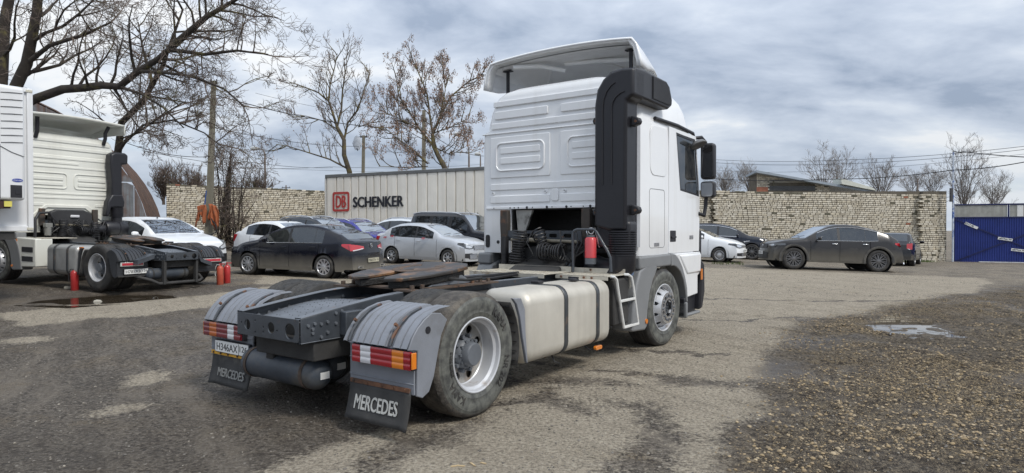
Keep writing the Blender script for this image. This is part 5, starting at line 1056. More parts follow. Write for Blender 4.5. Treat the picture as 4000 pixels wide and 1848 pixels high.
    m = MB(); m.box(-.15, .45, 2.88, 2.9, 1.06, 1.10); m.obj('small_bracket', hubm, T)
    # front fenders behind the wheels
    for s in (-1, 1):
        m = MB(); P = [(2.90, .31), (3.26, .285), (3.33, .33), (3.34, .52), (3.40, .72), (3.50, .88), (3.64, 1.02), (3.62, 1.07), (3.32, 1.09), (3.12, 1.02), (3.02, .85), (2.94, .6)]
        m.prism(P, 'X', s * .98, s * 1.25); m.obj('front_fender', trimg, T, bevel=.03, seg=3)
        m = MB(); rows = [[(s * x, 3.87 + .62 * math.cos(R(a)), .5 + .62 * math.sin(R(a))) for x in (.62, 1.0)] for a in range(70, 195, 12)]; m.grid(rows); o = m.obj('fender_shell', mat('fender_dark', (.09, .095, .10), .6, var=.2), T, recalc=False); sm = o.modifiers.new('s', 'SOLIDIFY'); sm.thickness = .01
        m = MB(); m.prism(circ(3.28, .395, .03, 16), 'X', s * 1.248, s * 1.262); m.obj('side_marker', ambl, T)
    if main:
        # handrail, canister and air duct elbow
        m = MB(); m.tube([(.56, 2.70, 1.0), (.555, 2.70, 1.46), (.575, 2.70, 1.50), (.62, 2.70, 1.515), (.84, 2.70, 1.515), (.875, 2.70, 1.49), (1.03, 2.70, 1.25), (1.06, 2.70, 1.19), (1.07, 2.70, 1.02)], .017, 8); m.obj('handrail', chas, T, smooth=60)
        m = MB(); m.lathe([(1.17, 0), (1.17, .062), (1.175, .07), (1.40, .07), (1.42, .055), (1.43, .0)], 24, Matrix.Translation((.745, 2.80, 0)) @ Matrix.Rotation(R(-90), 4, 'Y')); q = m.obj('red_canister', redc, T, smooth=50); 
        m = MB(); m.tube([(.745, 2.80, 1.10), (.745, 2.80, 1.17)], .068, 16); m.tube([(.745, 2.80, 1.42), (.745, 2.80, 1.45)], .05, 12); m.obj('canister_cap', hubm, q); m = MB(); m.lathe([(0, .03), (.006, .032), (.006, .04), (0, .042)], 16, Matrix.Translation((.79, 2.73, 1.50)) @ Matrix.Rotation(R(-90), 4, 'Z')); m.tube([(.70, 2.80, 1.45), (.68, 2.82, 1.52), (.8, 2.8, 1.53), (.84, 2.85, 1.3)], .012, 6); m.obj('canister_fitting', chrome, q)
        m = MB(); m.tube([(1.10, 2.93, 1.22), (1.10, 2.93, 1.08), (1.02, 2.95, 1.0), (.8, 3.0, 1.02), (.62, 3.05, 1.1)], [.16, .16, .165, .15, .12], 20); m.obj('duct_elbow', duct_s, T, smooth=60)
        m = MB(); pr = []
        for i in range(11): pr += [(1.20 + i * .028, .150), (1.207 + i * .028, .165), (1.221 + i * .028, .165)]
        m.lathe(pr, 28, Matrix.Translation((1.10, 2.93, 0)) @ Matrix.Rotation(R(-90), 4, 'Y')); m.obj('duct_bellows', duct_s, T, smooth=50)
        m = MB(); m.tube([(1.14, 3.04, .80), (1.17, 2.99, .99)], .035, 12); m.obj('washer_neck', mat('neck_grey', (.30, .29, .26), .6), T); m = MB(); m.tube([(1.17, 2.99, .985), (1.19, 2.97, 1.03)], .042, 12); m.obj('washer_cap', mat('cap_blue', (.20, .30, .50), .5), T)
        m = MB(); m.box(.9, 1.2, 2.52, 2.9, .42, .95); m.obj('battery_box', blackd, T, bevel=.02)
    cab(T, main, body); upper(T, main, body)
    return T
def cab(T, main, body):
    # shell: rounded rings stacked upwards
    if main: lev = [(1.19, 1.200, 3.17, 5.27), (1.21, 1.205, 3.165, 5.28), (1.8, 1.205, 3.165, 5.31), (2.5, 1.203, 3.165, 5.26), (2.84, 1.195, 3.165, 5.18), (2.862, 1.192, 3.165, 5.17), (2.868, 1.178, 3.18, 5.14), (2.882, 1.180, 3.18, 5.13), (2.92, 1.172, 3.18, 5.12, 1.175), (3.02, 1.150, 3.18, 5.07, 1.165), (3.15, 1.115, 3.18, 5.0, 1.15), (3.27, 1.06, 3.185, 4.90, 1.12), (3.35, 1.0, 3.19, 4.78, 1.07), (3.41, .90, 3.20, 4.62, 1.0), (3.45, .72, 3.23, 4.45, .85), (3.475, .40, 3.30, 4.25, .5)]
    else: lev = [(1.19, 1.200, 3.17, 5.27), (1.21, 1.205, 3.165, 5.28), (1.8, 1.205, 3.165, 5.31), (2.5, 1.203, 3.165, 5.26), (2.95, 1.195, 3.165, 5.20), (3.10, 1.19, 3.165, 5.15), (3.12, 1.172, 3.18, 5.12), (3.14, 1.174, 3.18, 5.1), (3.38, 1.14, 3.18, 4.98), (3.52, 1.10, 3.185, 4.84), (3.60, 1.04, 3.20, 4.68), (3.64, .9, 3.24, 4.5), (3.665, .6, 3.3, 4.3)]
    m = MB(); rows = []
    for z, hw, yr, yf, *hf_ in lev:
        hf = hf_[0] if hf_ else hw
        rr = .07 if z < 2.9 else min(.16, hw * .5); rf = min(.28, hw * .6); row = []
        for cx, cy, r, a in ((hf - rf, yf - rf, rf, 0), (-(hf - rf), yf - rf, rf, 90), (-(hw - rr), yr + rr, rr, 180), (hw - rr, yr + rr, rr, 270)):
            for i in range(9): w = R(a + 11.25 * i); row.append((cx + r * math.cos(w), cy + r * math.sin(w), z))
        rows.append(row)
    # crown: lift the middle of the upper rings
    m.grid(rows, closed_v=True); n = len(rows[0]); m.f.append(tuple(len(m.v) - n + i for i in range(n))); m.m.append(0); m.f.append(tuple(range(n - 1, -1, -1))); m.m.append(0)
    o = m.obj('cab_body', body, T, smooth=35)
    # recess where the chassis passes under the rear wall, window openings
    zl = 1.80 if main else 1.62
    c = MB(); c.box(-1.12, 1.12, 3.32, 5.02, zl + .06, 2.80); boolean(o, c, smooth=35)
    c = MB(); c.box(-.70, .95 if main else .70, 3.0, 3.9, 1.0, zl); boolean(o, c, smooth=35)
    for s in (-1, 1): c = MB(); c.prism([(4.52, 2.08), (5.215, 2.03), (5.04, 2.78), (4.37, 2.80)], 'X', s * 1.0, s * 1.35); boolean(o, c, smooth=35)
    c = MB(); c.prism(rrect(-1.0, 1.0, 2.05, 2.78, .1), 'Y', 4.9, 5.5); boolean(o, c, smooth=35)
    wd = [(4.52, 2.08), (5.215, 2.03), (5.04, 2.78), (4.37, 2.80)]; wd2 = [(4.49, 2.05), (5.245, 1.995), (5.065, 2.815), (4.335, 2.83)]
    m = MB(); m.box(-1.1, 1.1, 3.33, 3.4, 1.88, 2.78); m.box(-1.1, 1.1, 3.4, 5.0, 2.76, 2.79); m.box(-1.1, 1.1, 3.4, 5.0, zl + .07, zl + .1); m.obj('cab_lining', blackp, T); m = MB(); xr = .95 if main else .70; m.box(-.695, xr - .005, 3.86, 3.895, 1.2, zl - .003); m.box(-.695, xr - .005, 3.19, 3.86, zl - .02, zl - .003); m.box(-.697, -.68, 3.19, 3.86, 1.2, zl - .02); m.box(xr - .02, xr - .003, 3.19, 3.86, 1.2, zl - .02); m.obj('tunnel_lining', blackd, T); m = MB()  # black panels added inside the rear recess so it reads as deep shade
    for x in (-.6, .6): m.box(x - .25, x + .25, 4.1, 4.22, 1.9, 2.35); m.box(x - .12, x + .12, 4.1, 4.2, 2.36, 2.6)
    m.box(-1.0, 1.0, 4.85, 5.0, 1.9, 2.0); m.obj('seats', blackd, T, bevel=.04)
    for s in (-1, 1):
        X = 1.205
        door = [(4.09, 1.20), (4.80, 1.20), (5.24, 1.20), (5.27, 2.0), (5.10, 2.86), (4.6, 2.87), (4.09, 2.88), (4.09, 2.2)]; inn = [(4.49, 2.05), (4.74, 2.032), (5.245, 1.995), (5.25, 2.1), (5.065, 2.815), (4.6, 2.822), (4.335, 2.83), (4.41, 2.45)]
        m = MB(); m.ring(door, inn, 'X', s * (X - .004), s * (X + .008)); d = m.obj('door', body, T, bevel=.006)
        m = MB(); m.ring(wd2, wd, 'X', s * (X - .004), s * (X + .004)); m.obj('window_seal', blackp, d); m = MB(); m.prism(wd, 'X', s * (X - .014), s * (X - .006)); m.obj('window_glass', cabglass, d)
        m = MB(); m.prism(rrect(4.13, 4.33, 1.35, 1.50, .015), 'X', s * (X + .006), s * (X + .011)); h_ = m.obj('door_handle', blackp, d); m = MB(); m.box(s * (X + .01), s * (X + .03), 4.15, 4.31, 1.40, 1.425); m.obj('handle_grip', blackp, d, bevel=.004)
        if s > 0 or not main:
            o2 = text('model_number', '1841' if main else '', .075, frame_mat((s * (X + .0095), 4.92, 1.40), (0, s, 0), (0, 0, 1)), mat('badge_metal', (.35, .35, .36), .3, .6), T, .006, .003, xs=1.1) if main else None
        # side locker hatch and pressed panel
        m = MB(); rr_ = rrect(3.47, 3.96, 1.28, 2.03, .05); ri = rrect(3.475, 3.955, 1.285, 2.025, .047); m.ring(rr_, ri, 'X', s * (X + .0005), s * (X + .002)); m.obj('hatch_gap', mat('gap_dark', (.09, .09, .095), .8), T)
        m = MB(); m.prism(rrect(3.49, 4.04, 2.2, 2.83, .12), 'X', s * (X - .006), s * (X + .006)); m.obj('pressed_panel', body, T, bevel=.006)
        m = MB(); m.prism(rrect(3.62, 3.78, 1.30, 1.345, .006), 'X', s * X, s * (X + .004)); m.obj('hatch_lock', mat('badge_metal', (.35, .35, .36), .3, .6), T)
        # drip rail
        m = MB(); m.tube([(s * (X - .01), 3.66, 2.93), (s * (X - .0), 4.4, 2.93), (s * (X - .01), 5.02, 2.90), (s * (X - .05), 5.22, 2.80)], .024, 8); m.obj('drip_rail', blackp, T)
        # grey band with the wheel arch, white corner below it
        band = [(3.11, 1.03), (4.085, 1.035), (4.085, 1.195), (3.11, 1.185)]; m = MB(); m.prism(band, 'X', s * 1.02, s * (X + .045)); m.obj('side_skirt', trimg, T, bevel=.025, seg=3)
        out = [(4.095, 1.195)] + [(3.95 + .79 * math.cos(R(a)), .42 + .78 * math.sin(R(a))) for a in (76, 64, 52, 40, 28, 17, 10)]; inn = [(4.095, 1.03)] + [(3.92 + .68 * math.cos(R(a)), .42 + .64 * math.sin(R(a))) for a in (74, 63, 52, 40, 28, 15, 2)]
        poly = out + [(4.72, .56)] + inn[::-1]; poly = [(4.095, 1.195), (4.22, 1.185), (4.36, 1.12), (4.50, 1.0), (4.60, .86), (4.68, .70), (4.705, .50), (4.66, .50), (4.62, .66), (4.54, .82), (4.42, .94), (4.28, 1.01), (4.18, 1.03), (4.095, 1.03)]
        m = MB(); m.prism(poly, 'X', s * 1.08, s * (X + .045)); m.obj('arch_trim', trimg, T, bevel=.012)
        wp = [(4.24, 1.188), (4.37, 1.125), (4.51, 1.005), (4.61, .865), (4.69, .70), (4.712, .56), (5.14, .58), (5.14, .84), (5.22, .87), (5.22, .885), (5.25, 1.19)]
        m = MB(); m.prism(wp, 'X', s * .9, s * (X + .028)); m.obj('corner_panel', body, T, bevel=.02, seg=3)
        m = MB(); m.prism([(4.70, .885), (5.23, .885), (5.26, 1.17), (4.40, 1.17)], 'X', s * 1.1, s * (X + .045)); m.obj('corner_panel_upper', body, T, bevel=.03, seg=3)
        # steps
        m = MB(); m.box(s * .85, s * 1.17, 4.66, 5.22, .30, .60); m.box(s * .85, s * 1.24, 4.62, 4.70, .28, .56); m.obj('step_well', blackp, T, bevel=.02)
        m = MB(); m.box(s * 1.02, s * 1.26, 4.68, 5.18, .295, .335); m.box(s * 1.02, s * 1.26, 4.62, 4.68, .28, .50); m.obj('step', trimg, T, bevel=.015)
        m = MB()
        for i in range(7):
            for j in range(3): m.box(s * (1.05 + j * .06), s * (1.09 + j * .06), 4.74 + i * .06, 4.775 + i * .06, .335, .342)
        m.obj('step_studs', blackd, T, kind='stuff')
        m = MB(); m.prism([(5.18, .34), (5.30, .36), (5.40, .6), (5.38, 1.0), (5.24, 1.08), (5.24, .9)], 'X', s * .9, s * 1.255); m.obj('bumper_end', blackp, T, bevel=.03); m = MB(); m.box(s * 1.25, s * 1.262, 5.21, 5.27, .78, .94); m.obj('side_marker', ambl, T)
        m = MB(); m.prism([(5.25, 1.0), (5.34, 1.05), (5.34, 1.50), (5.25, 1.52)], 'X', s * 1.0, s * 1.22); m.obj('corner_vent', blackp, T, bevel=.02)
        # mirrors
        ym = 5.27
        m = MB(); m.prism(rrect(1.215, 1.42, 2.25, 2.78, .05), 'Y', ym, ym + .13) ; M0 = m.obj('mirror_housing', blackp, T, bevel=.03, seg=3); m.v = [];
        if s < 0: M0.scale = (-1, 1, 1)
        g = MB(); g.prism(rrect(1.235, 1.40, 2.28, 2.75, .04), 'Y', ym - .004, ym + .002); gl = g.obj('mirror_glass', mat('mirror_dark', (.02, .02, .022), .08, coat=1), M0)
        m = MB(); m.prism(rrect(1.215, 1.42, 1.98, 2.22, .04), 'Y', ym, ym + .13); M1 = m.obj('mirror_housing', blackp, T, bevel=.03, seg=3)
        if s < 0: M1.scale = (-1, 1, 1)
        g = MB(); g.prism(rrect(1.235, 1.40, 2.0, 2.20, .03), 'Y', ym - .004, ym + .002); g.obj('mirror_glass', mat('mirror_pale', (.55, .57, .6), .15, .7), M1)
        m = MB(); m.tube([(s * 1.14, 5.12, 2.84), (s * 1.25, 5.22, 2.86), (s * 1.27, 5.34, 2.80), (s * 1.28, 5.38, 2.60)], .028, 8); m.tube([(s * 1.20, 5.22, 1.75), (s * 1.26, 5.32, 1.72), (s * 1.27, 5.36, 1.86), (s * 1.28, 5.36, 2.05)], .03, 8); m.obj('mirror_arm', blackp, T, smooth=60)
        m = MB(); m.lathe([(-.03, .0), (-.025, .09), (.02, .12), (.03, .115), (.03, 0)], 24, Matrix.Translation((s * 1.27, 5.02, 2.74)) @ Matrix.Scale(1.25, 4, (0, 1, 0)) @ Matrix.Rotation(R(60 if s > 0 else 120), 4, 'Y')); m.obj('kerb_mirror', mat('dusty_housing', (.14, .14, .14), .5, var=.2), T, smooth=60)
    m = MB(); m.prism(rrect(-1.02, 1.02, 2.05, 2.78, .1), 'Y', 5.17, 5.18); m.obj('windscreen', cabglass, T)
    m = MB(); m.box(-1.15, 1.15, 5.18, 5.42, .34, .85); m.obj('front_bumper', trimg, T, bevel=.05, seg=3)
    for z in (1.0, 1.18, 1.36, 1.54): m = MB(); m.box(-.9, .9, 5.27, 5.35, z, z + .11); m.obj('grille_slat', blackp, T, bevel=.015)
    for s in (-1, 1): m = MB(); m.box(s * .72, s * 1.08, 5.40, 5.435, .55, .75); m.obj('headlamp', clearl, T, bevel=.02)
    m = MB(); m.box(-.95, .95, 5.15, 5.55, 2.86, 2.90); m.obj('sun_visor', mat('visor_dark', (.05, .05, .055), .3), T, bevel=.01)
    # ---- pressed rear wall
    W = lambda pts, d=.012, nm='wall_pressing', mm=body: (lambda q: (q.prism(pts, 'Y', 3.16 - d, 3.19), q.obj(nm, mm, T, bevel=.008, seg=3))[1])(MB())
    if main:
        W(rrect(-1.0, 1.0, 3.22, 3.30, .02), .0); W(rrect(-.98, -.10, 3.05, 3.16, .02), .002); W(rrect(.10, .98, 3.05, 3.16, .02), .002); W(rrect(-1.04, 1.04, 2.915, 3.0, .02), .002)
        for s in (-1, 1):
            a, b = (-1.05, -.06) if s < 0 else (.10, 1.08); W(rrect(a, b, 2.23, 2.80, .02), .007)
            m = MB(); m.ring(rrect(a + .10, b - .08, 2.32, 2.72, .09), rrect(a + .12, b - .10, 2.34, 2.70, .075), 'Y', 3.138, 3.19); m.obj('wall_pressing', body, T, bevel=.006)
            for z in (2.42, 2.56): W(rrect(a + .18, b - .15, z, z + .09, .015), .018)
            W(rrect(a, b, 1.88, 1.985, .02), .010)
        W(rrect(-1.05, 1.08, 2.06, 2.15, .02), .008); W(rrect(-.035, .075, 1.89, 2.055, .03), .012)
        m = MB(); m.box(-1.12, 1.12, 3.146, 3.18, 1.795, 1.83); m.obj('wall_lip', body, T, bevel=.004)
        m = MB()
        for x, r in ((-.98, .008), (-.70, .010), (-.63, .009), (-.56, .010), (-.42, .018), (-.33, .008), (-.10, .018), (-.02, .008), (.2, .018), (.27, .008), (.55, .018), (.45, .008)): m.prism(circ(x, 1.812, r, 10), 'Y', 3.143, 3.147)
        m.obj('lip_holes', blackp, T, kind='stuff')
        for x, z in ((-1.0, 2.015), (-.13, 2.02), (.17, 2.02)): m = MB(); m.ring(circ(x, z, .02, 12), circ(x, z, .014, 12), 'Y', 3.146, 3.17); m.obj('round_boss', body, T)
        m = MB(); m.box(-1.19, 1.19, 3.150, 3.175, 2.845, 2.862); m.obj('roof_seam_lip', body, T, bevel=.005)
        for s in (-1, 1): # lower corners of the wall
            m = MB(); m.prism([(s * 1.19, 1.21), (s * 1.19, 1.79), (s * .74, 1.79), (s * .76, 1.45), (s * .70, 1.30), (s * .80, 1.19), (s * .95, 1.22)], 'Y', 3.19, 3.24); q = m.obj('wall_corner', body, T, bevel=.012)
            m = MB(); m.prism(rrect(s * 1.10 - .035, s * 1.10 + .035, 1.26, 1.44, .03), 'Y', 3.155, 3.17); m.obj('corner_vent', blackp, q); m = MB()
            for k in range(9): m.box(s * 1.10 - .03, s * 1.10 + .03, 3.150, 3.156, 1.275 + k * .018, 1.283 + k * .018)
            m.obj('vent_slats', blackd, q, kind='stuff')
            m = MB(); m.prism(circ(s * .92, 1.34, .024, 12), 'Y', 3.158, 3.17); m.prism(circ(s * .80, 1.30, .018, 12), 'Y', 3.158, 3.17); m.obj('corner_holes', blackp, q, kind='stuff')
    else:
        W(rrect(-1.0, 1.0, 3.44, 3.52, .02), -.003); W(rrect(-1.04, 1.04, 3.26, 3.34, .02), .0); W(rrect(-1.08, 1.08, 3.02, 3.07, .02), .008)
        W(rrect(-1.08, .2, 2.90, 2.96, .02), .008); W(rrect(-1.08, 1.08, 2.80, 2.85, .02), .008)
        for a, b in ((-.98, -.08), (.08, .98)):
            m = MB(); m.ring(rrect(a, b, 2.28, 2.68, .09), rrect(a + .02, b - .02, 2.30, 2.66, .08), 'Y', 3.145, 3.19); m.obj('wall_pressing', body, T, bevel=.006)
            for z in (2.36, 2.49): W(rrect(a + .10, b - .10, z, z + .08, .015), .014)
        for z in (2.14, 2.03): W(rrect(-1.08, 1.08, z, z + .05, .02), .008)
        W(rrect(-1.1, -.62, 1.84, 1.92, .02), .008); W(rrect(.62, 1.1, 1.84, 1.92, .02), .008)
        m = MB(); m.prism([(-1.12, 1.52), (-.85, 1.55), (-.55, 1.80), (.35, 1.80), (.62, 1.58), (.75, 1.50), (1.1, 1.5), (1.1, 1.58), (.8, 1.60), (.42, 1.88), (-.60, 1.88), (-.90, 1.62), (-1.12, 1.60)], 'Y', 3.13, 3.18); m.obj('wall_lip', body, T, bevel=.012)
        m = MB(); m.prism([(-.62, 1.2), (-.55, 1.70), (-.4, 1.76), (.25, 1.76), (.45, 1.66), (.5, 1.2)], 'Y', 3.0, 3.14); m.obj('rear_carrier', mat('carrier_black', (.03, .03, .032), .6, var=.3), T, bevel=.03)
        m = MB(); m.box(-.10, .12, 2.96, 3.0, 1.56, 1.63); m.obj('work_lamp', clearl, T, bevel=.02)
def upper(T, main, body):
    und = mat('spoiler_inside', (.80, .80, .79), .6, var=.08, vs=2)
    if main:
        # roof spoiler: shell with arched rear lip, open underside
        n = 24; rows = []
        def lipz(x): return 3.925 - .070 * (abs(x) / 1.15) ** 2.2
        secs = [(3.20, 0, 1.19), (3.24, -.012, 1.19), (3.5, -.045, 1.15), (3.8, -.12, 1.11), (4.1, -.24, 1.02), (4.35, -.38, .88)]
        for y, dz, hw in secs:
            row = [(-hw - .02, y, 3.50 + (.06 if y > 3.6 else 0) + max(0, (y - 3.9)) * .02), (-hw - .01, y, 3.60)]
            for i in range(n + 1): u = -1 + 2 * i / n; row.append((u * hw * (1 - .03 * (abs(u) > .97)), y, lipz(u * 1.15) + dz - .07 * max(0, (abs(u) - .9) / .1) ** 2))
            row += [(hw + .01, y, 3.60), (hw + .02, y, 3.50 + (.06 if y > 3.6 else 0) + max(0, (y - 3.9)) * .02)]; rows.append(row)
        m = MB(); m.grid(rows); o = m.obj('roof_spoiler', body, T, smooth=50, recalc=False); sm = o.modifiers.new('s', 'SOLIDIFY'); sm.thickness = .028; sm.offset = -1
        # inner return of the lip and pressed ribs
        m = MB(); row0 = rows[0]; m.grid([[(x * .999, 3.215, z) for x, y, z in row0], [(x * .955, 3.22, 3.50 + (z - 3.50) * .90) for x, y, z in row0], [(x * .93, 3.30, 3.50 + (z - 3.50) * .86) for x, y, z in row0]]); q = m.obj('spoiler_lip', und, o, recalc=False); sm = q.modifiers.new('s', 'SOLIDIFY'); sm.thickness = .01
        m = MB(); m.grid([[(x * .93, y, 3.50 + (z - 3.50) * .84 - .01) for x, y_, z in rows[0][2:-2]] for y in (3.30, 3.5)] + [[(x * .93, y, min(3.50 + (z - 3.50) * .80 - d, z)) for x, y_, z in rows[0][2:-2]] for y, d in ((3.75, .08), (4.0, .18), (4.2, .28))]); q = m.obj('spoiler_lining', und, o, recalc=False, smooth=50)
        for x0, y0, x1, y1 in ((-.75, 3.3, -.1, 3.62), (-.1, 3.62, .9, 3.62), (-.3, 3.62, -.7, 4.1), (.3, 3.62, .8, 4.0)): m = MB(); m.tube([(x0, y0, 3.80 - abs(x0) * .03), ((x0 + x1) / 2, (y0 + y1) / 2, 3.80 - .12 * (y0 + y1 - 6.6) / 2), (x1, y1, 3.82 - .36 * (y1 - 3.3))], .03, 8); m.obj('spoiler_rib', und, o, smooth=60)
        for s in (-1, 1):
            m = MB(); m.box(s * .96 - .02, s * .96 + .02, 3.44, 3.47, 3.36, 3.78); m.box(s * .96 - .07, s * .96 + .07, 3.42, 3.49, 3.775, 3.79); m.obj('spoiler_strut', blackp, T)
        # big snorkel intake up the right rear corner
        pts = [(.79, 1.55), (.98, 1.50), (1.205, 1.50), (1.21, 3.02), (1.30, 3.07), (1.30, 3.385), (1.15, 3.40), (1.0, 3.375), (.90, 3.30), (.82, 3.18), (.79, 3.0)]
        m = MB(); m.prism(pts, 'Y', 2.80, 3.12); m.obj('air_intake', duct_s, T, bevel=.035, seg=4, smooth=50)
        for dx in (.0, .12): m = MB(); P_ = [(.905 + dx, 2.792, 2.05), (.905 + dx, 2.792, 2.95)] + [(.905 + dx + .22 * (1 - math.cos(R(a))), 2.792, 2.95 + (.30 - dx) * math.sin(R(a))) for a in (20, 40, 60, 75)]; m.tube(P_, .006, 5); m.obj('intake_crease', blackp, T)
        m = MB(); m.prism([(2.86, 3.07), (3.86, 3.06), (3.98, 3.12), (3.99, 3.20), (3.90, 3.36), (3.80, 3.41), (3.1, 3.42), (2.86, 3.40)], 'X', 1.06, 1.30); q = m.obj('intake_head', duct_s, T, bevel=.03, seg=4)
        m = MB(); m.prism([(3.34, 3.11), (3.84, 3.10), (3.93, 3.15), (3.93, 3.20), (3.85, 3.35), (3.78, 3.385), (3.34, 3.385)], 'X', 1.295, 1.305); g_ = m.obj('grille_recess', mat('grille_void', (.006, .006, .007), .6), q)
        for i in range(17): y = 3.36 + i * .0335; zt = 3.38 if y < 3.78 else 3.38 - (y - 3.78) * 1.3; m = MB(); m.box(1.303, 1.315, y - .006, y + .006, 3.115, zt); m.obj('grille_slat', mat('slat_grey', (.06, .06, .065), .35), q)
        m = MB(); m.prism(rrect(.80, 1.24, 1.30, 1.62, .05), 'Y', 2.83, 3.06); m.obj('intake_foot', duct_s, T, bevel=.03)
        for x, z in ((.77, 2.83), (1.27, 2.78), (.77, 1.72), (1.27, 1.74)): m = MB(); s = -1 if x < 1 else 1; m.prism([(x - s * .05, z + .07), (x + s * .045, z + .04), (x + s * .06, z), (x + s * .045, z - .035), (x - s * .05, z - .06)], 'Y', 2.90, 2.99); m.obj('intake_clamp', blackp, T, bevel=.012); m = MB(); bolts(m, [(x + s * .01, 2.90, z)], (0, -1, 0), .016, .012); m.obj('clamp_bolt', rustm, T)
        m = MB(); m.box(1.20, 1.215, 3.09, 3.18, 1.3, 2.84); m.obj('corner_strip', mat('strip_grey', (.35, .36, .38), .5), T)
        return
    # ---- cream lorry: wing spoiler on brackets, short intake, round filter
    n = 20; m = MB(); rows = []
    for y, dz, hw in ((2.85, 0, 1.22), (2.87, -.02, 1.23), (3.2, -.02, 1.2), (3.6, -.06, 1.15), (4.0, -.14, 1.1), (4.4, -.26, 1.0)):
        rows.append([(-hw, y, 3.80 + dz * .5), (-hw + .01, y, 3.95 + dz)] + [((-1 + 2 * i / n) * hw * .985, y, 4.11 - .05 * abs(-1 + 2 * i / n) ** 2 + dz * 1.3) for i in range(n + 1)] + [(hw - .01, y, 3.95 + dz), (hw, y, 3.80 + dz * .5)])
    m.grid(rows); o = m.obj('roof_spoiler', body, T, smooth=50, recalc=False); sm = o.modifiers.new('s', 'SOLIDIFY'); sm.thickness = .03; sm.offset = -1
    for s in (-1, 1): m = MB(); m.tube([(s * .82, 3.16, 3.50), (s * .82, 3.08, 3.66), (s * .82, 3.08, 3.80), (s * .86, 3.0, 3.98)], .045, 8); m.obj('spoiler_bracket', blackp, T, smooth=60)
    m = MB(); m.prism([(.86, 2.05), (1.16, 2.05), (1.14, 3.0), (1.30, 3.02), (1.31, 3.27), (1.22, 3.32), (.95, 3.32), (.84, 3.25), (.83, 3.0), (.88, 2.5)], 'Y', 2.85, 3.12); m.obj('air_intake', duct_s, T, bevel=.05, seg=4, smooth=50)
    m = MB(); m.prism([(.72, 1.60), (.80, 1.62), (.86, 1.85), (1.2, 1.85), (1.22, 2.0), (1.16, 2.2), (.88, 2.2), (.76, 2.0)], 'Y', 2.84, 3.05); m.obj('intake_foot', duct_s, T, bevel=.04, seg=3)
    m = MB(); pr = []
    for i in range(8): pr += [(1.60 + i * .032, .145), (1.608 + i * .032, .16), (1.624 + i * .032, .16)]
    m.lathe(pr, 24, Matrix.Translation((1.06, 2.95, 0)) @ Matrix.Rotation(R(-90), 4, 'Y')); m.obj('duct_bellows', duct_s, T, smooth=50)
    m = MB(); m.tube([(1.06, 2.95, 1.6), (1.06, 2.95, 1.42)], .13, 20); m.lathe([(.72, 0), (.72, .17), (.76, .19), (1.05, .19), (1.06, .205), (1.10, .205), (1.11, .19), (1.28, .185), (1.30, .16), (1.30, 0)], 28, Matrix.Translation((0, 2.95, 1.30))); m.tube([(.72, 2.95, 1.28), (.5, 2.95, 1.26), (.35, 3.0, 1.25)], .12, 18); m.obj('air_filter', duct_s, T, smooth=50)
    m = MB(); m.tube([(-1.0, 2.8, 1.0), (-1.0, 2.8, 1.5), (-.9, 2.85, 1.66), (-.65, 2.9, 1.68), (-.5, 2.95, 1.5), (-.42, 2.95, 1.2)], .032, 8); m.obj('cable_loop', hose, T, smooth=60)
    m = MB(); m.tube([(-.72, 2.8, 1.12), (-.72, 2.8, 1.32)], .07, 14); m.box(-.80, -.64, 2.74, 2.86, 1.32, 1.42); m.obj('air_dryer', mat('dryer_grey', (.18, .18, .17), .5), T, bevel=.01)
    for p0, p1, tn in (((-.28, 2.82, 1.32), (-.16, 2.80, 1.03), 8), ((.42, 2.82, 1.45), (.40, 2.80, 1.05), 9)): coil(p0, p1, .09, tn, .012).obj('spiral_hose', hose, T)
    # step box and light fender at the left front wheel, hitch bar
    for s in (-1, 1):
        m = MB(); m.prism([(2.35, .40), (2.95, .38), (3.05, .48), (3.10, .80), (3.30, 1.08), (2.35, 1.06)], 'X', s * .85, s * 1.23); q = m.obj('step_box', body, T, bevel=.025)
        for z in (.52, .74): m = MB(); m.box(s * 1.225, s * 1.24, 2.45, 2.90, z, z + .12); m.obj('step_opening', blackp, q, bevel=.01)
        m = MB(); m.box(s * 1.21, s * 1.24, 3.10, 3.18, .98, 1.04); m.obj('side_marker', ambl, T)
    m = MB(); m.box(-1.1, -.3, 2.35, 2.95, 1.06, 1.075); m.obj('catwalk', tread_alu, T)
    m = MB(); m.tube([(-.9, -.75, .34), (-.62, -.9, .24), (-.5, -1.0, .16), (.5, -1.0, .16), (.62, -.95, .2), (.6, -.85, .3)], .035, 10); m.obj('towing_bar', blackd, T, smooth=60)
    for s in (-1, 1): m = MB(); m.box(s * .40 - .03, s * .40 + .03, -1.06, -.98, .14, .68); m.obj('drop_bracket', blackd, T)
    m = MB(); m.prism([(-1.0, .60), (-.62, .72), (-.60, .82), (-.98, .70)], 'Y', -1.0, -.8); m.obj('hinge_plate', chas, T); m = MB(); m.prism([(.50, .70), (.85, .58), (.86, .48), (.55, .6)], 'Y', -1.0, -.8); m.obj('hinge_plate', chas, T)
TH = 35.6
tractor('tractor_lorry', 'big white high roof tractor lorry with black intake pipe and beige tank', (-1.288, 5.93, .0), R(-TH), 0, True)
tractor('tractor_lorry', 'cream tractor lorry standing under the bare tree beside the refrigerated trailer', (-8.45, 15.08, .18), R(64), R(1.3), False)
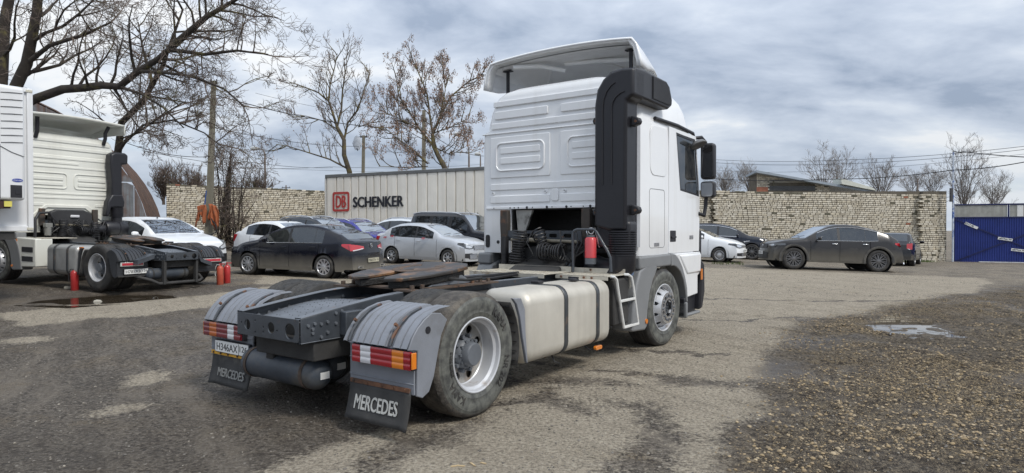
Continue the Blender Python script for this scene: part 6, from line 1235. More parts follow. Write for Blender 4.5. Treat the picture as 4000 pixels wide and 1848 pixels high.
def reefer():
    ax = Vector((-.84, .54, 0)); th = math.atan2(ax.y, ax.x)     # local +x runs back along the trailer
    root = empty('refrigerated_trailer', (-9.28, 12.5, 0), th); setp(root, 'front end of a white refrigerated trailer with cooling unit at the left edge', 'trailer')
    wb = mat('box_white', (.70, .71, .72), .35, var=.03, coat=.3, streak=((.55, .54, .5), 4, .6, .8, .3)); dk = blackp
    zb, zt = 1.50, 4.20
    s = 1   # local y: + is to the left when looking along +x; the near corner of the face lies at y=0, the face spans to y=+2.5
    m = MB(); m.box(.0, 13.4, 0.0, 2.5, zb, zt); m.obj('box_body', wb, root, bevel=.03)
    for y in (.0, 2.42): m = MB(); m.box(-.05, .02, y, y + .10, zb - .02, zt + .02); m.obj('corner_post', wb, root, bevel=.015)
    m = MB(); m.box(-.05, .02, .10, 2.42, zb - .02, zb + .08); m.box(-.05, .02, .10, 2.42, zt - .06, zt + .02); m.obj('front_frame', wb, root, bevel=.01)
    for z in (zb - .0, zt - .06): m = MB(); m.box(-.06, -.045, .01, .12, z, z + .05); m.obj('corner_casting', mat('casting_cream', (.5, .48, .4), .5), root, bevel=.01)
    m = MB(); m.box(-.45, -.05, .28, 2.25, 2.05, 4.14); u = m.obj('cooling_unit', wb, root, bevel=.06, seg=4)
    for k in range(8): m = MB(); m.tube([(-.455, .32, 3.12 + k * .13), (-.462, .5, 3.11 + k * .13), (-.455, .66, 3.09 + k * .13)], .006, 5); m.obj('unit_crease', mat('gap_dark', (.09, .09, .095), .8), u)
    m = MB(); m.box(-.47, -.44, .68, 1.85, 3.1, 4.1); m.obj('unit_grille', dk, u, bevel=.02)
    for y in (.67,): m = MB(); m.box(-.458, -.44, y, y + .008, 2.08, 3.06); m.obj('unit_seam', mat('gap_dark', (.09, .09, .095), .8), u)
    m = MB(); m.tube([(-.456, .30, 2.86), (-.458, .5, 2.93), (-.458, .66, 3.02), (-.458, 1.2, 3.06)], .006, 5); m.obj('unit_crease', mat('gap_dark', (.09, .09, .095), .8), u)
    M_ = frame_mat((-.458, .41, 2.42), (0, -1, 0), (0, 0, 1)); m = MB(); m.add([M_ @ Vector((.085 * math.cos(a), .032 * math.sin(a), 0)) for a in np.linspace(0, 6.283, 25)[:-1]], [tuple(range(24))]); b_ = m.obj('oval_badge', mat('badge_blue', (.02, .05, .32), .4), u, recalc=False)
    text('badge_lettering', 'Carrier', .045, frame_mat((-.4595, .41, 2.42), (0, -1, 0), (0, 0, 1)), plate_white, b_, 0, 0, shear=.3)
    m = MB(); m.box(-.462, -.44, .34, .52, 2.1, 2.33); m.box(-.468, -.46, .37, .45, 2.16, 2.30); m.obj('control_panel', dk, u, bevel=.01)
    m = MB(); m.box(-.462, -.45, .50, .62, 1.93, 2.03); m.obj('yellow_label', mat('label_yellow', (.62, .55, .12), .6), u)
    m = MB(); m.box(-.40, -.06, .5, 2.0, 1.9, 2.04); m.obj('unit_underside', mat('unit_dark', (.05, .02, .02), .7), u)
    m = MB(); m.box(0, 13.4, .3, 2.2, zb - .18, zb - .03); m.obj('chassis_beam', blackd, root)
reefer()
# ============================================================ CARS
glass_d = glass_mat('tinted_glass', (.10, .11, .11), .05, .25, dirt=.02); glass_l = glass_mat('clear_glass', (.45, .52, .50), .34, .45, dirt=.05); under = mat('underbody', (.018, .018, .018), .8)
chr_ = mat('chrome_trim', (.75, .76, .78), .18, .9, var=.03); wheel_silver = mat('wheel_silver', (.50, .51, .53), .3, .6, var=.1); wheel_black = mat('wheel_black', (.17, .17, .175), .35, .5, var=.15); carblack = mat('trim_black', (.02, .02, .022), .45, var=.1); hl_glass = mat('headlamp_glass', (.55, .58, .62), .1, .3, var=.15, vs=20, coat=1); hl_dark = mat('headlamp_housing', (.10, .105, .11), .2, .3, var=.2, vs=20, coat=1)
tail_red = mat('tail_red', (.42, .02, .03), .15, var=.1, coat=1); rub2 = mat('car_tyre', (.028, .027, .026), .8, var=.3, vs=8, col2=(.08, .072, .06), c2=(.5, .72), c2s=6)
DUST = (.20, .185, .155)
def paint(name, col, dust=(.25, .75, .5, 0, .7), metal=.0, coat=.8, rough=.3): return mat(name, col, rough, metal, var=.03, vs=2, spec=.5 if sum(col) > .3 else .15, coat=coat, dust=(DUST, dust[0], dust[1], dust[2], dust[4], dust[3]))
_cw = {}
def car_wheel_meshes(r, rr, w, spokes, m, style):
    key = (r, rr, spokes, m.name, style)
    if key in _cw: return _cw[key]
    b = MB(); b.lathe([(-.02, rr - .01), (.0, rr), (.010, rr + .02), (.014, (r + rr) / 2), (.004, r - .025), (-.02, r - .004), (-.04, r), (-w + .04, r), (-w + .02, r - .004), (-w, r - .03), (-w, rr)], 48); ty = b.mesh('tyre', rub2, 40, False)
    b = MB(); b.mat(carblack).lathe([(-.11, .0), (-.10, rr * .95), (-.10, rr), (-.02, rr)], 40)
    b.mat(m).lathe([(-.015, rr - .012), (.004, rr + .002), (.006, rr - .008), (-.02, rr - .022)], 48, None, True)
    for i in range(spokes):
        a = 2 * math.pi * i / spokes; pr = [.045, .045 + (rr - .045) * .5, rr - .012]; ws = {'wide': (.028, .022, .034), 'split': (.012, .011, .014), 'thin': (.014, .009, .012)}[style]
        for off in ((0,) if style != 'split' else (-.07, .07)):
            vs = []
            for q, (rad, wd) in enumerate(zip(pr, ws)):
                aa = a + off * (q / 2) * 2.2; ca, sa = math.cos(aa), math.sin(aa); t = (.002, -.012, -.004)[q]
                for sg, dp in ((-1, 0), (1, 0), (1, -.03), (-1, -.03)): vs.append((t + dp, rad * ca - sg * wd * sa, rad * sa + sg * wd * ca))
            b.add(vs, [(0, 1, 5, 4), (4, 5, 9, 8), (1, 2, 6, 5), (5, 6, 10, 9), (3, 0, 4, 7), (7, 4, 8, 11)])
    b.lathe([(-.03, .06), (.004, .055), (.010, .03), (.010, .0)], 20); rim = b.mesh('rim', None, 35, False)
    b = MB(); b.lathe([(-.12, 0), (-.12, rr * .6), (-.105, rr * .62), (-.105, 0)], 24); hub = b.mesh('wheel', mat('brake_disc', (.15, .14, .13), .5, .5)); _cw[key] = (ty, rim, hub); return _cw[key]
def car(name, label, cat_, x, y, heading, S, group=None, z=None, tiltfix=0):
    L_, W, H, wb, fo, r = S['L'], S['W'] / 2, S['H'], S['wb'], S['fo'], S['r']; az = math.atan2(heading[0], heading[1]); h = Vector((heading[0], heading[1], 0)).normalized()
    ya, yb = L_ / 2 - fo, L_ / 2 - fo - wb
    pf = Vector((x, y, 0)) + h * ya; pr = Vector((x, y, 0)) + h * yb; zf, zr = G(pf.x, pf.y), G(pr.x, pr.y); rt = Vector((h.y, -h.x, 0)); zl, zr2 = G(x - rt.x * .7, y - rt.y * .7), G(x + rt.x * .7, y + rt.y * .7)
    zc = (zf + zr) / 2 if z is None else z
    # tilt to the ground
    T = empty(name, (x, y, zc)); setp(T, label, cat_, group)
    T.rotation_mode = 'XYZ'; pitch = math.atan2(zf - zr, wb); roll = -math.atan2(zr2 - zl, 1.4); T.rotation_euler = (Matrix.Rotation(-az, 3, 'Z') @ Matrix.Rotation(pitch, 3, 'X') @ Matrix.Rotation(roll, 3, 'Y')).to_euler()
    top, belt, ws, rw, doors, wins = S['top'], S['belt'], S['ws'], S['rw'], S['doors'], S['win']
    def ip(P, s): return float(np.interp(s, [p[0] for p in P], [p[1] for p in P]))
    def ips(P, s): return (ip(P, s - .05) + ip(P, s) * 2 + ip(P, s + .05)) / 4
    af, ar = fo, fo + wb; R_ = r + .055; sill = S.get('sill', .20)
    def bottom(s):
        b = sill + .0
        if s < .35: b = S.get('fb', .20) + (.0)
        if s > L_ - .35: b = S.get('rb', .26)
        for c in (af, ar):
            d = abs(s - c)
            if d < R_: b = max(b, r + math.sqrt(R_ * R_ - d * d))
        return b
    def plan(s):
        e = .06 + .94 * 1; k = 1.0
        if s < .9: k = 1 - .11 * (1 - s / .9) ** 2
        if s > L_ - .8: k = 1 - .10 * (1 - (L_ - s) / .8) ** 2
        return W * k
    def rows(s):
        zt = ips(top, s); zb = min(ip(belt, s), zt - .03); b = bottom(s); w = plan(s); zs = [b, max(b + .004, min(b + .10, .36)), max(b + .008, .52), max(b + .012, .70), max(zb - .07, b + .016), zb]
        zs[3] = min(zs[3], zs[5] - .06) if zs[5] - .06 > b + .012 else b + .012; zs[4] = max(min(zs[4], zs[5] - .01), zs[3] + .003); fl = .012 if any(abs(s - c) < R_ + .1 for c in (af, ar)) else 0
        ws_ = [w * .965 + fl, w * .985 + fl, w, w * .992, w * .975, w * .945]; dz = zt - zb; tum = S.get('tum', .38)
        w5 = ws_[5] - max(.03, dz * tum) ; zs += [zb + dz * .80 if dz > .15 else zb + dz * .5, zb + dz * .93 if dz > .15 else zb + dz * .8, zt - .008, zt]; ws_ += [ws_[5] - (ws_[5] - w5) * .80, w5 - .012 if dz > .15 else w5 - .03, w5 * .86, 0]
        return [(a, c) for a, c in zip(ws_, zs)]
    st = set(np.round(np.arange(0, L_ + .001, .07), 3).tolist() + [L_])
    for c in (af, ar):
        for a in range(0, 181, 12): st.add(round(c + R_ * math.cos(R(a)), 4))
    g = .006; cuts = []
    for d in doors: st |= {d - g, d + g}
    for s0 in list(ws) + list(rw) + [w for p in wins for w in p]: st.add(s0)
    st = sorted(st); o = [st[0]]
    for q in st[1:]:
        if q - o[-1] > .0035: o.append(q)
    st = o
    def nose(wx, z, s):
        k = 0; xx = abs(wx) / W
        if s < .7: k += (.26 * xx ** 3.0 + S.get('nz', .10) * max(0, (z - .55)) / .4 * (1 if s < .5 else .6) * (1 - s / .7)) * (1 - s / .7)
        if s > L_ - .6: q = 1 - (L_ - s) / .6; k -= (.20 * xx ** 3.0 + S.get('tz', .06) * max(0, (z - .6)) / .4) * q
        return k
    def pt(wx, z, s): return Vector((wx, L_ / 2 - s - nose(wx, z, s), z))
    RW = [rows(s) for s in st]; faces = {}
    def put(key, quad): faces.setdefault(key, []).append(quad)
    nr = len(RW[0])
    for i in range(len(st) - 1):
        s0, s1 = st[i], st[i + 1]; sm = (s0 + s1) / 2
        for j in range(nr - 1):
            for sg in (1, -1):
                q = [pt(sg * RW[i][j][0], RW[i][j][1], s0), pt(sg * RW[i + 1][j][0], RW[i + 1][j][1], s1), pt(sg * RW[i + 1][j + 1][0], RW[i + 1][j + 1][1], s1), pt(sg * RW[i][j + 1][0], RW[i][j + 1][1], s0)]
                key = 'body'
                if j <= 4:
                    if any(abs(sm - d) < g for d in doors) : key = None if j >= 1 else 'body'
                    else:
                        for di in range(len(doors) - 1):
                            if doors[di] < sm < doors[di + 1] and j >= 1: key = ('door', di, sg)
                    if j == 0 and sm > af + R_ and sm < ar - R_: key = ('sill', sg)
                elif j == 5:
                    for wi, (a, b_) in enumerate(wins):
                        if a < sm < b_: key = ('win', wi, sg)
                    if key == 'body' and wins[0][0] < sm < wins[-1][1]: key = 'pillar'
                elif j == 6: key = 'frame' if wins[0][0] - .0 < sm < wins[-1][1] and S.get('blackframe') else 'body'
                if j >= 6 and ws[0] < sm < ws[1] and (j >= 8): key = 'windscreen'
                if j >= 8 and rw[0] < sm < rw[1]: key = 'rear_window'
                if j == 7 and ws[0] < sm < ws[1] and False: key = 'body'
                if key: put(key, q)
    # front and rear faces
    def cap(i, s, zlist, kf):
        Rw = RW[i]; nc = 14
        for j in range(nr - 1):
            (w0, z0), (w1, z1) = Rw[j], Rw[j + 1]
            for c in range(nc):
                a, b_ = -1 + 2 * c / nc, -1 + 2 * (c + 1) / nc; q = [pt(a * w0, z0, s), pt(b_ * w0, z0, s), pt(b_ * w1, z1, s), pt(a * w1, z1, s)]; put(kf(j, a), q)
    cap(0, 0.0, None, lambda j, a: 'front_bumper' if j < 3 else 'body'); cap(len(st) - 1, L_, None, lambda j, a: 'rear_bumper' if j < 3 else 'body')
    def emit(key, nm, m, parent=T, label_=None, weld=True):
        if key not in faces: return None
        b = MB()
        for q in faces[key]: b.add(q, [(0, 1, 2, 3)])
        me = b.mesh(nm, None, None, False); bm = bmesh.new(); bm.from_mesh(me); bmesh.ops.remove_doubles(bm, verts=bm.verts, dist=.0012); bmesh.ops.dissolve_degenerate(bm, edges=bm.edges, dist=.0005); bmesh.ops.recalc_face_normals(bm, faces=bm.faces); bm.to_mesh(me); bm.free(); me.materials.append(m); me.polygons.foreach_set('use_smooth', [True] * len(me.polygons)); me.set_sharp_from_angle(angle=R(38))
        o = bpy.data.objects.new(nm, me); C.objects.link(o); o.parent = parent; return o
    P = S['paint']; emit('body', 'body', P); emit('front_bumper', 'front_bumper', P); emit('rear_bumper', 'rear_bumper', P); [emit(('sill', q_), 'sill', S.get('sillm', P)) for q_ in (1, -1)]; emit('pillar', 'window_posts', carblack); emit('frame', 'window_frame', S.get('framem', carblack)); emit('windscreen', 'windscreen', glass_l); emit('rear_window', 'rear_window', S.get('rwm', glass_d))
    for di in range(len(doors) - 1):
        for sg in (1, -1):
            d = emit(('door', di, sg), 'door', P)
            sh = doors[di + 1] - .16; zh = ip(belt, sh) - .11; wx = plan(sh) * .985 + .004; b = MB(); b.tube([(sg * wx, L_ / 2 - sh + .10, zh), (sg * (wx + .022), L_ / 2 - sh + .07, zh + .004), (sg * (wx + .022), L_ / 2 - sh - .05, zh + .004), (sg * wx, L_ / 2 - sh - .08, zh)], .013, 6); b.obj('door_handle', S.get('handle', P), d, smooth=60)
    for wi in range(len(wins)):
        for sg in (1, -1): emit(('win', wi, sg), 'side_window', S.get('glass', glass_d))
    if S.get('beltline'):
        for sg in (1, -1):
            b = MB(); b.tube([pt(sg * (plan(s) * .945 + .006), ip(belt, s) + .005, s) for s in np.linspace(wins[0][0] + .02, wins[-1][1], 14)], .011, 5); b.obj('chrome_strip', chr_, T)
            if S['beltline'] > 1:
                b = MB(); b.tube([pt(sg * (rows(s)[6][0] + .010), rows(s)[6][1] + .012, s) for s in np.linspace(wins[0][0] + .03, wins[-1][1] + .0, 16)], .012, 5); b.obj('chrome_strip', chr_, T)
    # underside, interior
    b = MB(); b.box(-W * .9, W * .9, -L_ / 2 + .25, L_ / 2 - .25, sill + .02, sill + .10)
    for c in (af, ar):
        pass
    b.obj('underbody', under, T)
    for c in (af, ar):
        for sg in (1, -1): b = MB(); b.lathe([(-.34, R_ + .015), (-.005, R_ + .015)], 24, Matrix.Translation((sg * (plan(c) - .01), L_ / 2 - c, r)) @ (Matrix.Identity(4) if sg > 0 else Matrix.Rotation(math.pi, 4, 'Z')), a0=R(-70), a1=R(70)) if True else None; b.prism(circ(L_ / 2 - c, r + .02, R_ + .0, 16), 'X', sg * (W - .36), sg * (W - .355)); b.obj('wheel_well', under, T, recalc=False)
    s0 = ws[0] + .35; sm0 = mat('seat_dark', (.05, .05, .052), .9, var=.2)
    for sx in (-.36, .36):
        for sc in (ws[1] + .35, ws[1] + 1.25):
            b = MB(); M_ = Matrix.Translation((sx, L_ / 2 - sc, 0)); b.box(-.24, .24, -.25, .2, .4, .6, M_); b.box(-.22, .22, -.30, -.18, .55, min(H - .42, 1.12), M_); b.box(-.11, .11, -.28, -.2, min(H - .43, 1.11), min(H - .22, 1.30), M_); b.obj('seat', sm0, T, bevel=.03)
    b = MB(); b.box(-W * .8, W * .8, L_ / 2 - s0 - .35, L_ / 2 - s0, .6, ip(belt, s0) - .06); b.obj('dashboard', sm0, T, bevel=.03)
    # wheels
    ty, rim, hub = car_wheel_meshes(r, S['rr'], .215, *S['wheelstyle'])
    for c in (af, ar):
        for sg in (1, -1):
            w = mk('wheel', hub, T, (sg * (plan(c) - .012), L_ / 2 - c, r), (0 if sg > 0 else math.pi) + (R(S.get('steer', 0)) if c == af else 0)); mk('tyre', ty, w); mk('rim', rim, w); w.rotation_euler.x = rng.random() * .6
    # mirrors
    sm_ = ws[0] + .50
    for sg in (1, -1):
        zb = ip(belt, sm_); wx = plan(sm_) * .94; b = MB(); pr_ = [(.0, .02), (.03, .055), (.10, .065), (.15, .058), (.18, .03), (.185, 0)]; n = 12
        b.grid([[(sg * (wx + .05 + t), L_ / 2 - sm_ + .07 + .05 * math.cos(2 * math.pi * k / n) * (rr / .065) - .02 * (k in (3, 4, 5)), zb + .085 + rr * math.sin(2 * math.pi * k / n)) for k in range(n)] for t, rr in pr_], closed_v=True); b.tube([(sg * (wx - .02), L_ / 2 - sm_ + .05, zb + .02), (sg * (wx + .08), L_ / 2 - sm_ + .07, zb + .06)], .022, 6); b.obj('mirror', S.get('mirror', P), T, smooth=70)
    def front(wx, z, off=.008): return pt(wx, z, 0) + Vector((0, off, 0))
    def rear(wx, z, off=.008): return pt(wx, z, L_) - Vector((0, off, 0))
    def sidep(s, z, sg, off=.006):
        rw_ = rows(s); zz = [q[1] for q in rw_[:6]]; xx = [q[0] for q in rw_[:6]]; return pt(sg * (float(np.interp(z, zz, xx)) + off), z, s)
    def patch(nm, m, fn, u0, u1, poly, parent=T, nu=8, nv=4, th=0):
        """poly: list of (u, zlow, zhigh)"""
        b = MB(); rr_ = []
        for i in range(nu + 1):
            u = u0 + (u1 - u0) * i / nu; a = float(np.interp(u, [p[0] for p in poly], [p[1] for p in poly])); c = float(np.interp(u, [p[0] for p in poly], [p[2] for p in poly])); rr_.append([fn(u, a + (c - a) * j / nv) for j in range(nv + 1)])
        b.grid(rr_); return b.obj(nm, m, parent, smooth=50)
    F = S['face']
    for sg in (1, -1):
        x0, x1, zz = F['hl']; pl = [(q[0], q[1], q[2]) for q in zz]
        k = lambda u, z: front(sg * u, z, .012)
        hmesh = patch('headlight', hl_dark, k, x0, W * .90, pl); patch('headlight_lens', hl_glass, lambda u, z: front(sg * u, z, .020), x0 + .06, W * .84, [(q[0], q[1] + .035, q[2] - .02) for q in pl], hmesh)
        q0, q1 = pl[-1][1], pl[-1][2]; patch('headlight_side', hl_dark, lambda s, z: sidep(s, z, sg, .008), .01, F.get('wrap', .28), [(.0, q0 + .01, q1), (F.get('wrap', .28), q1 - .06, q1)], hmesh)
        if 'fog' in F:
            a, b_, c, d = F['fog']; patch('lower_intake', carblack, lambda u, z: front(sg * u, z, .010), a, b_, [(a, c, d), (b_, c + .02, d - .01)])
    for (x0, zl, zh) in F['grille']:
        gm_ = patch('grille', carblack, lambda u, z: front(u, z, .012), -x0, x0, [(-x0, zl + .01, zh), (x0, zl + .01, zh)], nu=12)
        for kk in range(F.get('bars', 3)):
            zz = zl + (zh - zl) * (kk + 1) / (F.get('bars', 3) + 1); b = MB(); b.tube([front(u, zz, .016) for u in np.linspace(-x0 + .02, x0 - .02, 9)], .008, 5); b.obj('grille_bar', chr_ if F.get('chrome') else carblack, gm_)
    if F.get('badge'):
        zb_ = F['badge']; M_ = Matrix.Translation(front(0, zb_, .022)) @ Matrix.Rotation(R(90), 4, 'X'); b = MB(); b.ring(circ(0, zb_, .058, 20), circ(0, zb_, .048, 20), 'Y', front(0, zb_, .02).y, front(0, zb_, .03).y); bo = b.obj('round_badge', chr_, T)
        if S.get('vw'): text('badge_letters', 'V', .07, frame_mat(front(0, zb_ + .022, .03), (-1, 0, 0), (0, 0, 1)), chr_, bo, .002); text('badge_letters', 'W', .055, frame_mat(front(0, zb_ - .018, .03), (-1, 0, 0), (0, 0, 1)), chr_, bo, .002)
    def plate(fn, z, nx, t, t2, m=plate_white):
        c = fn(0, z, .025); b = MB(); b.box(-.26, .26, c.y - .006, c.y + .006, z - .056, z + .056); p = b.obj('number_plate', m, T); y_ = c.y + (.0075 if nx > 0 else -.0075); xd = (-1, 0, 0) if nx > 0 else (1, 0, 0)
        if t: text('plate_lettering', t, 1, frame_mat(((.07 if nx > 0 else -.07), y_, z), xd, (0, 0, 1)), ink, p, .01, 0, width=.34, height=.07); text('plate_lettering', t2, 1, frame_mat(((-.19 if nx > 0 else .19), y_, z + .008), xd, (0, 0, 1)), ink, p, .01, 0, width=.09, height=.05)
    if F.get('plate'): plate(front, F['plate'][0], 1, F['plate'][1], F['plate'][2])
    B = S['back']
    for sg in (1, -1):
        pl = B['tl']; tm = patch('taillight', tail_red, lambda u, z: rear(sg * u, z, .010), pl[0][0], W * .93, pl); patch('taillight_side', tail_red, lambda s, z: sidep(s, z, sg, .007), L_ - B.get('wrap', .25), L_ - .005, [(L_ - B.get('wrap', .25), pl[-1][2] - .05, pl[-1][2]), (L_, pl[-1][1], pl[-1][2])], tm)
        patch('reverse_lens', clearl, lambda u, z: rear(sg * u, z, .014), pl[0][0] + .04, W * .85, [(pl[0][0], pl[0][1] + .0, pl[0][1] + .02), (W * .85, pl[-1][1], pl[-1][1] + .025)], tm)
    if B.get('plate'): plate(rear, B['plate'][0], -1, B['plate'][1], B['plate'][2], B['plate'][3])
    if B.get('badge'):
        zb_ = B['badge']; b = MB(); b.ring(circ(0, zb_, .062, 20), circ(0, zb_, .052, 20), 'Y', rear(0, zb_, .02).y, rear(0, zb_, .03).y); bo = b.obj('round_badge', chr_, T)
        text('badge_letters', 'V', .075, frame_mat(rear(0, zb_ + .022, .03), (1, 0, 0), (0, 0, 1)), chr_, bo, .003); text('badge_letters', 'W', .06, frame_mat(rear(0, zb_ - .02, .03), (1, 0, 0), (0, 0, 1)), chr_, bo, .003)
    if B.get('seam'):
        z0, z1, xx = B['seam']; b = MB(); b.tube([rear(u, z0, .002) for u in np.linspace(-xx, xx, 10)], .006, 4); o_ = b.obj('boot_seam', carblack, T)
    if B.get('exhaust'):
        for sg in (1, -1): b = MB(); c = rear(sg * .52, .33, .01); b.ring([(c.x + q[0], c.z + q[1]) for q in ((-.13, -.03), (.10, -.035), (.15, .02), (-.08, .028))], [(c.x + q[0], c.z + q[1]) for q in ((-.10, -.018), (.09, -.02), (.12, .012), (-.07, .017))], 'Y', c.y - .012, c.y + .02); b.obj('exhaust_trim', chr_, T); b = MB(); b.box(c.x - .09, c.x + .10, c.y - .004, c.y + .0, c.z - .018, c.z + .015); b.obj('exhaust_mouth', carblack, T)
    if S.get('rails'):
        for sg in (1, -1):
            s0, s1 = ws[1] + .12, rw[0] - .12; b = MB(); pts = []
            for t in np.linspace(0, 1, 12): s = s0 + (s1 - s0) * t; q = rows(s)[7]; pts.append((sg * (q[0] - .03), L_ / 2 - s, q[1] + .02 + .045 * min(1, 6 * t, 6 * (1 - t))))
            b.tube(pts, .022, 6); b.obj('roof_rail', S['rails'], T, smooth=70)
    if S.get('antenna') is not None: s = S['antenna']; zt = ips(top, s); b = MB(); b.tube([(0, L_ / 2 - s, zt - .01), (0, L_ / 2 - s, zt + .035)], [.03, .015], 8); b.tube([(0, L_ / 2 - s, zt + .02), (0, L_ / 2 - s - .22, zt + .20)], .005, 5); b.obj('antenna', carblack, T)
    if S.get('arches'):
        for c in (af, ar):
            for sg in (1, -1):
                b = MB(); rws = []
                for a in range(-12, 193, 9): w = R(a); rws.append([(sg * (plan(c) + .004), L_ / 2 - c + (R_ - .01) * math.cos(w), r + (R_ - .01) * math.sin(w)), (sg * (plan(c) + .022), L_ / 2 - c + (R_ + .01) * math.cos(w), r + (R_ + .01) * math.sin(w)), (sg * (plan(c) + .010), L_ / 2 - c + (R_ + .075) * math.cos(w), r + (R_ + .075) * math.sin(w))])
                b.grid(rws); b.obj('arch_moulding', S['arches'], T, smooth=60)
    for sg in (1, -1):   # wipers
        b = MB(); q = [pt(sg * .05 + t * -.55 + .3, ips(top, ws[0] + .03) + .035 + .02 * 0, ws[0] + .02) for t in (0, 1)]
    b = MB()
    for x0 in (.55, -.05): b.tube([pt(x0, ips(top, ws[0] + .04) + .02, ws[0] + .0), pt(x0 - .50, ips(top, ws[0] + .10) + .022, ws[0] + .06)], .010, 4)
    b.obj('wipers', carblack, T, kind='stuff')
    return T
# ---- shapes
def spec_sedan(**k):
    S = dict(L=4.27, W=1.70, H=1.50, wb=2.476, fo=.84, r=.30, rr=.185, top=[(0, .80), (.08, .86), (.6, .97), (1.15, 1.05), (1.20, 1.065), (1.60, 1.28), (1.98, 1.435), (2.25, 1.485), (2.7, 1.50), (3.1, 1.46), (3.42, 1.36), (3.75, 1.155), (3.80, 1.13), (4.18, 1.10), (4.27, 1.05)],
        belt=[(0, .70), (.5, .86), (1.2, .95), (2.2, .965), (3.4, 1.0), (3.8, 1.04), (4.27, .98)], ws=(1.20, 1.98), rw=(3.12, 3.74), doors=[1.32, 2.28, 3.18], win=[(1.50, 2.22), (2.30, 3.0), (3.04, 3.42)], paint=None, wheelstyle=(5, wheel_silver, 'wide'), mirror=carblack, sill=.20,
        face=dict(hl=(.42, .8, [(.42, .60, .68), (.60, .60, .74), (.85, .64, .80)]), grille=[(.40, .56, .68), (.52, .28, .44)], bars=3, fog=(.44, .74, .30, .46), plate=(.40, '', '')), back=dict(tl=[(.62, .78, .98), (.85, .72, 1.0)], plate=None, seam=(.68, 0, .6)), antenna=2.15)
    S.update(k); return S
P_silver = paint('paint_silver', (.50, .52, .55), (.15, .55, .3, 0, .35), .35); P_white = paint('paint_white', (.76, .78, .80), (.12, .45, .3, 0, .35)); P_navy = paint('paint_dark_navy', (.006, .007, .013), (.22, .66, .22, 0.0, .85), 0, .7, .2); P_black = paint('paint_black', (.008, .008, .010), (.15, .55, .2, 0, .4), 0, 1.0, .15); P_blue = paint('paint_violet_blue', (.018, .016, .22), (.15, .5, .2, 0, .3), .1, 1.0, .15); P_graph = paint('paint_graphite', (.024, .023, .024), (.15, .80, .25, 0.03, .85), .0, .6, .25); P_cream = paint('paint_pale', (.66, .70, .74), (.12, .45, .3, 0, .3)); P_bl2 = paint('paint_black_clean', (.007, .007, .010), (.1, .5, .2, 0, .25), 0, 1.0, .15)
hd = (.87, -.49)
car('white_sedan', 'white sedan whose nose points out from behind the cream lorry towards the fire extinguishers', 'car', -10.2, 18.5, (.87, -.49), spec_sedan(L=4.41, W=1.76, wb=2.63, paint=P_white, mirror=P_white, H=1.49, wheelstyle=(5, wheel_silver, 'wide'),
    top=[(0, .78), (.08, .84), (.6, .95), (1.1, 1.03), (1.15, 1.05), (1.60, 1.28), (2.0, 1.42), (2.3, 1.475), (2.75, 1.49), (3.15, 1.45), (3.5, 1.34), (3.85, 1.16), (3.95, 1.13), (4.33, 1.12), (4.41, 1.05)], ws=(1.15, 2.0), rw=(3.2, 3.85), doors=[1.35, 2.35, 3.3], win=[(1.52, 2.29), (2.37, 3.1), (3.14, 3.5)],
    face=dict(hl=(.45, .8, [(.45, .62, .68), (.60, .60, .74), (.88, .66, .86)]), grille=[(.42, .54, .68), (.5, .24, .40)], bars=3, chrome=True, fog=(.52, .80, .26, .50), wrap=.42, plate=(.45, '', ''))), z=.38)
grn = spec_sedan(paint=P_silver, face=dict(hl=(.44, .8, [(.44, .64, .70), (.60, .62, .77), (.85, .67, .83)]), grille=[(.42, .58, .74), (.62, .27, .46)], bars=4, fog=(.50, .76, .30, .48), plate=(.43, 'P637AK', '126'), wrap=.36, chrome=True), wheelstyle=(7, wheel_silver, 'split'))
_g = car('silver_sedan', 'silver sedan with black mirrors and red marks on its doors parked nose to the right', 'car', -2.95, 23.6, (.875, -.485), grn)
car('white_sedan', 'white sedan parked behind the dusty black liftback, only roof and tail showing', 'car', -8.15, 23.5, (.88, -.475), spec_sedan(paint=P_white))
for o_, (sx, zz) in ((0, (1.9, .93)), (1, (3.3, .98)), (2, (3.62, .93))):
    b = MB(); b.box(.845, .853, 2.135 - sx - .07, 2.135 - sx + .07, zz, zz + .022); b.box(.845, .853, 2.135 - sx - .03, 2.135 - sx + .09, zz + .035, zz + .055); b.obj('red_mark', mat('mark_red', (.5, .02, .04), .5), _g)
lift = spec_sedan(L=4.48, W=1.71, H=1.47, wb=2.60, fo=.86, r=.318, rr=.215, paint=P_navy, mirror=P_navy, wheelstyle=(10, wheel_silver, 'wide'), beltline=1, handle=P_navy,
    top=[(0, .72), (.08, .80), (.5, .92), (1.05, 1.01), (1.12, 1.03), (1.6, 1.27), (2.0, 1.405), (2.35, 1.46), (2.7, 1.47), (3.1, 1.435), (3.5, 1.345), (3.9, 1.21), (4.22, 1.075), (4.30, 1.06), (4.44, 1.05), (4.48, .98)], ws=(1.12, 1.98), rw=(3.22, 4.20), doors=[1.30, 2.30, 3.28], win=[(1.50, 2.24), (2.32, 3.12), (3.13, 3.40)],
    belt=[(0, .66), (.5, .83), (1.2, .93), (2.2, .945), (3.4, .955), (3.9, .99), (4.48, .94)], face=dict(hl=(.45, .8, [(.45, .62, .68), (.60, .60, .73), (.85, .64, .80)]), grille=[(.42, .54, .66), (.5, .24, .40)], bars=3, plate=None),
    back=dict(tl=[(.34, .82, .88), (.55, .78, .92), (.85, .76, .95)], wrap=.36, plate=(.50, 'M065TH', '126', plate_dirty), badge=.90, seam=(.62, 0, .62), exhaust=True), antenna=2.95, rwm=glass_mat('rear_glass', (.2, .22, .22), .12, .25, dirt=.05), glass=glass_mat('half_tinted_glass', (.22, .26, .26), .05, .4, dirt=.02), tz=.10)
car('black_liftback', 'dusty black liftback with silver wheels parked nose to the left before the trailer', 'car', -5.96, 18.70, (-.935, .354), lift)
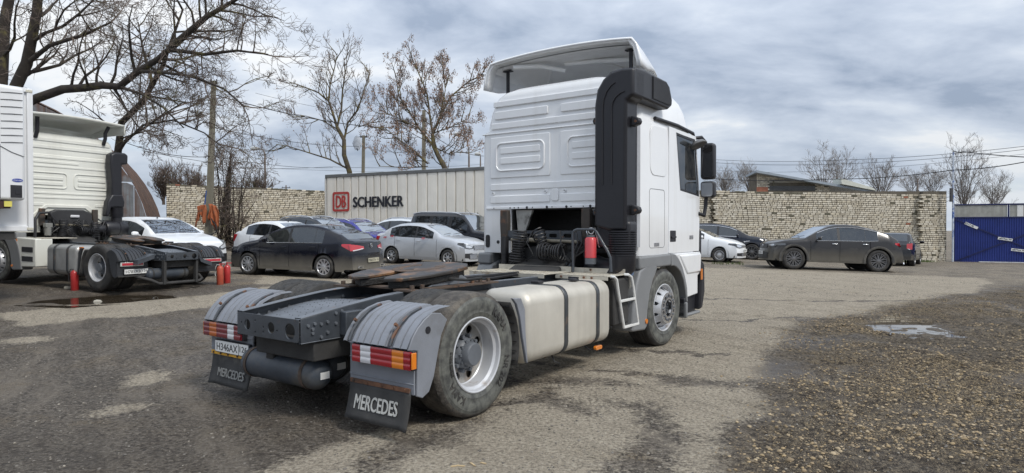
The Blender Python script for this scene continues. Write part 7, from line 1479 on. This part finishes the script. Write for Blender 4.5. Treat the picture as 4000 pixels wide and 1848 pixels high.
suv = spec_sedan(L=4.5, W=1.80, H=1.66, wb=2.65, fo=.88, r=.35, rr=.225, paint=P_black, mirror=P_black, rails=chr_, wheelstyle=(5, wheel_silver, 'wide'),
    top=[(0, .92), (.08, .98), (.6, 1.08), (1.0, 1.13), (1.05, 1.15), (1.45, 1.40), (1.8, 1.56), (2.2, 1.64), (2.8, 1.66), (3.4, 1.62), (3.9, 1.52), (4.3, 1.22), (4.42, 1.10), (4.5, 1.0)], ws=(1.05, 1.82), rw=(3.92, 4.3), doors=[1.25, 2.25, 3.2], win=[(1.42, 2.19), (2.27, 3.1), (3.2, 3.8)],
    belt=[(0, .80), (.5, .98), (1.2, 1.06), (2.2, 1.08), (3.6, 1.13), (4.5, 1.05)], sill=.24, face=dict(hl=(.45, .8, [(.45, .74, .82), (.60, .72, .88), (.9, .78, .94)]), grille=[(.42, .62, .82), (.55, .30, .48)], bars=3, plate=None), back=dict(tl=[(.5, .85, 1.0), (.9, .8, 1.05)]))
car('black_crossover', 'black crossover with silver roof rails behind the white sedan against the left brick wall', 'car', -8.1, 27.0, (.87, -.49), suv)
s2 = dict(suv); s2.update(L=4.42, H=1.56, paint=P_blue, mirror=P_blue, antenna=None); s2['top'] = [(a, b - .09) for a, b in suv['top']]; s2['belt'] = [(a, b - .07) for a, b in suv['belt']]
s2['top'][-1] = (4.42, .95); s2['top'][-2] = (4.34, 1.02); s2['face'] = dict(hl=(.45, .8, [(.45, .68, .74), (.60, .66, .80), (.9, .72, .86)]), grille=[(.42, .56, .74), (.55, .28, .42)], bars=3, chrome=True, plate=None); s2['glass'] = glass_mat('see_through_glass', (.3, .34, .34), .05, .4)
car('blue_crossover', 'violet blue crossover with silver roof rails between the black crossover and the silver sedan', 'car', -6.75, 27.9, (.83, -.557), s2)
s3 = dict(s2); s3['top'] = suv['top'][:-2] + s2['top'][-2:]; s3.update(paint=P_cream, mirror=P_cream, rails=chr_)
car('white_crossover', 'pale crossover mostly hidden between the blue crossover and the black off-roader', 'car', -5.2, 29.7, (-.87, .49), s3)
boxy = dict(suv); boxy.update(L=4.75, W=1.90, H=1.91, wb=2.76, fo=.85, r=.37, rr=.22, paint=P_bl2, mirror=carblack, rails=mat('rail_silver', (.55, .57, .6), .3, .4), tum=.24, antenna=1.95,
    top=[(0, 1.05), (.08, 1.10), (.7, 1.17), (1.25, 1.22), (1.30, 1.24), (1.62, 1.60), (1.85, 1.83), (2.2, 1.89), (3.0, 1.905), (4.0, 1.90), (4.45, 1.86), (4.6, 1.5), (4.70, 1.15), (4.75, 1.0)], ws=(1.30, 1.84), rw=(4.46, 4.62), doors=[1.40, 2.40, 3.35], win=[(1.56, 2.32), (2.46, 3.25), (3.42, 4.35)], belt=[(0, .92), (.6, 1.08), (1.3, 1.15), (4.75, 1.17)], sill=.32, fb=.35, rb=.4,
    face=dict(hl=(.50, .8, [(.50, .82, 1.0), (.9, .82, 1.02)]), grille=[(.46, .80, 1.0)], bars=3, plate=None), back=dict(tl=[(.72, .8, 1.2), (.92, .8, 1.2)]))
car('black_offroader', 'tall boxy black off-roader with silver roof rails behind the silver sedan', 'car', -2.05, 26.25, (.87, -.49), boxy)
vw = spec_sedan(L=4.39, W=1.70, H=1.46, wb=2.553, fo=.85, r=.305, rr=.19, paint=P_white, mirror=P_white, wheelstyle=(16, wheel_silver, 'thin'), vw=True, steer=14, glass=glass_mat('side_glass_dark', (.06, .06, .06), .05, .2),
    top=[(0, .74), (.08, .81), (.5, .93), (1.05, 1.02), (1.12, 1.04), (1.6, 1.27), (2.0, 1.40), (2.35, 1.455), (2.75, 1.46), (3.15, 1.42), (3.5, 1.30), (3.8, 1.12), (3.88, 1.09), (4.3, 1.07), (4.39, 1.0)], ws=(1.12, 1.98), face=dict(hl=(.40, .8, [(.40, .62, .72), (.62, .60, .77), (.85, .66, .80)]), grille=[(.40, .62, .72), (.48, .27, .40)], bars=2, chrome=True, fog=(.40, .74, .27, .41), badge=.69, plate=(.50, 'M263PT', '26'), wrap=.40))
car('white_sedan', 'white sedan with round emblem in its grille just right of the lorry cab', 'car', 7.85, 28.1, (.86, -.51), vw)
s4 = dict(suv); s4.update(L=4.86, W=1.93, H=1.66, wb=2.98, fo=.90, r=.37, rr=.26, paint=P_navy, mirror=P_navy, rails=None, beltline=2, wheelstyle=(10, wheel_black, 'thin'), glass=glass_d, antenna=None)
s4['top'] = [(a * 4.86 / 4.5, b) for a, b in suv['top']]; s4['belt'] = [(a * 4.86 / 4.5, b - .02) for a, b in suv['belt']]; s4['ws'] = (1.13, 1.96); s4['rw'] = (4.23, 4.64); s4['doors'] = [1.40, 2.48, 3.5]; s4['win'] = [(1.58, 2.40), (2.50, 3.4), (3.5, 4.1)]; P_navyc = paint('paint_navy_clean', (.006, .008, .016), (.15, .6, .2, 0, .25), 0, 1.0, .15); s4['paint'] = P_navyc; s4['mirror'] = P_navyc
_j = car('dark_suv', 'dark navy sport utility car parked between the white sedan and the right brick wall', 'car', 10.1, 31.45, (.92, -.39), s4)
b = MB(); b.prism([(.975, .80), (.975, .90)][:0] or [(4.86 / 2 - 1.28, .86), (4.86 / 2 - 1.02, .90), (4.86 / 2 - 1.0, .86), (4.86 / 2 - 1.25, .80)], 'X', .955, .972); b.obj('chrome_vent', chr_, _j)
coupe = dict(suv); coupe.update(L=4.70, W=1.88, H=1.655, wb=2.845, fo=.86, r=.385, rr=.265, paint=P_graph, mirror=P_graph, rails=None, beltline=2, wheelstyle=(10, wheel_black, 'split'), arches=mat('arch_plastic', (.05, .049, .047), .7, var=.15, col2=(.14, .13, .11), c2=(.45, .7), c2s=3), handle=chr_, antenna=None, sill=.28, sillm=mat('sill_dusty', (.13, .12, .10), .8, var=.2), fb=.30, rb=.34,
    top=[(0, .84), (.06, .93), (.5, 1.02), (1.2, 1.10), (1.25, 1.115), (1.65, 1.36), (2.0, 1.54), (2.35, 1.625), (2.7, 1.643), (3.1, 1.605), (3.6, 1.49), (4.1, 1.31), (4.45, 1.21), (4.60, 1.18), (4.70, 1.05)], ws=(1.25, 2.02), rw=(3.6, 4.38), doors=[1.42, 2.40, 3.42], win=[(1.62, 2.33), (2.42, 3.26), (3.27, 3.68)],
    belt=[(0, .74), (.4, .95), (1.2, 1.02), (2.2, 1.045), (3.4, 1.06), (4.0, 1.10), (4.70, .95)], face=dict(hl=(.50, .8, [(.50, .80, .86), (.70, .78, .89), (.94, .82, .91)]), grille=[(.46, .70, .88), (.60, .34, .58)], bars=3, wrap=.50, badge=.79, plate=(.55, 'B010MP', '12')), back=dict(tl=[(.25, .96, .99), (.60, .92, 1.02), (.94, .90, 1.03)], wrap=.30, exhaust=True), tz=.14, tum=.34, glass=glass_mat('coupe_glass', (.35, .38, .38), .06, .42, dirt=.03))
car('graphite_suv', 'dusty graphite coupe shaped sport utility car with chrome window line, nose to the left', 'car', 11.50, 23.5, (-.995, .10), coupe)
hatch = dict(suv); hatch.update(L=4.15, W=1.76, H=1.47, wb=2.55, fo=.82, r=.31, rr=.2, paint=P_black, mirror=P_black, rails=None, wheelstyle=(5, wheel_black, 'wide'), antenna=None, glass=glass_d, rwm=glass_d,
    top=[(0, .76), (.06, .83), (.5, .94), (1.0, 1.01), (1.05, 1.03), (1.5, 1.27), (1.9, 1.41), (2.3, 1.465), (2.9, 1.46), (3.4, 1.41), (3.6, 1.36), (3.95, 1.08), (4.05, 1.0), (4.15, .9)], ws=(1.05, 1.88), rw=(3.58, 3.96), doors=[1.25, 2.25, 3.15], win=[(1.42, 2.19), (2.27, 3.05), (3.12, 3.5)], belt=[(0, .68), (.5, .85), (1.2, .93), (3.4, 1.0), (4.15, .88)], face=suv['face'], back=dict(tl=[(.62, .75, .95), (.86, .7, .98)]))
hatch['face'] = dict(hl=(.42, .8, [(.42, .60, .68), (.85, .64, .78)]), grille=[(.40, .52, .64)], bars=2, plate=None)
car('black_hatchback', 'battered black hatchback with a crumpled rear corner behind the tail of the graphite car', 'car', 17.35, 29.2, (.60, .80), hatch)
# ============================================================ SMALL THINGS
def extinguisher(x, y, label, col, tilt=0, sticker=True, s=1.0):
    z = float(sample(GZ, np.array([x]), np.array([y]))[0]) - .01; T = empty('fire_extinguisher', (x, y, z), rng.random() * 0.6, R(tilt)); setp(T, label, 'fire extinguisher', 'red fire extinguishers standing in the yard'); T.scale = (s, s, s)
    m = MB(); m.lathe([(0, 0), (0, .072), (.012, .08), (.40, .08), (.435, .07), (.46, .045), (.475, .03), (.475, 0)], 24, Matrix.Rotation(R(-90), 4, 'Y')); m.obj('cylinder', col, T, smooth=40)
    m = MB(); m.tube([(0, 0, .47), (0, 0, .51)], .022, 10); m.box(-.02, .11, -.014, .014, .515, .53); m.box(-.02, .10, -.012, .012, .495, .505, Matrix.Rotation(R(0), 4, 'Y')); m.tube([(-.02, 0, .50), (.0, 0, .53)], .012, 6); m.obj('valve', mat('valve_red', (.35, .04, .04), .5), T)
    m = MB(); m.tube([(0, -.02, .49), (-.06, -.05, .50), (-.10, -.05, .42), (-.105, -.045, .28), (-.09, -.06, .22)], .010, 6); m.obj('hose', mat('hose_pale', (.45, .45, .43), .5) if sticker else hose, T, smooth=60)
    if sticker: m = MB(); m.lathe([(.20, .0815), (.34, .0815)], 8, Matrix.Rotation(R(-90), 4, 'Y'), a0=R(70), a1=R(118)); m.obj('label_sticker', plate_white, T, recalc=False)
exr = mat('extinguisher_red', (.42, .03, .03), .4, var=.15, vs=6, coat=.3, col2=(.22, .05, .04), c2=(.55, .7), c2s=8); exo = mat('extinguisher_orange', (.42, .075, .04), .5, var=.15, vs=6, col2=(.25, .09, .06), c2=(.52, .7), c2s=8)
def gp(px, py):
    k = (px - 2000) / 2520; y = 12.0
    for _ in range(30): z = G(k * y, y); y = (1.52 - z) * 2520 / (py - 895)
    return k * y, y
extinguisher(*gp(291, 1134), 'red fire extinguisher with hanging hose leaning beside the cream lorry tank, above the puddle', exr, 6, False)
extinguisher(*gp(859, 1112), 'faded orange red fire extinguisher with pale hose and sticker, left one of the pair', exo, 0, True)
extinguisher(*gp(886, 1106), 'bright red fire extinguisher, right one of the pair', exr, 0, False)
# orange cloth tied round the leaning pole
def rag():
    x0 = (815 - 2000) / 2520 * 28.8; T = empty('orange_cloth', (x0, 28.8, 0)); setp(T, 'torn orange cloth tied round the leaning utility pole', 'cloth'); oc = mat('cloth_orange', (.36, .105, .04), .85, var=.3, vs=5, col2=(.16, .075, .045), c2=(.5, .65), c2s=5)
    def Z(py): return 1.52 + (895 - py) / 2520 * 28.8
    for sx, w, zb, zt in ((-1, .60, 848, 800), (1, .58, 862, 797)):
        m = MB(); rows = []; r = random.Random(3 + sx)
        for i in range(15):
            u = i / 14; rows.append([])
            for j in range(9):
                v = j / 8; fold = .05 * math.sin(u * 19 + sx) * (.4 + v); xx = sx * (.07 + (w * u) * (.62 + .2 * v)) + .05 * math.sin(v * 4 + u * 6); zz = Z(zt) - (Z(zt) - Z(zb)) * v - .10 * (u ** 2) * (1 - v) - ((.05 + .22 * r.random()) * (v ** 2) if j > 5 else 0) + .22 * math.sin(u * 6 + sx) * v * v; rows[-1].append((xx, -.14 - fold, zz))
        m.grid(rows); o = m.obj('cloth_half', oc, T, smooth=60); sm = o.modifiers.new('s', 'SOLIDIFY'); sm.thickness = .01
    m = MB(); m.tube([(.15, -.15, Z(850)), (.42, -.2, Z(880)), (.45, -.2, Z(905)), (.2, -.2, Z(918)), (-.05, -.15, Z(915))], .03, 6); m.obj('black_hose', hose, T, smooth=60)
    m = MB(); m.tube([(-.10, -.14, Z(800)), (-.06, -.14, Z(770)), (-.03, -.13, Z(745))], .03, 6); m.obj('blue_strap', mat('strap_blue', (.03, .07, .22), .7), T)
rag()
# wood chips, stone and scraps on the ground
wood = mat('wood_chip', (.50, .38, .22), .8, var=.2)
for i, (px, py, a, L_, lb) in enumerate(((1845, 1820, -60, .06, 'thin straw coloured wood splinter near the bottom edge, below the rear wheel'), (1795, 1826, -15, .05, 'flat pale wood chip left of the thin splinter near the bottom edge'), (1885, 1815, -35, .035, 'small pale wood chip right of the thin splinter near the bottom edge'), (1768, 1828, 10, .03, 'tiny pale wood chip, leftmost of those near the bottom edge'))):
    x, y = gp(px, py); z = float(sample(GZ, np.array([x]), np.array([y]))[0]); m = MB(); m.prism([(-L_ / 2, -.006), (L_ / 2, -.004), (L_ / 2 + .01, .004), (-L_ / 2 + .01, .006)], 'Z', 0, .006); o = m.obj('wood_chip', wood, None, (x, y, z + .002), rz=R(a)); setp(o, lb, 'wood chip', 'wood chips near the bottom edge')
for px, py, s, lb in ((265, 1128, .09, 'pale round stone beside the leaning red fire extinguisher'), (380, 1178, .08, 'grey stone sitting in the left puddle')):
    x, y = gp(px, py); m = MB(); m.lathe([(-s, 0), (-s * .8, s * .45), (-.2 * s, s * .62), (.6 * s, s * .5), (s, 0)], 10); o = m.obj('stone', concrete, None, (x, y, float(sample(GZ, np.array([x]), np.array([y]))[0]) + s * .2), rz=.4); setp(o, lb, 'stone')
